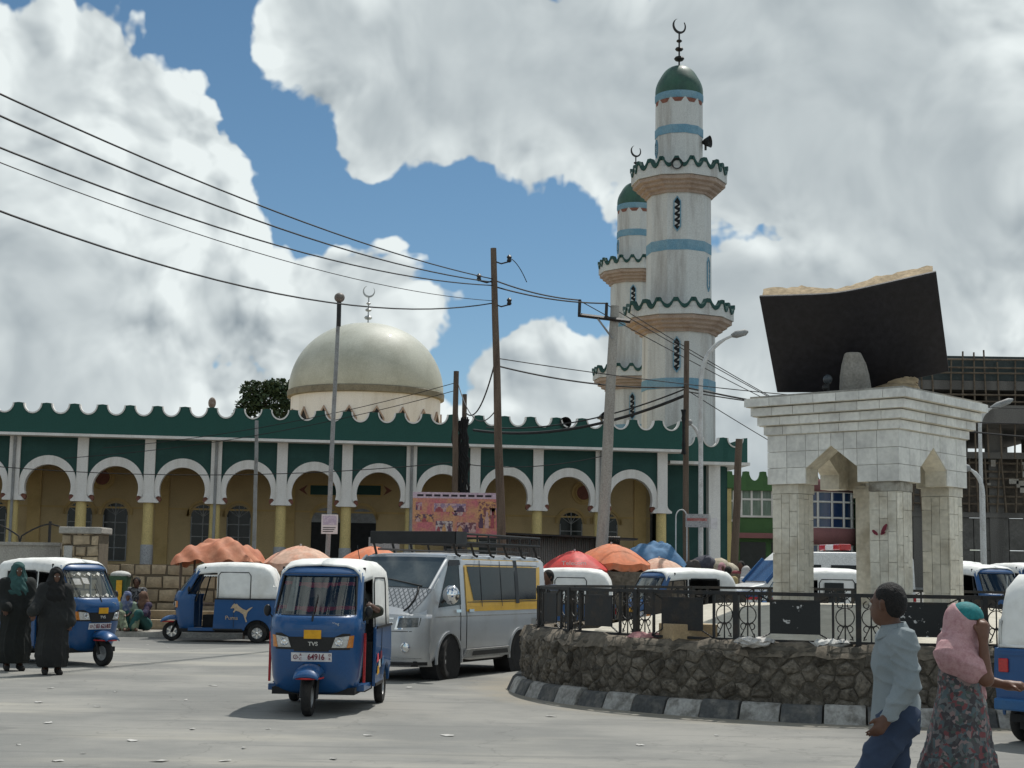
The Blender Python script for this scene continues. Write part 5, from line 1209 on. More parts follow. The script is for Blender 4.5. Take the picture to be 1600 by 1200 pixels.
for s_ in (1, -1):
    hl_ = npatch([(s_*.42, .775), (s_*.80, .795), (s_*.81, .98), (s_*.46, .97)], .016).build('headlight', 'chrome', vn, smooth=60)
    npatch([(s_*.46, .80), (s_*.78, .815), (s_*.79, .955), (s_*.49, .95)], .024).build('headlight_lens', mat('van_lens', (.10, .105, .10), (.24, .245, .24), 5, .1, 0, 40, coat=.5), hl_, smooth=60)
    fg = npatch([(s_*.48, .44), (s_*.76, .44), (s_*.78, .58), (s_*.48, .57)], .014).build('fog_lamp', 'blackplastic', vn)
    MB().lathe([(.075, 0), (.075, -.03), (.06, -.035), (.055, -.015), (.01, -.02)], 18, fz(s_*.60, .51, .02), axis='y').build('fog_lens', 'chrome', fg, smooth=40)
    MB().ball((s_*1.02, -1.72, 1.30), (.145, .085, .15)).build('mirror', 'chrome', vn, smooth=180)
    MB().tube([(s_*.86, -1.72, 1.18), (s_*.95, -1.74, 1.24)], .025, 6).build('mirror_arm', 'blackplastic', vn)
    dw = vside([(-1.78, 1.10), (-1.02, 1.14), (-1.02, 1.80), (-1.36, 1.80)], .006, s_).build('door_window', gd, vn, smooth=60)
    vside([(-1.40, 1.74), (-1.0, 1.76), (-1.0, 1.84), (-1.36, 1.84)], .02, s_, 1).build('rain_visor', 'blackplastic', dw)
    yb = vside([(-.86, 1.03), (1.98, 1.03), (2.10, 1.86), (-.86, 1.86)], .004, s_, 6).build('yellow_band', 'vanyellow', vn, smooth=60)
    sw_ = vside([(-.58, 1.20), (1.05, 1.20), (1.05, 1.74), (-.76, 1.74)], .009, s_, 4).build('side_window', gd, vn, smooth=60)
    vside([(1.12, 1.20), (1.84, 1.20), (1.92, 1.74), (1.12, 1.74)], .009, s_, 4).build('side_window', gd, vn, smooth=60)
    for yy in (-.30, .45): vside([(yy, 1.10), (yy+.02, 1.10), (yy+.02, 1.84), (yy, 1.84)], .014, s_, 3).build('window_post', 'blackplastic', sw_)
    vside([(1.0, 1.14), (1.14, 1.14), (1.14, 1.86), (1.0, 1.86)], .013, s_, 3).build('window_post', 'blackplastic', sw_)
    for z in (1.17, 1.765): vside([(-.8, z), (1.95, z), (1.95, z+.012), (-.8, z+.012)], .012, s_, 1).build('curtain_rail', 'blackplastic', sw_)
    for yy in (-1.05, -.84): MB().tube([vsec(yy, tt, s_)+Vector((s_*.002, 0, 0)) for tt in (.12, .2, .3, .4, .5, .6, .72)], .007, 4).build('door_seam', 'blackplastic', vn)
    vside([(-1.9, .95), (2.2, .95), (2.2, .965), (-1.9, .965)], .004, s_, 1).build('waist_line', 'dustsilver', vn)
    for yy in (-1.17, -.72): vside([(yy-.08, 1.02), (yy+.08, 1.02), (yy+.08, 1.065), (yy-.08, 1.065)], .03, s_, 1).build('door_handle', 'chrome', vn, solid=.02)
    sk = vside([(-.98, .30), (.72, .30), (.66, .44), (-.90, .44)], .035, s_, 2).build('side_skirt', 'dustsilver', vn, solid=.03)
    vside([(-.72, .335), (.62, .335), (.58, .405), (-.68, .405)], .056, s_, 1).build('skirt_inset', 'blackplastic', sk)
    vside([(1.55, .30), (2.3, .34), (2.3, .44), (1.6, .44)], .02, s_, 2).build('rear_skirt', 'dustsilver', vn)
    for cy in (FW, RW):
        MB().strip([(.44*math.cos(R(q)), .44*math.sin(R(q))) for q in range(-8, 189, 14)], [(.40*math.cos(R(q)), .40*math.sin(R(q))) for q in range(-8, 189, 14)], s_*.835, s_*.868, lambda u, v, w_: (w_, cy+u, .30+v)).build('wheel_arch', 'dustsilver' if cy == 9 else 'silver', vn, smooth=40)
        MB().lathe([(.42, s_*.55), (.42, s_*.84)], 24, (0, cy, .30), axis='x').build('wheel_well', 'darkint', vn)
        wheel(vn, (s_*.745, cy, WR_), WR_, .21, 'vw', True, R(12) if cy == FW else 0)
    MB().tube([(s_*.62, -1.15, 2.0), (s_*.62, 1.95, 2.0)], .018, 6).build('roof_rail', 'blackmetal', vn)
npatch([(-.83, .742), (.83, .742), (.83, .752), (-.83, .752)], .017, 30, 1).build('bumper_seam', 'blackplastic', vn)
npatch([(-.80, .335), (.80, .335), (.80, .352), (-.80, .352)], .018, 30, 1).build('bumper_crease', 'dustsilver', vn)
vside([(1.62, .70), (1.80, .70), (1.80, .88), (1.62, .88)], .003, 1, 2).build('fuel_flap', 'dustsilver', vn)
MB().grid(lambda u, v: fz(-.82+1.64*u, .24+.05*v, .012), 20, 1).build('lower_lip', 'blackplastic', vn)
MB().box(-.72, .72, -2.25, 2.25, .22, .30).build('underbody', 'darkint', vn)
MB().tube([fz(-.6, .30, 0)+Vector((0, .04, 0)), fz(.6, .30, 0)+Vector((0, .04, 0))], .02).build('tow_bar', 'blackplastic', vn)
npatch([(-.42, .42), (.42, .42), (.42, .60), (-.42, .60)], .012).build('air_intake', 'blackplastic', vn)
MB().tube([Vector((-.55, -1.75, 1.57)), Vector((-.75, -1.6, 2.05))], .006, 5).build('aerial', 'blackplastic', vn)
MB().tube([Vector((.62, -1.93, 1.43)), Vector((-.05, -1.80, 1.53))], .012, 5).build('wiper', 'blackplastic', vn)
# roof rack: frame, uprights, cross bars, windscreen board in front
rk_ = thing('roof_rack', 'black steel roof rack with a solid front board on the silver minibus', 'roof rack', (x, y, 0), th)
ry0, ry1, rz0, rz1, rwid = -1.12, 2.15, 2.12, 2.26, .74
for z in (rz0, rz1):
    MB().tube([(-rwid, ry0, z), (rwid, ry0, z), (rwid, ry1, z), (-rwid, ry1, z), (-rwid, ry0, z)], .022, 6).build('rack_rail', 'blackmetal', rk_)
for i in range(9):
    yy = ry0+(ry1-ry0)*i/8
    for s_ in (1, -1): MB().tube([(s_*rwid, yy, rz0), (s_*rwid, yy, rz1)], .016, 6).build('rack_upright', 'blackmetal', rk_)
    MB().tube([(-rwid, yy, rz0-.01), (rwid, yy, rz0-.01)], .016, 6).build('rack_crossbar', 'blackmetal', rk_)
for i in range(6):
    yy = ry0+.1+(ry1-ry0-.2)*i/5
    for s_ in (1, -1): MB().tube([(s_*rwid*.98, yy-.12, rz0), (s_*.735, yy, 1.93), (s_*.80, yy+.01, 1.90)], .022, 6).build('rack_foot', 'blackmetal', rk_)
MB().box(-rwid-.03, rwid+.03, ry0-.05, ry0-.02, rz0-.03, rz1+.03).build('front_board', 'blackplastic', rk_, bevel=.01)
for s_ in (1, -1): MB().box(s_*(rwid+.025), s_*(rwid+.045), ry0-.02, ry0+.35, rz0-.03, rz1+.03).build('side_board', 'blackplastic', rk_)

# ---- white ambulance van with a red light bar behind the monument
ax, ay = PX(1275, 37.5, 1), 37.5
am = thing('ambulance', 'white van with a red and white roof light bar behind the monument', 'van', (ax, ay, GZ(ax, ay)), R(-78))
def amb():
    m = MB(); prof = [(-2.3, .35), (-2.35, .9), (-2.2, 1.12), (-1.55, 1.25), (-1.05, 1.80), (-.8, 2.0), (1.9, 2.02), (2.2, 1.9), (2.25, .4)]
    return m.prism(prof, -.85, .85, lambda u, v, w_: (w_*(1 if v < 1.2 else .92), u, v))
b_ = amb().build('body', mat('ambulance_white', (.78, .78, .76), (.66, .65, .62), 2, .4, coat=.4), am, bevel=.06)
for s_ in (1, -1):
    for (a, b2) in ((-.85, -.2), (.05, .75), (1.0, 1.7)): MB().box(s_*.86, s_*.868, a, b2, 1.15, 1.7, lambda x_, y_, z_: (x_-s_*.068*min(1, max(0, (z_-1.15)*0+1)), y_, z_)).build('side_window', gd, am, bevel=.02)
    for cy in (-1.5, 1.4): wheel(am, (s_*.74, cy, .33), .33, .2, 'vw', True)
    MB().box(s_*.851, s_*.853, -2.2, 2.2, .86, .96).build('stripe', 'red', am)
MB().add([(-.70, -1.54, 1.29), (.70, -1.54, 1.29), (.68, -1.09, 1.79), (-.68, -1.09, 1.79)], [(0, 1, 2, 3)]).build('windscreen', 'glassblue', am, solid=.02)
for s_ in (1, -1): MB().tube([(s_*.76, -1.58, 1.27), (s_*.74, -1.06, 1.83)], .05, 6).build('windscreen_pillar', 'tukblue', am)
MB().box(-.86, .86, -2.36, -1.3, .92, 1.06).build('bonnet_band', 'tukblue', am, bevel=.02)
lb = MB().box(-.62, .62, .35, .65, 2.06, 2.20).build('light_bar', mat('lightbar_clear', (.72, .70, .70), None, 5, .3), am, bevel=.03)
for s_ in (1, -1): MB().box(s_*.22, s_*.625, .345, .655, 2.055, 2.205).build('red_lens', 'redlens', lb, bevel=.03)
MB().box(-.5, .5, .4, .6, 2.02, 2.06).build('bar_foot', 'blackplastic', lb)
# rickshaw with blue bonnet and windows in its canopy, in front of the ambulance
tC = rickshaw('rickshaw with small dark windows cut in its white canopy, behind the left monument column', PX(1262, 31, 1), 31, R(-80), '')
for a, b2 in ((.12, .52), (.74, 1.06)):
    MB().box(.603, .61, a, b2, 1.12, 1.5).build('canopy_window', gd, tC, bevel=.04)

# ================================================================== PEOPLE (smooth-union bodies meshed by surface nets)
def sdf_mesh(name, prims, vox, k, m, parent, disp=None, cut=None):
    lo = np.array([1e9]*3); hi = -lo
    for p in prims:
        pts = np.array([p[1], p[2]] if p[0] == 'cap' else [p[1]], float); r_ = max(p[3], p[4]) if p[0] == 'cap' else max(p[2])
        lo = np.minimum(lo, pts.min(0)-r_-3*vox); hi = np.maximum(hi, pts.max(0)+r_+3*vox)
    n = np.ceil((hi-lo)/vox).astype(int)+1
    ax = [lo[i]+vox*np.arange(n[i]) for i in range(3)]
    X, Y, Z = np.meshgrid(*ax, indexing='ij'); X = X.astype(np.float32); Y = Y.astype(np.float32); Z = Z.astype(np.float32)
    d = np.full(X.shape, 9.0, np.float32)
    for p in prims:
        if p[0] == 'cap':
            a, b, r0, r1 = np.array(p[1], float), np.array(p[2], float), p[3], p[4]; fl = p[5] if len(p) > 5 else (1, 1, 1); kk = p[6] if len(p) > 6 else k
            q = [(X-a[0])/fl[0], (Y-a[1])/fl[1], (Z-a[2])/fl[2]]; e = (b-a)/np.array(fl); L2 = float(e@e)+1e-9
            t = np.clip((q[0]*e[0]+q[1]*e[1]+q[2]*e[2])/L2, 0, 1)
            s_ = np.sqrt((q[0]-t*e[0])**2+(q[1]-t*e[1])**2+(q[2]-t*e[2])**2)-(r0+(r1-r0)*t); s_ *= min(fl)
        else:
            c, r_ = p[1], p[2]; kk = p[3] if len(p) > 3 else k
            qn = np.sqrt(((X-c[0])/r_[0])**2+((Y-c[1])/r_[1])**2+((Z-c[2])/r_[2])**2); s_ = (qn-1)*min(r_)
        h = np.maximum(kk-np.abs(d-s_), 0)/kk; d = np.minimum(d, s_)-h*h*kk*.25
    if disp is not None: d = d+disp(X, Y, Z)
    if cut is not None: d = np.maximum(d, cut(X, Y, Z))
    ins = d < 0; nx, ny, nz = d.shape
    cs = [(i, j, l) for i in (0, 1) for j in (0, 1) for l in (0, 1)]
    sub = lambda A, c: A[c[0]:nx-1+c[0], c[1]:ny-1+c[1], c[2]:nz-1+c[2]]
    cnt = sum(sub(ins, c).astype(np.int8) for c in cs); act = (cnt > 0) & (cnt < 8)
    acc = np.zeros(act.shape+(3,), np.float32); num = np.zeros(act.shape, np.float32)
    for c in cs:
        for axn in range(3):
            if c[axn]: continue
            c2 = list(c); c2[axn] = 1; a, b = sub(d, c), sub(d, c2); cr = (a < 0) != (b < 0)
            t = np.where(cr, a/(a-b+1e-12*(a == b)), 0)
            for q in range(3): acc[..., q] += np.where(cr, (c[q]+t) if q == axn else c[q], 0)
            num += cr
    idx = -np.ones(act.shape, np.int64); I = np.argwhere(act); idx[act] = np.arange(len(I))
    V = lo+vox*(I+acc[act]/num[act][:, None]); Fs = []
    for axn in range(3):
        s1 = [slice(None)]*3; s2 = [slice(None)]*3; s1[axn] = slice(0, -1); s2[axn] = slice(1, None)
        cr = ins[tuple(s1)] != ins[tuple(s2)]; o1, o2 = [q for q in range(3) if q != axn]
        E = np.argwhere(cr); E = E[(E[:, o1] > 0) & (E[:, o2] > 0) & (E[:, o1] < act.shape[o1]) & (E[:, o2] < act.shape[o2])]
        if not len(E): continue
        def g_(a, b): q = E.copy(); q[:, o1] -= a; q[:, o2] -= b; return idx[q[:, 0], q[:, 1], q[:, 2]]
        Fs.append(np.stack([g_(1, 1), g_(0, 1), g_(0, 0), g_(1, 0)], 1))
    Fs = np.concatenate(Fs); Fs = Fs[(Fs >= 0).all(1)]
    return MB().add(V.tolist(), Fs.tolist()).build(name, m, parent, smooth=180)
def vec(*a): return Vector(a)
def hand(w_, d, n, s=1.0, curl_=.5, side=1):
    d = Vector(d).normalized(); n = Vector(n); n = (n-d*n.dot(d)).normalized(); sd_ = d.cross(n)*side
    P_ = []; w_ = Vector(w_); kn = w_+d*.085*s
    P_.append(('cap', w_+d*.015*s, kn, .026*s, .032*s)); P_.append(('cap', w_+d*.03*s+sd_*.012*s, kn+sd_*.024*s, .018*s, .013*s)); P_.append(('cap', w_+d*.03*s-sd_*.012*s, kn-sd_*.024*s, .018*s, .013*s))
    for i, l in enumerate((.068, .078, .072, .055)):
        o = (i-1.5)*.0195*s; b0 = kn+sd_*o; c1 = curl_*(.55+.1*i); c2 = curl_*(1.3+.12*i)
        m1 = b0+(d*math.cos(c1)+n*math.sin(c1))*l*.55*s; m2 = m1+(d*math.cos(c2)+n*math.sin(c2))*l*.5*s
        P_ += [('cap', b0, m1, .0098*s, .0088*s, (1, 1, 1), .006), ('cap', m1, m2, .0088*s, .0068*s, (1, 1, 1), .006)]
    t0 = w_+d*.03*s-sd_*.028*s; t1 = t0+(d*.75-sd_*.55+n*.25).normalized()*.042*s; t2 = t1+(d*.9-sd_*.05+n*.45).normalized()*.034*s
    P_ += [('cap', t0, t1, .0125*s, .0105*s, (1, 1, 1), .01), ('cap', t1, t2, .0105*s, .008*s, (1, 1, 1), .006)]
    return P_
STAND = dict(pel=(0, 0, .90), chest=(0, 0, 1.22), neck=(0, .01, 1.42), head=(0, -.015, 1.575), shL=(.185, .01, 1.37), shR=(-.185, .01, 1.37), elL=(.23, .03, 1.10), elR=(-.23, .03, 1.10), wrL=(.24, -.05, .86), wrR=(-.24, -.05, .86),
             hpL=(.09, 0, .88), hpR=(-.09, 0, .88), knL=(.10, -.02, .48), knR=(-.10, -.02, .48), anL=(.10, .02, .09), anR=(-.10, .02, .09), toL=(.12, -.15, .035), toR=(-.12, -.15, .035), hd=(0, -.1, -1), hn=(0, -1, 0))
def body_prims(J, yaw=0, hs=1.0, nohands=()):
    H = Vector(J['head']); f = Vector((math.sin(yaw), -math.cos(yaw), 0)); s_ = Vector((math.cos(yaw), math.sin(yaw), 0)); u = Vector((0, 0, 1))
    P_ = [('ell', H+u*.02, (.078, .092, .105) if abs(math.sin(yaw)) < .5 else (.088, .082, .105)), ('cap', H-u*.055+f*.028, H-u*.085+f*.045, .055, .038), ('cap', H-u*.03+f*.06, H-u*.065+f*.06, .038, .034), ('cap', J['neck'], H-u*.04-f*.012, .056, .05)]
    P_ += [('cap', H+u*.012+f*.084, H-u*.028+f*.096, .010, .015, (1, 1, 1), .015), ('cap', H-u*.058+f*.088-s_*.018, H-u*.058+f*.088+s_*.018, .009, .009, (1, 1, 1), .012), ('cap', H+u*.022+f*.08-s_*.035, H+u*.022+f*.08+s_*.035, .013, .013, (1, 1, 1), .015)]
    for q in (1, -1): P_.append(('cap', H+s_*q*.082-f*.008-u*.02, H+s_*q*.088-f*.014+u*.018, .011, .016, (1, 1, 1), .01))
    P_ += [('cap', J['pel'], J['chest'], .125, .135, (1.12, .8, 1)), ('cap', J['chest'], Vector(J['neck'])-u*.06, .135, .085, (1.15, .78, 1)), ('cap', J['shL'], J['shR'], .062, .062)]
    for q in 'LR':
        P_ += [('cap', J['sh'+q], J['el'+q], .056, .042), ('cap', J['el'+q], J['wr'+q], .042, .026), ('cap', J['hp'+q], J['kn'+q], .085, .056), ('cap', J['kn'+q], J['an'+q], .054, .036), ('cap', J['an'+q], J['to'+q], .04, .032)]
        if q not in nohands: P_ += hand(J['wr'+q], J.get('hd'+q, J['hd']), J.get('hn'+q, J['hn']), hs, J.get('curl', .5), 1 if q == 'L' else -1)
    return P_
def shirt_prims(J, t=.016, hem=-.06, sleeve=1.0):
    u = Vector((0, 0, 1)); pel = Vector(J['pel'])
    P_ = [('cap', pel+u*hem, J['chest'], .138+t, .138+t, (1.14, .84, 1)), ('cap', J['chest'], Vector(J['neck'])-u*.075, .138+t, .085+t, (1.15, .80, 1)), ('cap', J['shL'], J['shR'], .064+t, .064+t)]
    for q in 'LR':
        P_.append(('cap', J['sh'+q], J['el'+q], .062+t, .052+t))
        if sleeve > .5: e, w_ = Vector(J['el'+q]), Vector(J['wr'+q]); P_.append(('cap', e, e.lerp(w_, .93), .052+t, .036+t))
    return P_
def trouser_prims(J, t=.02):
    u = Vector((0, 0, 1)); P_ = [('cap', J['hpL'], J['hpR'], .115, .115), ('cap', J['pel'], Vector(J['pel'])+u*.06, .135, .13, (1.1, .82, 1))]
    for q in 'LR': P_ += [('cap', J['hp'+q], J['kn'+q], .088+t, .066+t), ('cap', J['kn'+q], Vector(J['an'+q])+u*.01, .064+t, .055+t)]
    return P_
def shoe_prims(J):
    P_ = []
    for q in 'LR': a, b = Vector(J['an'+q]), Vector(J['to'+q]); P_ += [('cap', a-Vector((0, 0, .03)), b, .052, .042), ('cap', a, a+Vector((0, 0, .04)), .05, .05)]
    return P_
def hair_prims(J, yaw=0, t=.012):
    H = Vector(J['head']); f = Vector((math.sin(yaw), -math.cos(yaw), 0)); u = Vector((0, 0, 1))
    return [('ell', H+u*.045-f*.022, (.085+t, .085+t, .088+t)), ('ell', H+u*.005-f*.045, (.074+t, .068+t, .075+t))]
def wrinkle(a, s, seed=0):
    def f(X, Y, Z): return a*(np.sin(X*s+seed+3*np.sin(Z*s*.45+seed))*np.sin(Z*s*.8+2*np.sin(X*s*.5+Y*s*.6))+.6*np.sin((X+Y)*s*1.7+Z*s*1.1+seed*2))
    return f
def cmat(name, c, c2=None, sc=3): return mat(name, c, c2, sc, .85, .05, 160, grain=.04)
def scaleJ(J, s): return {k: (tuple(x*s for x in v) if isinstance(v, tuple) and k[:2] not in ('hd', 'hn') else v) for k, v in J.items()}
def person(label, loc, rz, J, shirt, trousers, yaw=0, vox=.02, hair=True, sleeve=1.0, group='people in the street', hem=-.06, skirt=None, scarf=None, shoes=True):
    t = thing('person', label, 'person', loc, rz, group)
    sdf_mesh('body', body_prims(J, yaw), max(vox*.8, .009), .03, 'skin', t)
    sdf_mesh('shirt', shirt_prims(J, .016, hem, sleeve), vox, .04, shirt, t, wrinkle(.004, 38))
    if skirt:
        p = Vector(J['pel']); zb_ = .10*J['pel'][2]/.9
        sdf_mesh('skirt', [('cap', p+Vector((0, 0, .05)), (0, .02, zb_+.22), .15, .22, (1.1, .9, 1)), ('cap', (0, .02, zb_+.3), (0, .02, zb_+.2), .21, .235)], vox, .05, skirt, t, wrinkle(.012, 22), lambda X, Y, Z: zb_-Z)
    elif trousers: sdf_mesh('trousers', trouser_prims(J), vox, .04, trousers, t, wrinkle(.005, 30, 2))
    if shoes: sdf_mesh('shoes', shoe_prims(J), max(vox*.8, .01), .02, cmat('dark_shoes', (.02, .018, .016)), t)
    if scarf:
        H = Vector(J['head']); f = Vector((math.sin(yaw), -math.cos(yaw), 0))
        sdf_mesh('headscarf', [('ell', H+Vector((0, 0, .03))-f*.015, (.105, .11, .125)), ('cap', H-Vector((0, 0, .02))-f*.03, Vector(J['neck'])-f*.01, .105, .13), ('cap', J['neck'], Vector(J['chest']), .13, .15, (1.15, .85, 1))], vox*.8, .05, scarf, t, wrinkle(.006, 30), lambda X, Y, Z: .052-np.sqrt(((X-(H+f*.115).x))**2+((Y-(H+f*.115).y))**2+((Z-H.z+.015)*.72)**2))
    elif hair: sdf_mesh('hair', hair_prims(J, yaw), vox*.6, .03, 'hair', t)
    return t
def at(px, Y, py=None): return Vector((PX(px, Y, 1.0), Y, GZ(PX(px, Y, 1.0), Y)))

# --- man in the grey shirt, walking left across the foreground
J = dict(STAND); s_ = .955
J.update(pel=(0, 0, .90), chest=(0, .0, 1.22), neck=(0, -.01, 1.42), head=(0, -.045, 1.565), elL=(.235, .015, 1.09), wrL=(.265, -.125, .90), shL=(.165, .01, 1.345), shR=(-.165, .01, 1.345), elR=(-.23, .08, 1.10), wrR=(-.23, .16, .86),
         knL=(.10, -.22, .50), anL=(.10, -.31, .12), toL=(.11, -.47, .07), knR=(-.09, .02, .48), anR=(-.09, .33, .13), toR=(-.10, .20, .03), hd=(.0, -.45, -.9), hn=(-.6, -.75, .3), hdL=(.03, -.62, -.78), hnL=(-.85, -.25, .3), curl=.55)
J = scaleJ(J, s_)
YM = 9.25; yaw = R(-42)
man = thing('person', 'man in grey long sleeved shirt and blue jeans walking left in the foreground', 'person', (PX(1398, YM, 1.2), YM, 0), R(-88), 'people in the street')
sdf_mesh('body', body_prims(J, yaw), .0085, .028, 'skin', man)
shm = cmat('grey_shirt', (.235, .27, .285), (.20, .235, .25), 5)
ridge = lambda v: (1-np.abs(np.sin(v)))**2.2
hemz = .815
sp_ = shirt_prims(J, .006, -.085)+[('cap', Vector(J['neck'])-Vector((0, 0, .075)), J['shL'], .058, .054), ('cap', Vector(J['neck'])-Vector((0, 0, .075)), J['shR'], .058, .054)]
sdf_mesh('shirt', sp_, .0075, .045, shm, man, lambda X, Y, Z: -.013*ridge(Z*13-Y*15+1.6*np.sin(X*9+Z*5)+.5)*np.clip(.5+.7*np.sin(Y*9+Z*7+X*4), 0, 1)-.011*ridge(Z*19+Y*17+1.2*np.sin(Z*8+X*11))*np.clip(np.sin(Z*11+1)*1.2, 0, 1)-.011*ridge(Z*31-Y*12+X*9+2*np.sin(Y*10))*(X > .17)-.022*np.clip((1.05-Z)/.25, 0, 1)*(np.abs(X) < .2), lambda X, Y, Z: np.where(np.abs(X) < .205, hemz+.03*np.cos(Y*22)-Z, -1))
nk_ = Vector(J['neck'])
MB().grid(lambda u, v: (nk_.x+.070*math.cos(2*PI*u)*(1+.55*v**1.2), nk_.y+.068*math.sin(2*PI*u)*(1+.50*v**1.2)+.004, nk_.z+.030-.058*v+.012*math.sin(2*PI*u)-.03*v*max(0, -math.sin(2*PI*u))**3), 32, 4).build('collar', shm, man, smooth=180, solid=.008)
sdf_mesh('jeans', trouser_prims(J, .016), .009, .04, cmat('dark_jeans', (.028, .045, .085), (.04, .06, .105), 4), man, lambda X, Y, Z: -.014*ridge(Z*17+Y*14+1.5*np.sin(X*9))*np.clip(np.sin(Z*8+2), 0, 1)-.010*ridge(Z*26-Y*19+X*8))
sdf_mesh('shoes', shoe_prims(J), .011, .02, cmat('dark_shoes', (.02, .018, .016)), man)
sdf_mesh('hair', [('ell', Vector(J['head'])+Vector((0, 0, .048))-Vector((math.sin(yaw), -math.cos(yaw), 0))*.024, (.092, .092, .088)), ('ell', Vector(J['head'])+Vector((0, 0, .0))-Vector((math.sin(yaw), -math.cos(yaw), 0))*.046, (.080, .074, .078))], .008, .03, 'hair', man, wrinkle(.0025, 190))
Hm = Vector(J['head']); f_ = Vector((math.sin(yaw), -math.cos(yaw), 0)); sdv = Vector((math.cos(yaw), math.sin(yaw), 0))
for q in (1, -1): MB().ball(Hm+f_*.085+sdv*q*.032+Vector((0, 0, .004)), .012).build('eye', mat('eye_white', (.6, .57, .52), None, 3, .3), man, smooth=180)

# --- woman in the floral dress and pink scarf, hand raised to her face
YW = 9.7
def floral():
    m = bpy.data.materials.new('floral_cloth'); m.use_nodes = True; t = m.node_tree; b = t.nodes['Principled BSDF']; L = t.links.new
    co = t.nodes.new('ShaderNodeTexCoord').outputs['Object']
    n0 = t.nodes.new('ShaderNodeTexNoise'); n0.inputs['Scale'].default_value = 14; n0.inputs['Detail'].default_value = 3; L(co, n0.inputs['Vector'])
    ad = t.nodes.new('ShaderNodeVectorMath'); ad.operation = 'MULTIPLY_ADD'; L(n0.outputs['Color'], ad.inputs[0]); ad.inputs[1].default_value = (.09,)*3; L(co, ad.inputs[2])
    v = t.nodes.new('ShaderNodeTexVoronoi'); v.inputs['Scale'].default_value = 40; L(ad.outputs[0], v.inputs['Vector'])
    r = t.nodes.new('ShaderNodeValToRGB'); r.color_ramp.interpolation = 'CONSTANT'
    e = r.color_ramp.elements; cols = [(0, (.055, .05, .055)), (.24, (.15, .15, .15)), (.42, (.19, .06, .065)), (.52, (.085, .12, .13)), (.66, (.085, .08, .082)), (.84, (.26, .19, .185)), (.93, (.07, .095, .085))]
    e[0].position = 0; e[0].color = (*cols[0][1], 1); e[1].position = cols[1][0]; e[1].color = (*cols[1][1], 1)
    for p_, c_ in cols[2:]: q = e.new(p_); q.color = (*c_, 1)
    sp = t.nodes.new('ShaderNodeSeparateColor'); L(v.outputs['Color'], sp.inputs[0]); L(sp.outputs[0], r.inputs[0]); L(r.outputs[0], b.inputs['Base Color']); b.inputs['Roughness'].default_value = .8
    return m
fl = floral(); pk = mat('pink_scarf_cloth', (.52, .31, .315), (.40, .20, .215), 26, .85, .08, 120, grain=.06)
wo_ = thing('person', 'woman in floral dress and pink scarf raising a hand to her face', 'person', (PX(1499, YW, 1.2), YW, 0), R(58), 'people in the street')
s_ = .885; Jw = dict(STAND)
Jw.update(head=(0, -.05, 1.555), elR=(-.14, -.22, 1.19), wrR=(-.085, -.19, 1.46), hdR=(.45, .05, 1), hnR=(.5, .6, -.2), elL=(.24, -.04, 1.17), wrL=(.26, -.25, 1.13), hdL=(.15, -1, -.05), hnL=(0, .1, -1), curl=.4,
          knL=(.09, -.10, .48), anL=(.09, -.12, .1), toL=(.1, -.28, .04), knR=(-.09, .06, .48), anR=(-.09, .16, .1), toR=(-.1, .02, .035), shL=(.155, .01, 1.35), shR=(-.155, .01, 1.35))
Jw = scaleJ(Jw, s_)
sdf_mesh('body', body_prims(Jw), .0085, .028, mat('warm_brown_skin', (.16, .075, .045), (.13, .06, .036), 8, .5, .03, 60, grain=.04), wo_)
sdf_mesh('dress', [('cap', (0, 0, .82), (0, 0, 1.06), .135, .14, (1.12, .86, 1)), ('cap', (0, 0, 1.06), (0, 0, 1.17), .13, .09, (1.15, .8, 1)), ('cap', Jw['shL'], Jw['shR'], .06, .06), ('cap', (0, 0, .84), (0, .02, .42), .155, .225, (1.05, 1, 1)), ('cap', (0, .02, .45), (0, .03, .25), .22, .265), ('cap', (0, .03, .3), (0, .03, .12), .26, .275),
                  ('cap', Jw['shR'], Vector(Jw['shR']).lerp(Vector(Jw['elR']), .55), .066, .06), ('cap', Jw['shL'], Vector(Jw['shL']).lerp(Vector(Jw['elL']), .7), .066, .06)], .011, .06, fl, wo_, lambda X, Y, Z: (-.024*ridge(np.arctan2(Y, X)*5+1.5*np.sin(Z*4))*np.clip((.98-Z)/.4, 0, 1)-.006*ridge(Z*15+Y*12+X*11)), lambda X, Y, Z: .05-Z)
hw = Vector(Jw['head']); fw = Vector((0, -1, 0)); nw = Vector(Jw['neck']); cw2 = Vector(Jw['chest'])
sdf_mesh('headscarf', [('ell', hw+Vector((0, .022, .018)), (.106, .112, .122)), ('cap', hw-Vector((0, -.02, .04)), nw-Vector((0, .0, .03)), .098, .112), ('cap', nw-Vector((0, 0, .04)), cw2+Vector((-.01, -.02, .07)), .13, .145, (1.15, .9, 1)),
                       ('cap', nw+Vector((.10, .02, -.05)), cw2+Vector((.20, .0, -.10)), .075, .05), ('cap', nw+Vector((.12, -.02, -.08)), cw2+Vector((.24, -.06, -.14)), .055, .035), ('cap', nw-Vector((0, 0, .06)), Vector(Jw['shR'])+Vector((-.01, 0, -.02)), .085, .080), ('cap', Jw['shR'], Vector(Jw['shR']).lerp(Vector(Jw['elR']), .62), .085, .082), ('cap', nw-Vector((0, 0, .06)), Vector(Jw['shL'])+Vector((.01, 0, -.02)), .085, .080)], .0085, .05, pk, wo_,
         lambda X, Y, Z: -.012*ridge(Z*21+X*13-Y*6+.9*np.sin(X*7+Z*4))*np.clip((hw.z+.02-Z)*9, 0, 1)-.005*ridge(Z*38+X*26)*np.clip((hw.z-Z)*9, 0, 1)-.003, lambda X, Y, Z: np.maximum(.064-np.sqrt((X-hw.x)**2+(Y-hw.y+.125)**2+((Z-hw.z)*.74)**2), np.where((Y < .04) & (Z > hw.z+.03), Z-hw.z-.085-.9*(Y+.03), -1)))
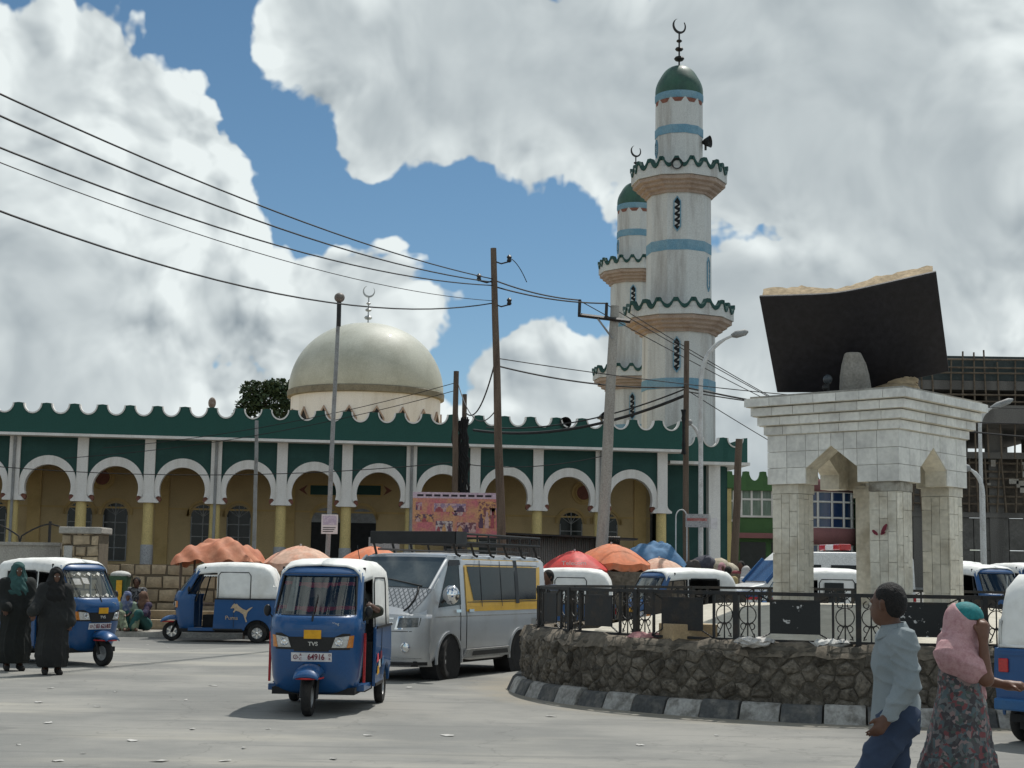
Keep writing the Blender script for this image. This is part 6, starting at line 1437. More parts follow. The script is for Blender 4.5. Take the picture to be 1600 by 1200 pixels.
sdf_mesh('cap', [('ell', hw+Vector((0, .0, .042)), (.098, .110, .098))], .009, .02, mat('teal_cap', (.015, .20, .21), (.01, .15, .165), 8, .7, .1, 60), wo_, None, lambda X, Y, Z: hw.z+.03-Z)
for q in (1, -1): MB().ball(hw+fw*.084+Vector((q*.03, 0, .004)), .011).build('eye', MATS['eye_white'], wo_, smooth=180)

# --- two women in black at the left
def abaya(label, loc, rz, ht, scarf, bm, arm=0):
    s = ht/1.68; t = thing('person', label, 'person', loc, rz, 'people in the street'); J = scaleJ(dict(STAND), s); Q = lambda *a: tuple(x*s for x in a)
    if arm: J.update(elR=Q(-.27, -.05, 1.12), wrR=Q(-.36, -.22, 1.02))
    else: J.update(elL=Q(.26, -.04, 1.10), wrL=Q(.22, -.20, 1.0), elR=Q(-.26, -.04, 1.10), wrR=Q(-.2, -.22, 1.02))
    sdf_mesh('body', body_prims(J), .012, .03, 'skin', t)
    sdf_mesh('robe', [('cap', Q(0, 0, .9), Q(0, 0, 1.25), .19*s, .17*s, (1.2, .9, 1)), ('cap', Q(0, 0, 1.25), Q(0, 0, 1.36), .17*s, .10*s, (1.2, .85, 1)), ('cap', J['shL'], J['shR'], .09*s, .09*s), ('cap', Q(0, 0, .9), Q(0, .02, .32), .19*s, .205*s, (1.15, .95, 1)), ('cap', Q(0, .02, .4), Q(0, .02, .18), .205*s, .20*s, (1.1, .9, 1)),
                     ('cap', J['shL'], J['elL'], .09*s, .085*s), ('cap', J['elL'], J['wrL'], .085*s, .09*s), ('cap', J['shR'], J['elR'], .09*s, .085*s), ('cap', J['elR'], J['wrR'], .085*s, .09*s)], .016, .07, bm, t,
             lambda X, Y, Z: -.03*(1-np.abs(np.sin(np.arctan2(Y, X)*4.5+1.5*np.sin(Z*3.5))))**3*np.clip((1.25-Z)/.7, 0, 1)-.010*(1-np.abs(np.sin(Z*11+X*12+Y*9)))**3, lambda X, Y, Z: .12*s-Z)
    H = Vector(J['head'])
    sdf_mesh('headscarf', [('ell', H+Vector((0, .012, .025)), (.108, .118, .128)), ('cap', H+Vector((0, .02, -.05)), Vector(J['neck'])+Vector((0, 0, -.03)), .10, .14), ('cap', J['neck'], Vector(J['chest'])+Vector((0, -.02, .03)), .14, .17, (1.15, .9, 1))], .011, .05, scarf, t, wrinkle(.006, 34),
             lambda X, Y, Z: .058-np.sqrt((X-H.x)**2+(Y-H.y+.115)**2+((Z-H.z+.01)*.72)**2))
    sdf_mesh('shoes', shoe_prims(J), .012, .02, cmat('dark_shoes', (.02, .018, .016)), t)
    for q in (1, -1): MB().ball((H.x+q*.03, H.y-.086, H.z+.004), .011).build('eye', MATS['eye_white'], t, smooth=180)
    return t
blk = cmat('black_robe', (.012, .014, .013), (.02, .022, .02), 4); blk2 = cmat('charcoal_robe', (.017, .018, .018), (.028, .03, .028), 4)
g_ = G(20, 1048); abaya('woman in black robe and green headscarf at the left edge', g_, R(28), 1.66, cmat('green_scarf', (.035, .095, .09), (.025, .065, .062), 8), blk)
g_ = G(80, 1054); abaya('woman in a black robe and black headscarf crossing before the leftmost rickshaw', g_, R(24), 1.58, cmat('black_scarf', (.012, .012, .012)), blk2, 1)

# --- people sitting on the pavement by the stone wall
def seated(label, px, Y, s, shirt, low, scarf=None, rz=0, kid=False):
    J = dict(STAND); J.update(pel=(0, 0, .16), chest=(0, -.04, .46), neck=(0, -.06, .66), head=(0, -.09, .80), shL=(.17, -.05, .61), shR=(-.17, -.05, .61), elL=(.24, -.22, .42), elR=(-.24, -.22, .42), wrL=(.12, -.38, .42), wrR=(-.12, -.38, .42),
            hpL=(.09, 0, .15), hpR=(-.09, 0, .15), knL=(.2, -.38, .42), knR=(-.2, -.38, .40), anL=(.12, -.52, .08), anR=(-.12, -.5, .08), toL=(.14, -.66, .04), toR=(-.14, -.64, .04), hd=(0, -.8, -.6))
    J = scaleJ(J, s); loc = at(px, Y); loc.z = .12
    t = thing('person', label, 'person', loc, rz, 'people sitting by the stone wall')
    sdf_mesh('body', body_prims(J), .014, .03, 'skin', t); sdf_mesh('shirt', shirt_prims(J, .016, 0), .018, .04, shirt, t, wrinkle(.004, 38)); sdf_mesh('trousers', trouser_prims(J, .03), .018, .06, low, t, wrinkle(.006, 30))
    H = Vector(J['head'])
    if scarf: sdf_mesh('headscarf', [('ell', H+Vector((0, .012, .03)), (.108, .115, .125)), ('cap', H+Vector((0, .03, -.04)), J['neck'], .10, .13), ('cap', J['neck'], J['chest'], .13, .15, (1.1, .9, 1))], .014, .05, scarf, t, wrinkle(.006, 30), lambda X, Y_, Z: .055-np.sqrt((X-H.x)**2+(Y_-H.y+.115)**2+((Z-H.z+.01)*.75)**2))
    else: sdf_mesh('hair', hair_prims(J), .014, .03, 'hair', t)
    return t
seated('seated woman in pale green wrap and blue headscarf by the stone wall', 198, 37.5, 1.0, cmat('pale_green_wrap', (.22, .29, .22), (.16, .2, .15), 7), cmat('patterned_green', (.22, .26, .17), (.10, .09, .07), 12), cmat('blue_white_scarf', (.10, .13, .24), (.32, .33, .35), 12), R(25))
seated('seated woman in purple top and teal skirt by the stone wall', 228, 37.6, 1.0, cmat('purple_top', (.045, .04, .085), (.10, .05, .07), 8), cmat('teal_skirt', (.02, .09, .085), (.03, .07, .065), 6), cmat('brown_scarf', (.16, .09, .06)), R(-35))
t = seated('dark haired person sitting highest, behind two seated women by the wall', 214, 38.35, 1.0, cmat('striped_black_shirt', (.03, .03, .035), (.4, .4, .4), 18), cmat('dark_trousers', (.03, .03, .035))); t.location.z = .46

# --- others
J0 = dict(STAND); J0.update(elL=(.24, -.02, 1.1), wrL=(.2, -.2, 1.02), hd=(0, -.5, -.8))
person('young man in blue checked shirt standing between the van and the railing', Vector((PX(856, 28.2, 1), 28.2, 0)), R(-55), scaleJ(J0, 1.0), mat('blue_check_shirt', (.14, .16, .21), (.07, .08, .11), 22, .85), cmat('khaki_trousers', (.17, .16, .14)), 0, .016, sleeve=.2)
crowd = [(1138, 40, 'person in a mustard shirt among the goods left of the monument', (.42, .33, .16), R(150), None), (1128, 43, 'person in a pink scarf in the crowd below the sacks', (.5, .25, .25), R(10), (.55, .30, .32)), (1158, 42.5, 'person in a maroon top in the crowd left of the monument', (.28, .07, .08), R(-30), None),
         (1166, 39, 'person in white stooping near the ambulance bonnet', (.62, .6, .58), R(60), (.5, .48, .46)), (1462, 44, 'dark clothed man seen between the monument columns', (.04, .04, .05), R(20), None), (1108, 45, 'person in a dark top under the blue tarpaulin', (.07, .05, .06), R(0), None)]
for i, (px, Y, lb_, c, rz, sc_) in enumerate(crowd):
    person(lb_, at(px, Y), rz, scaleJ(dict(STAND), .98+.02*(i % 3)), cmat('crowd_top_%d' % i, c), cmat('crowd_bottom_%d' % (i % 3), ((.05, .06, .09), (.10, .08, .06), (.04, .04, .04))[i % 3]), 0, .024, scarf=cmat('crowd_scarf_%d' % i, sc_) if sc_ else None)
# rickshaw driver of the front vehicle, elbow out of the side, hand on the frame
Jd = dict(STAND); Jd.update(pel=(.0, 0, .68), chest=(.04, -.02, .95), neck=(.06, -.03, 1.15), head=(.07, -.06, 1.29), shL=(.24, -.03, 1.10), shR=(-.13, -.03, 1.10), elL=(.52, .04, 1.17), wrL=(.50, -.26, 1.22), hdL=(-.15, -1, .1), hnL=(-1, 0, -.3), elR=(-.20, -.2, .95), wrR=(-.24, -.42, .98), hd=(0, -1, 0),
          hpL=(.09, -.02, .66), hpR=(-.09, -.02, .66), knL=(.16, -.42, .62), knR=(-.16, -.42, .62), anL=(.16, -.50, .36), anR=(-.16, -.5, .36), toL=(.16, -.62, .33), toR=(-.16, -.62, .33))
drv = thing('person', 'driver of the head-on rickshaw with his arm out of its side', 'person', tF.matrix_basis @ Vector((.12, -.16, 0)), R(-3), 'people in the street')
sdf_mesh('body', body_prims(Jd), .0095, .028, 'skin', drv); sdf_mesh('shirt', shirt_prims(Jd, .018, 0, .2), .014, .04, cmat('olive_shirt', (.03, .035, .025), (.05, .055, .04), 8), drv, wrinkle(.004, 38)); sdf_mesh('trousers', trouser_prims(Jd), .018, .04, cmat('dark_trousers', (.03, .03, .035)), drv); sdf_mesh('hair', hair_prims(Jd), .012, .03, 'hair', drv)
for i, (dx, c) in enumerate(((-.30, (.55, .33, .33)), (.02, (.62, .62, .60)), (.33, (.60, .62, .60)))):
    Jp = dict(STAND); Jp.update(pel=(0, 0, .68), chest=(0, -.02, .95), neck=(0, -.03, 1.12), head=(0, -.05, 1.26), shL=(.15, -.02, 1.06), shR=(-.15, -.02, 1.06), elL=(.17, -.06, .82), elR=(-.17, -.06, .82), wrL=(.1, -.22, .74), wrR=(-.1, -.22, .74), hpL=(.08, -.02, .66), hpR=(-.08, -.02, .66), knL=(.1, -.36, .66), knR=(-.1, -.36, .66), anL=(.1, -.38, .36), anR=(-.1, -.38, .36), toL=(.1, -.45, .33), toR=(-.1, -.45, .33), hd=(0, -1, -.2))
    p = person('passenger in a %s headscarf on the rear seat of the head-on rickshaw' % ('pink', 'white', 'pale grey')[i], tF.matrix_basis @ Vector((dx, .80, 0)), R(-3), Jp, cmat('pass_top_%d' % i, (.12, .12, .13)), cmat('dark_trousers', (.03, .03, .035)), 0, .024, scarf=cmat('pass_scarf_%d' % i, c), group='passengers in the rickshaw', shoes=False)

# ================================================================== POLES, LAMPS
def wpole(name, label, p0, p1, Y, r0, r1, m, base_drop=True):
    a = P(*p0, Y); b = P(*p1, Y); d = (b-a).normalized(); g0 = GZ(a.x, Y); a = a+d*((g0-.2-a.z)/d.z)
    t = thing(name, label, 'pole', Vector((a.x, Y, g0)))
    L_ = [a.lerp(b, k/6)+Vector((random.uniform(-.02, .02), 0, 0))*(0 < k < 6) for k in range(7)]
    MB().tube(L_, [r0+(r1-r0)*k/6 for k in range(7)], 10).build('shaft', m, t, smooth=60, world=True); return t, a, b
grp = None
pA, a_, topA = wpole('utility_pole', 'tall dark wooden utility pole rising above the van roof rack', (784, 860), (771, 388), 42, .145, .085, 'wood')
for py, s_ in ((408, 1), (438, -1), (475, 1)):
    q = P(772, py, 42); x2_ = q+Vector((s_*.42, -.05, .06)); ar = MB().tube([q, q+Vector((s_*.2, -.05, -.08)), x2_-Vector((0, 0, .08)), x2_], .022, 6).build('bracket', 'blackmetal', pA, world=True)
    MB().lathe([(.03, -.1), (.07, -.06), (.05, 0), (.075, .05), (.03, .11)], 12, x2_).build('insulator', 'blackplastic', pA, world=True, smooth=60)
lpole, a_, b_ = wpole('lamp_post', 'thin grey lamp post with a round lamp in front of the dome', (513, 850), (530, 470), 40, .07, .05, 'greypaint')
MB().tube([P(529, 510, 40), P(530, 470, 40)], .06).build('sleeve', 'blackmetal', lpole, world=True); MB().ball(P(530.5, 465, 40), (.14, .14, .13), 16, 10).build('lamp_globe', mat('dirty_globe', (.16, .13, .11), (.3, .28, .26), 5, .5), lpole, world=True, smooth=180)
q = P(515, 819, 40-.12); sg = thing('pole_sign', 'small white notice board fixed to the thin lamp post', 'sign', q)
MB().box(-.21, .21, -.02, .02, -.25, .25).build('board', 'plate', sg); MB().box(-.18, .18, -.024, -.02, -.02, .22).build('print_block', mat('violet_print', (.45, .40, .52), (.65, .62, .68), 14, .6), sg); 
for k in range(3): MB().box(-.17, .10+.03*k, -.024, -.02, -.20+.05*k, -.18+.05*k).build('print_line', 'ink', sg)
pC, a_, b_ = wpole('concrete_pole', 'leaning pale concrete pole with a steel crossarm in front of the minarets', (941, 840), (961, 478), 44, .20, .13, 'concrete')
MB().tube([P(903, 492, 43.8), P(985, 502, 43.8)], .06, 4).build('crossarm', 'blackmetal', pC, world=True)
for x0_, y0_, y1_ in ((906, 468, 493), (948, 473, 498), (1021, 478, 503)):
    if x0_ < 1000: MB().tube([P(x0_-1, y1_, 43.8), P(x0_, y0_, 43.8)], .045, 4).build('crossarm_upright', 'blackmetal', pC, world=True)
MB().tube([P(934, 498, 43.8), P(957, 529, 43.8)], .03, 5).build('brace', 'greypaint', pC, world=True)
pD, a_, b_ = wpole('utility_pole', 'short dark wooden pole standing in front of the nearer minaret', (1072, 850), (1073, 533), 46, .10, .08, 'wood')
for k in range(5): MB().tube([P(1068+2*math.sin(q*1.7+k), 640+q*14, 45.85)+Vector((.05*math.cos(q*2.3+k), 0, 0)) for q in range(6)], .03, 5).build('cable_loop', 'cable', pD, world=True)
def curved_lamp(label, Y, base, bend, tip, head, r_=.065):
    b0 = P(*base, Y); g0 = GZ(b0.x, Y); t = thing('street_lamp', label, 'street lamp', Vector((b0.x, Y, g0)))
    p1_ = P(*bend, Y); p2_ = P(*tip, Y); c = Vector((p1_.x, Y, p2_.z))
    pts = [Vector((p1_.x, Y, g0)), Vector((p1_.x, Y, p1_.z-.3))]+[(1-u)**2*p1_+2*u*(1-u)*(p1_*.25+c*.75)+u*u*p2_ for u in [k/8 for k in range(9)]]
    MB().tube(pts, [r_*1.2]+[r_]*(len(pts)-3)+[r_*.7, r_*.7], 8).build('lamp_pole', 'palepole', t, smooth=60, world=True)
    h0 = P(*head, Y); d = h0-p2_
    MB().tube([p2_-d*.1, p2_+d*.2, p2_+d*.8, h0], [.05, .11, .10, .03], 8).build('lamp_head', 'greypaint', t, smooth=60, world=True); return t
curved_lamp('pale street lamp with curved arm beside the nearer minaret', 45, (1095, 880), (1095, 600), (1145, 524), (1169, 518))
curved_lamp('pale street lamp with a low curved arm right of the mosque corner', 47.5, (1096, 880), (1094, 700), (1079, 663), (1074, 657), .05)
curved_lamp('street lamp with arm curving left against the unfinished building', 46, (1541, 890), (1536, 775), (1515, 733), (1503, 728))
curved_lamp('street lamp behind the monument with its pale head pointing right', 52, (1531, 890), (1531, 668), (1552, 636), (1583, 624))
pE, a_, b_ = wpole('utility_pole', 'tall one of the paired wooden poles carrying a cable tangle', (710, 860), (713, 580), 50, .12, .09, 'wood')
pF, a_, b_ = wpole('utility_pole', 'shorter one of the paired wooden poles carrying a cable tangle', (723, 860), (726, 616), 50.4, .11, .08, 'wood')
rt = random.Random(6); tg = MB()
for k in range(16):
    x0_ = 716+rt.uniform(-4, 12); pts = [P(x0_+rt.uniform(-5, 7)+4*math.sin(q*.9+k), 655+q*15+rt.uniform(-5, 5), 50.1) for q in range(9)]; tg.tube(pts, rt.uniform(.02, .045), 5)
tgo = tg.build('cable_tangle', 'cable', pF, world=True); stuff(tgo)
wpole('utility_pole', 'thin grey pole between two arches at the left of the mosque', (397, 860), (401, 657), 52, .075, .06, 'greypaint')
wpole('utility_pole', 'grey wooden post at the right end of the mosque', (1148, 880), (1155, 686), 48, .13, .11, 'wood')

# ================================================================== WIRES
def wire(label, a, b, s=.6, r_=.022, n=20): return tag(MB().tube(sag(a, b, s, n), r_, 5).build('overhead_wire', 'cable', None), label, 'wire', 'overhead wires')
A1 = lambda py, px=770: P(px, py, 42)
wire('topmost overhead wire from the upper left corner to the wooden pole', P(-160, 72, 19), A1(436), .35, .016)
wire('second overhead wire from the left edge to the wooden pole', P(-160, 108, 19), A1(441), .45, .017)
wire('third overhead wire from the left edge to the wooden pole', P(-160, 165, 19), A1(446), .5, .016)
wire('thin fourth overhead wire crossing the left cloud', P(-160, 190, 19), A1(470), .45, .009)
wire('lowest thick overhead wire sagging in front of the dome finial', P(-160, 268, 19), A1(474, 768), .75, .017)
wire('wire from the wooden pole top to the crossarm left upright', A1(437), P(906, 469, 43.8), .1)
wire('wire from the wooden pole top to the crossarm right upright', A1(447), P(948, 474, 43.8), .12)
wire('long thin wire crossing the sky behind the book to the right', A1(560, 778), P(1720, 640, 48), .35, .014)
wire('black cable from the wooden pole to the short pole at the minaret', A1(572, 778), P(1072, 605, 46), .2, .024)
for i, (a, b) in enumerate((((906, 470), (1490, 757)), ((948, 476), (1500, 766)), ((985, 490), (1500, 770)))):
    wire(('upper', 'middle', 'lower')[i]+' of the three wires falling from the crossarm to the monument', P(*a, 43.8), P(*b, 62), .25, .014)
wire('bundled black cable from the short pole down to the mosque parapet loudspeaker', P(1072, 617, 46), P(740, 672, 56), .5, .05)
wire('second bundled cable just above the parapet, ending left of the wooden pole', P(1072, 607, 46), P(760, 668, 56), .4, .025)
wire('cable from the short pole rightwards to the monument cornice', P(1074, 606, 46), P(1720, 690, 46), .25, .028)
wire('slack cable from the short pole towards the monument top', P(1074, 612, 46), P(1720, 662, 48), .3, .02)
wire('wire slanting down right from the short pole behind the monument', P(1074, 610, 46), P(1420, 806, 60), .15, .014)
wire('thin wire across the green panels from the thin lamp post leftward', P(-60, 724, 50), P(712, 722, 50), .4, .014)
wire('wire rising from the left edge across the dome drum', P(160, 700, 52), P(712, 598, 50), .3, .012)
wire('lower wire across the dome drum to the paired poles', P(100, 716, 52), P(712, 610, 50), .35, .012)
wire('thin wire between the paired poles and the leaning concrete pole', P(726, 725, 50.4), P(945, 712, 44), .2, .014)
wire('kinked wire from the paired poles up to the wooden pole', P(728, 645, 50), P(775, 560, 42), .6, .022)
wire('slack wire between the paired poles and the wooden pole lower down', P(716, 600, 50), P(775, 640, 42), .7, .016)
wire('wire stub curling right from the top of the wooden pole', P(798, 404, 42), P(823, 441, 42), -.1, .012)

# ================================================================== MARKET
def umbrella(label, px, py, Y, wpx, hpx, m, n=8, under=None, tilt=0, low=0, fl=True):
    c = P(px, py, Y); t = thing('parasol', label, 'parasol', Vector((c.x, Y, GZ(c.x, Y))), 0, 'market parasols'); r_ = wpx/2/FPX*Y; h = hpx/FPX*Y; zt_ = c.z-t.location.z
    rj = random.Random(int(px))
    fn = lambda u, v: (r_*v*math.cos(2*PI*u)*(1-.05*abs(math.sin(n*PI*u))*v), r_*v*math.sin(2*PI*u)*(1-.05*abs(math.sin(n*PI*u))*v), zt_-h*(v**1.7)-.03*abs(math.sin(n*PI*u))*v*v+tilt*r_*v*math.cos(2*PI*u)+.012*math.sin(u*41+v*9))
    cn = MB().grid(fn, n*6, 8).build('canopy', m, t, smooth=35)
    if fl: MB().grid(lambda u, v: Vector(fn(u, 1))+Vector((0, 0, -.16*v-.04*v*abs(math.sin(2*n*PI*u)))), n*6, 1).build('valance', m, cn, smooth=40)
    for k in range(n): MB().tube([Vector(fn(k/n, v))-Vector((0, 0, .03)) for v in (.05, .5, 1)], .012, 5).build('rib', 'steel', t)
    MB().tube([(0, 0, 0), (0, 0, zt_+.05)], .025).build('pole', 'palepole', t); return t
umbrella('faded orange and white parasol behind the head-on rickshaw', 470, 853, 38.2, 118, 26, 'paletarp')
umbrella('orange parasol behind the van roof, left of the banner', 583, 854, 39, 110, 24, 'orangetarp')
rd_ = umbrella('bright red parasol with white lettering right of the van', 898, 861, 40.5, 104, 27, 'redtarp')
umbrella('large orange parasol right of the red parasol', 955, 850, 41.5, 122, 30, 'orangetarp')
umbrella('bleached pale parasol under the edge of the blue tarpaulin', 1030, 872, 42.5, 100, 24, 'paletarp')
lettering('canopy_lettering', 'Telecom', .15, 'chalk', rd_, basis((-.05, -.82, 1.92), (1, 0, .02), (0, .25, 1)), 1.2)
# rust tarpaulin draped over a stall behind the side-on rickshaw
def tarp(name, label, px, py, Y, outline, hz, m, seed, cat='tarpaulin'):
    c = P(px, py, Y); t = thing(name, label, cat, Vector((c.x, Y, GZ(c.x, Y)))); z0 = c.z-t.location.z; rj = random.Random(seed); ph = [rj.uniform(0, 6) for _ in range(6)]
    w_ = outline/FPX*Y/2; h = hz/FPX*Y
    def f(u, v):
        x_ = (2*u-1)*w_; y_ = (2*v-1)*1.0; e = max(abs(2*u-1), abs(2*v-1))
        z_ = z0-h*(e**2.6)+.10*(abs(math.sin(x_*2.6+ph[0]+1.4*y_))-.5)+.07*(abs(math.sin(x_*4.7-y_*3.4+ph[1]))-.5)+.05*(abs(math.sin(y_*6+ph[2]+x_*5))-.5)+.02*math.sin(x_*17+y_*11)-h*.35*max(0, -(2*u-1)-.5)
        return (x_+.05*math.sin(y_*7+ph[3]), y_+.06*math.sin(x_*6+ph[4]), z_)
    MB().grid(f, 44, 24).build('sheet', m, t, smooth=50)
    for sx in (-.8, .8):
        for sy in (-.8, .8): MB().tube([(sx*w_, sy, 0), (sx*w_, sy, z0-h*.8)], .03, 6).build('prop', 'wood', t)
    MB().box(-w_*.85, w_*.85, -.7, .7, .75, .80).build('stall_board', 'wood', t); return t
tarp('stall_tarpaulin', 'rust orange tarpaulin over a stall behind the side-on rickshaw', 345, 846, 37.6, 124, 34, 'browntarp', 3)
tarp('stall_tarpaulin', 'blue tarpaulin heaped over a stall right of the orange parasol', 1018, 850, 43.5, 96, 38, 'bluetarp', 5)
# corrugated fence with a dark roof edge
fx0, fx1 = PX(780, 45, 2), PX(968, 45, 2); cf = thing('corrugated_shed', 'grey corrugated metal shed front with a thin dark roof edge', 'shed', ((fx0+fx1)/2, 45, 0)); fh = (fx1-fx0)/2; fz0 = P(870, 836, 45).z
for k in range(6):
    a = -fh+2*fh*k/6; wv = MB().grid(lambda u, v: (a+2*fh/6*u*1.02, .03*math.sin(u*2*PI*11)+.01*k, (fz0-.03*k % .07)*v), 88, 1)
    wv.build('corrugated_sheet', 'zinc', cf, smooth=60, solid=.005)
MB().box(-fh-.3, fh+.5, -.35, 1.2, fz0, fz0+.05, lambda x_, y_, z_: (x_, y_, z_-.10*(x_+fh)/(2*fh))).build('roof_edge', 'blackmetal', cf); MB().box(-fh, fh, .12, 1.1, .1, fz0-.12).build('shed_body', 'darkint', cf)
# banner
bc_ = P(711, 804, 43.4); bn = thing('banner', 'pink and orange printed banner with photographs, left of the wooden pole', 'banner', bc_)
bw, bh = (PX(778, 43.4, 3)-PX(645, 43.4, 3))/2, (P(711, 769, 43.4).z-P(711, 838, 43.4).z)/2
MB().box(-bw, bw, 0, .03, -bh, bh).build('banner_sheet', mat('banner_print', (.56, .17, .20), (.62, .34, .18), 2.2, .6, 0, 20, amt=.6, lo=.40, hi=.60), bn)
MB().box(-bw, bw, -.008, .0, bh-.17, bh).build('banner_header', mat('banner_header_print', (.62, .50, .58), (.5, .36, .46), 9, .6), bn)
pal = [(.50, .36, .42), (.12, .07, .12), (.62, .42, .40), (.40, .10, .12), (.65, .36, .16), (.30, .22, .34), (.60, .52, .50), (.20, .08, .10)]
rb_ = random.Random(12)
for k, (x0_, x1_, z0_, z1_) in enumerate(((-.93, -.78, .18, .55), (-.94, -.5, -.35, .0), (-.5, .25, .12, .5), (-.15, .18, -.05, .18), (.55, .95, -.6, .6), (.82, .97, .0, .32), (-.45, -.05, -.85, -.3), (.05, .5, -.8, -.35))):
    pm = MB().box(x0_*bw, x1_*bw, -.005, 0, z0_*bh, z1_*bh).build('printed_photo', mat('photo_print_%d' % k, pal[k], pal[(k+3) % 8], 10, .6, 0, 30, amt=.6, lo=.45, hi=.55), bn)
    for q in range(3):
        xx = (x0_+(x1_-x0_)*(q+.5)/3)*bw; zz_ = z0_*bh; hh = (z1_-z0_)*bh*rb_.uniform(.5, .8); ww_ = (x1_-x0_)*bw*.13
        MB().prism([(xx-ww_, zz_), (xx+ww_, zz_), (xx+ww_*.8, zz_+hh*.65), (xx+ww_*.4, zz_+hh*.72), (xx+ww_*.4, zz_+hh), (xx-ww_*.4, zz_+hh), (xx-ww_*.4, zz_+hh*.72), (xx-ww_*.8, zz_+hh*.65)], -.009, -.005, fac).build('printed_figure', mat('figure_print_%d' % ((k+q) % 4), pal[(k+q+1) % 8], None, 12, .6), pm)
for k in range(9): MB().box(-bw*.9+k*bw*.2, -bw*.9+k*bw*.2+bw*.15, -.012, -.008, bh-.12, bh-.06).build('header_word', 'ink', bn)
for s_ in (-1, 1): MB().tube([(s_*bw, .05, -bc_.z), (s_*bw, .05, bh)], .03, 6).build('banner_pole', 'greypaint', bn)
# white speckled parapet sign behind the van
q = P(600, 850, 42); t = thing('sign_board', 'grey speckled board with dark lettering marks above the van windscreen', 'sign', q)
MB().box(-.42, .42, 0, .04, -.18, .18).build('board', 'terrazzo', t); MB().box(-.35, -.30, 0.005, .03, -q.z, -.18).build('board_leg', 'greypaint', t); MB().box(.30, .35, 0.005, .03, -q.z, -.18).build('board_leg', 'greypaint', t)
# round-topped frame sign and red sign by the short pole
q = P(1082, 815, 44.5); t = thing('roadside_sign', 'white iron frame sign with a red band beside the short pole', 'sign', q)
MB().tube([(-.32+.16*math.cos(PI*k/8), 0, .12+.22*math.sin(PI*k/8)) for k in range(9)], .018, 5).build('hoop', 'palepole', t)
for x_ in (-.48, -.16, .5): MB().tube([(x_, 0, .12 if x_ < .4 else .25), (x_, 0, -q.z+GZ(q.x, 44.5))], .02, 5).build('frame_leg', 'palepole', t)
MB().box(-.2, .46, -.02, .02, -.16, .22).build('board', 'terrazzo', t); MB().box(-.16, .42, -.025, -.02, .02, .10).build('red_band', mat('faded_red_print', (.35, .10, .09), (.5, .3, .28), 8, .7), t); MB().box(.52, .72, -.02, .02, -.2, .12).build('side_notice', 'plate', t)
# waste bin
wb = thing('waste_bin', 'green and yellow litter bin overflowing beside the stone wall', 'bin', Vector((PX(184, 38.2, 1), 38.2, .12)))
MB().lathe([(.24, .35), (.36, 1.28), (.38, 1.30), (.34, 1.28), (.23, .4)], 4, (0, 0, 0), R(45)).build('bin_body', mat('bin_green', (.045, .10, .05), None, 3, .6), wb); MB().box(.02, .16, -.275, -.255, .6, 1.2).build('yellow_stripe', 'plateyellow', wb)
MB().tube([(-.3, 0, 0), (-.3, 0, 1.2)], .03).build('bin_post', 'blackmetal', wb); MB().ball((.05, 0, 1.33), (.26, .2, .1)).build('rubbish', 'paper', wb, smooth=60)
# sacks and bundles right of the blue tarpaulin
for k, (px, py, rx, rz_, col) in enumerate(((1078, 888, .45, .22, (.10, .08, .07)), (1098, 884, .4, .28, (.07, .07, .09)), (1118, 888, .55, .25, (.46, .40, .30)), (1134, 893, .4, .22, (.52, .46, .36)), (1060, 905, .5, .3, (.30, .20, .15)), (1110, 908, .6, .35, (.36, .27, .19)))):
    c = P(px, py, 44.2+.1*k); rr2 = random.Random(k); m = MB().ball((0, 0, 0), (rx, .4, rz_), 16, 10); m.v = [(x_*(1+rr2.uniform(-.08, .08)), y_*(1+rr2.uniform(-.08, .08)), z_*(1+rr2.uniform(-.14, .14))+.04*math.sin(x_*9)) for x_, y_, z_ in m.v]
    o = m.build('goods_sack', mat('sack_%d' % k, col, tuple(v*.6 for v in col), 6, .9, .5, 14), None, smooth=70); o.location = c
    tag(o, ('dark cloth bundle nearest the blue tarpaulin', 'black bundle on the market heap', 'pale sack topping the market heap', 'pale sack at the right end of the market heap', 'brown sack under the blue tarpaulin edge', 'tan sack at the bottom of the market heap')[k], 'sack', 'sacks of the market heap')
ct = thing('market_stand', 'wooden market trestle carrying the heap of sacks', 'stall', Vector((PX(1098, 44.4, 1), 44.4, GZ(7, 44.4))))
MB().box(-1.3, 1.3, -.6, .6, .7, .8).build('table_top', 'wood', ct)
for sx in (-1.2, 1.2):
    for sy in (-.5, .5): MB().box(sx-.05, sx+.05, sy-.05, sy+.05, 0, .7).build('leg', 'wood', ct)
for k in range(5): MB().box(-1.3, 1.3, -.62, -.60, .02+.13*k, .13+.13*k).build('front_plank', 'wood', ct)
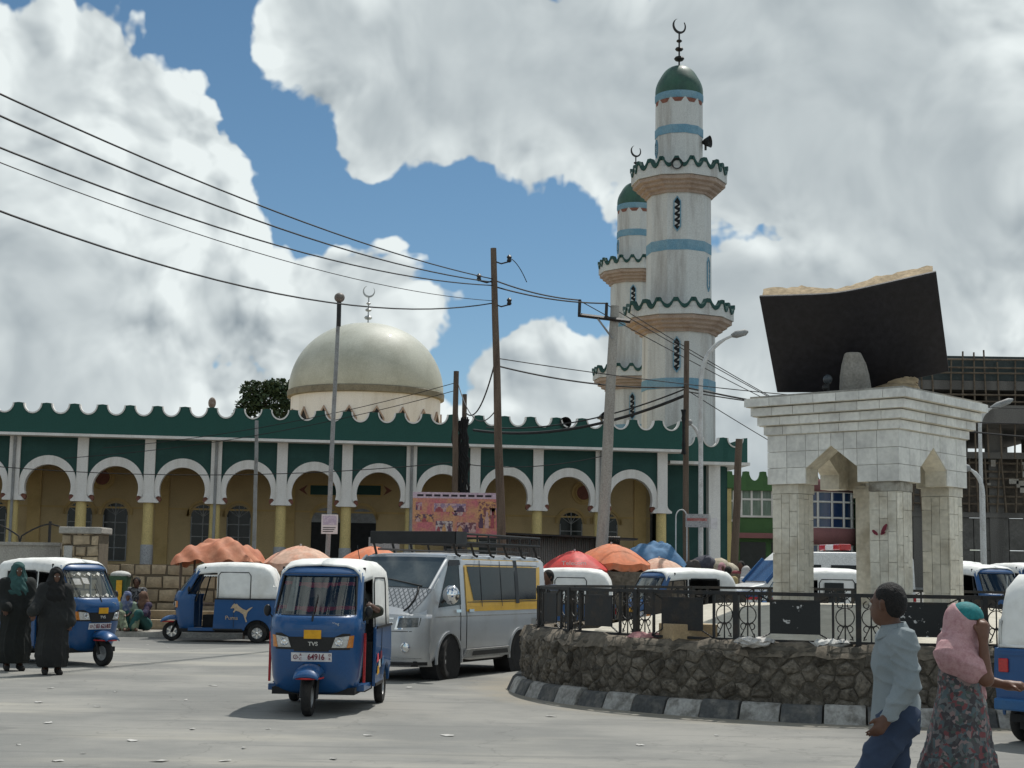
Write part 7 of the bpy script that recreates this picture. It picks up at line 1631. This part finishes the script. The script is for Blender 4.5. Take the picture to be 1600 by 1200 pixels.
# odds and ends on the roundabout and rubbish on the road
o = MB().box(-.30, .30, -.22, .22, 0, .24).build('cardboard_box', mat('cardboard', (.42, .31, .18), (.34, .25, .15), 5, .85), None, bevel=.01); o.location = (PX(1075, 19.2, 1.0), 19.2, ZW-.03); o.rotation_euler.z = .3
tag(o, 'low tan cardboard box lying inside the railing below a black panel', 'box')
for k, (px, Y, c, lb_) in enumerate(((1010, 19.4, (.50, .25, .25), 'crumpled pink cloth lying inside the railing at the left'), (1300, 18.15, (.62, .61, .58), 'crumpled white plastic lying under the railing near the centre'), (1180, 18.3, (.6, .58, .55), 'crumpled white bag on the wall edge below the second panel'))):
    m = MB().ball((0, 0, 0), (.24, .12, .05), 18, 8); rr2 = random.Random(k+40); m.v = [(x_+rr2.uniform(-.03, .03), y_+rr2.uniform(-.03, .03), z_+rr2.uniform(-.02, .03)) for x_, y_, z_ in m.v]
    o = m.build('crumpled_cloth', mat('cloth_scrap_%d' % k, c, tuple(v*.75 for v in c), 8, .85), None, smooth=50); o.location = (PX(px, Y, 1), Y, ZW+.03); tag(o, lb_, 'rubbish')
rl_ = random.Random(17)
spots = [(80, 1076), (75, 1130), (205, 1158), (150, 1105), (335, 1072), (520, 1187), (90, 1190), (300, 1140), (640, 1075), (700, 1150), (380, 1170), (250, 1190), (180, 1082), (575, 1150), (420, 1140), (1000, 1165), (30, 1165), (290, 1094), (1120, 1150), (860, 1120), (230, 1008), (262, 1012), (300, 1018), (60, 1098), (130, 1178), (350, 1190)]
for k, (px, py) in enumerate(spots):
    g_ = G(px, py); s_ = rl_.uniform(.02, .075); n = 7
    vs = [(s_*rl_.uniform(.6, 1.5)*math.cos(2*PI*q/n), s_*rl_.uniform(.4, 1.0)*math.sin(2*PI*q/n), rl_.uniform(.004, .015)) for q in range(n)]+[(0, 0, .012)]
    o = MB().add(vs, [(q, (q+1) % n, n) for q in range(n)]).build('paper_scrap', 'paper', None, solid=.002); o.location = g_; o.rotation_euler.z = rl_.uniform(0, 6)
    tag(o, 'small pale scrap of litter lying on the grey road surface', 'litter', 'litter scraps on the road')
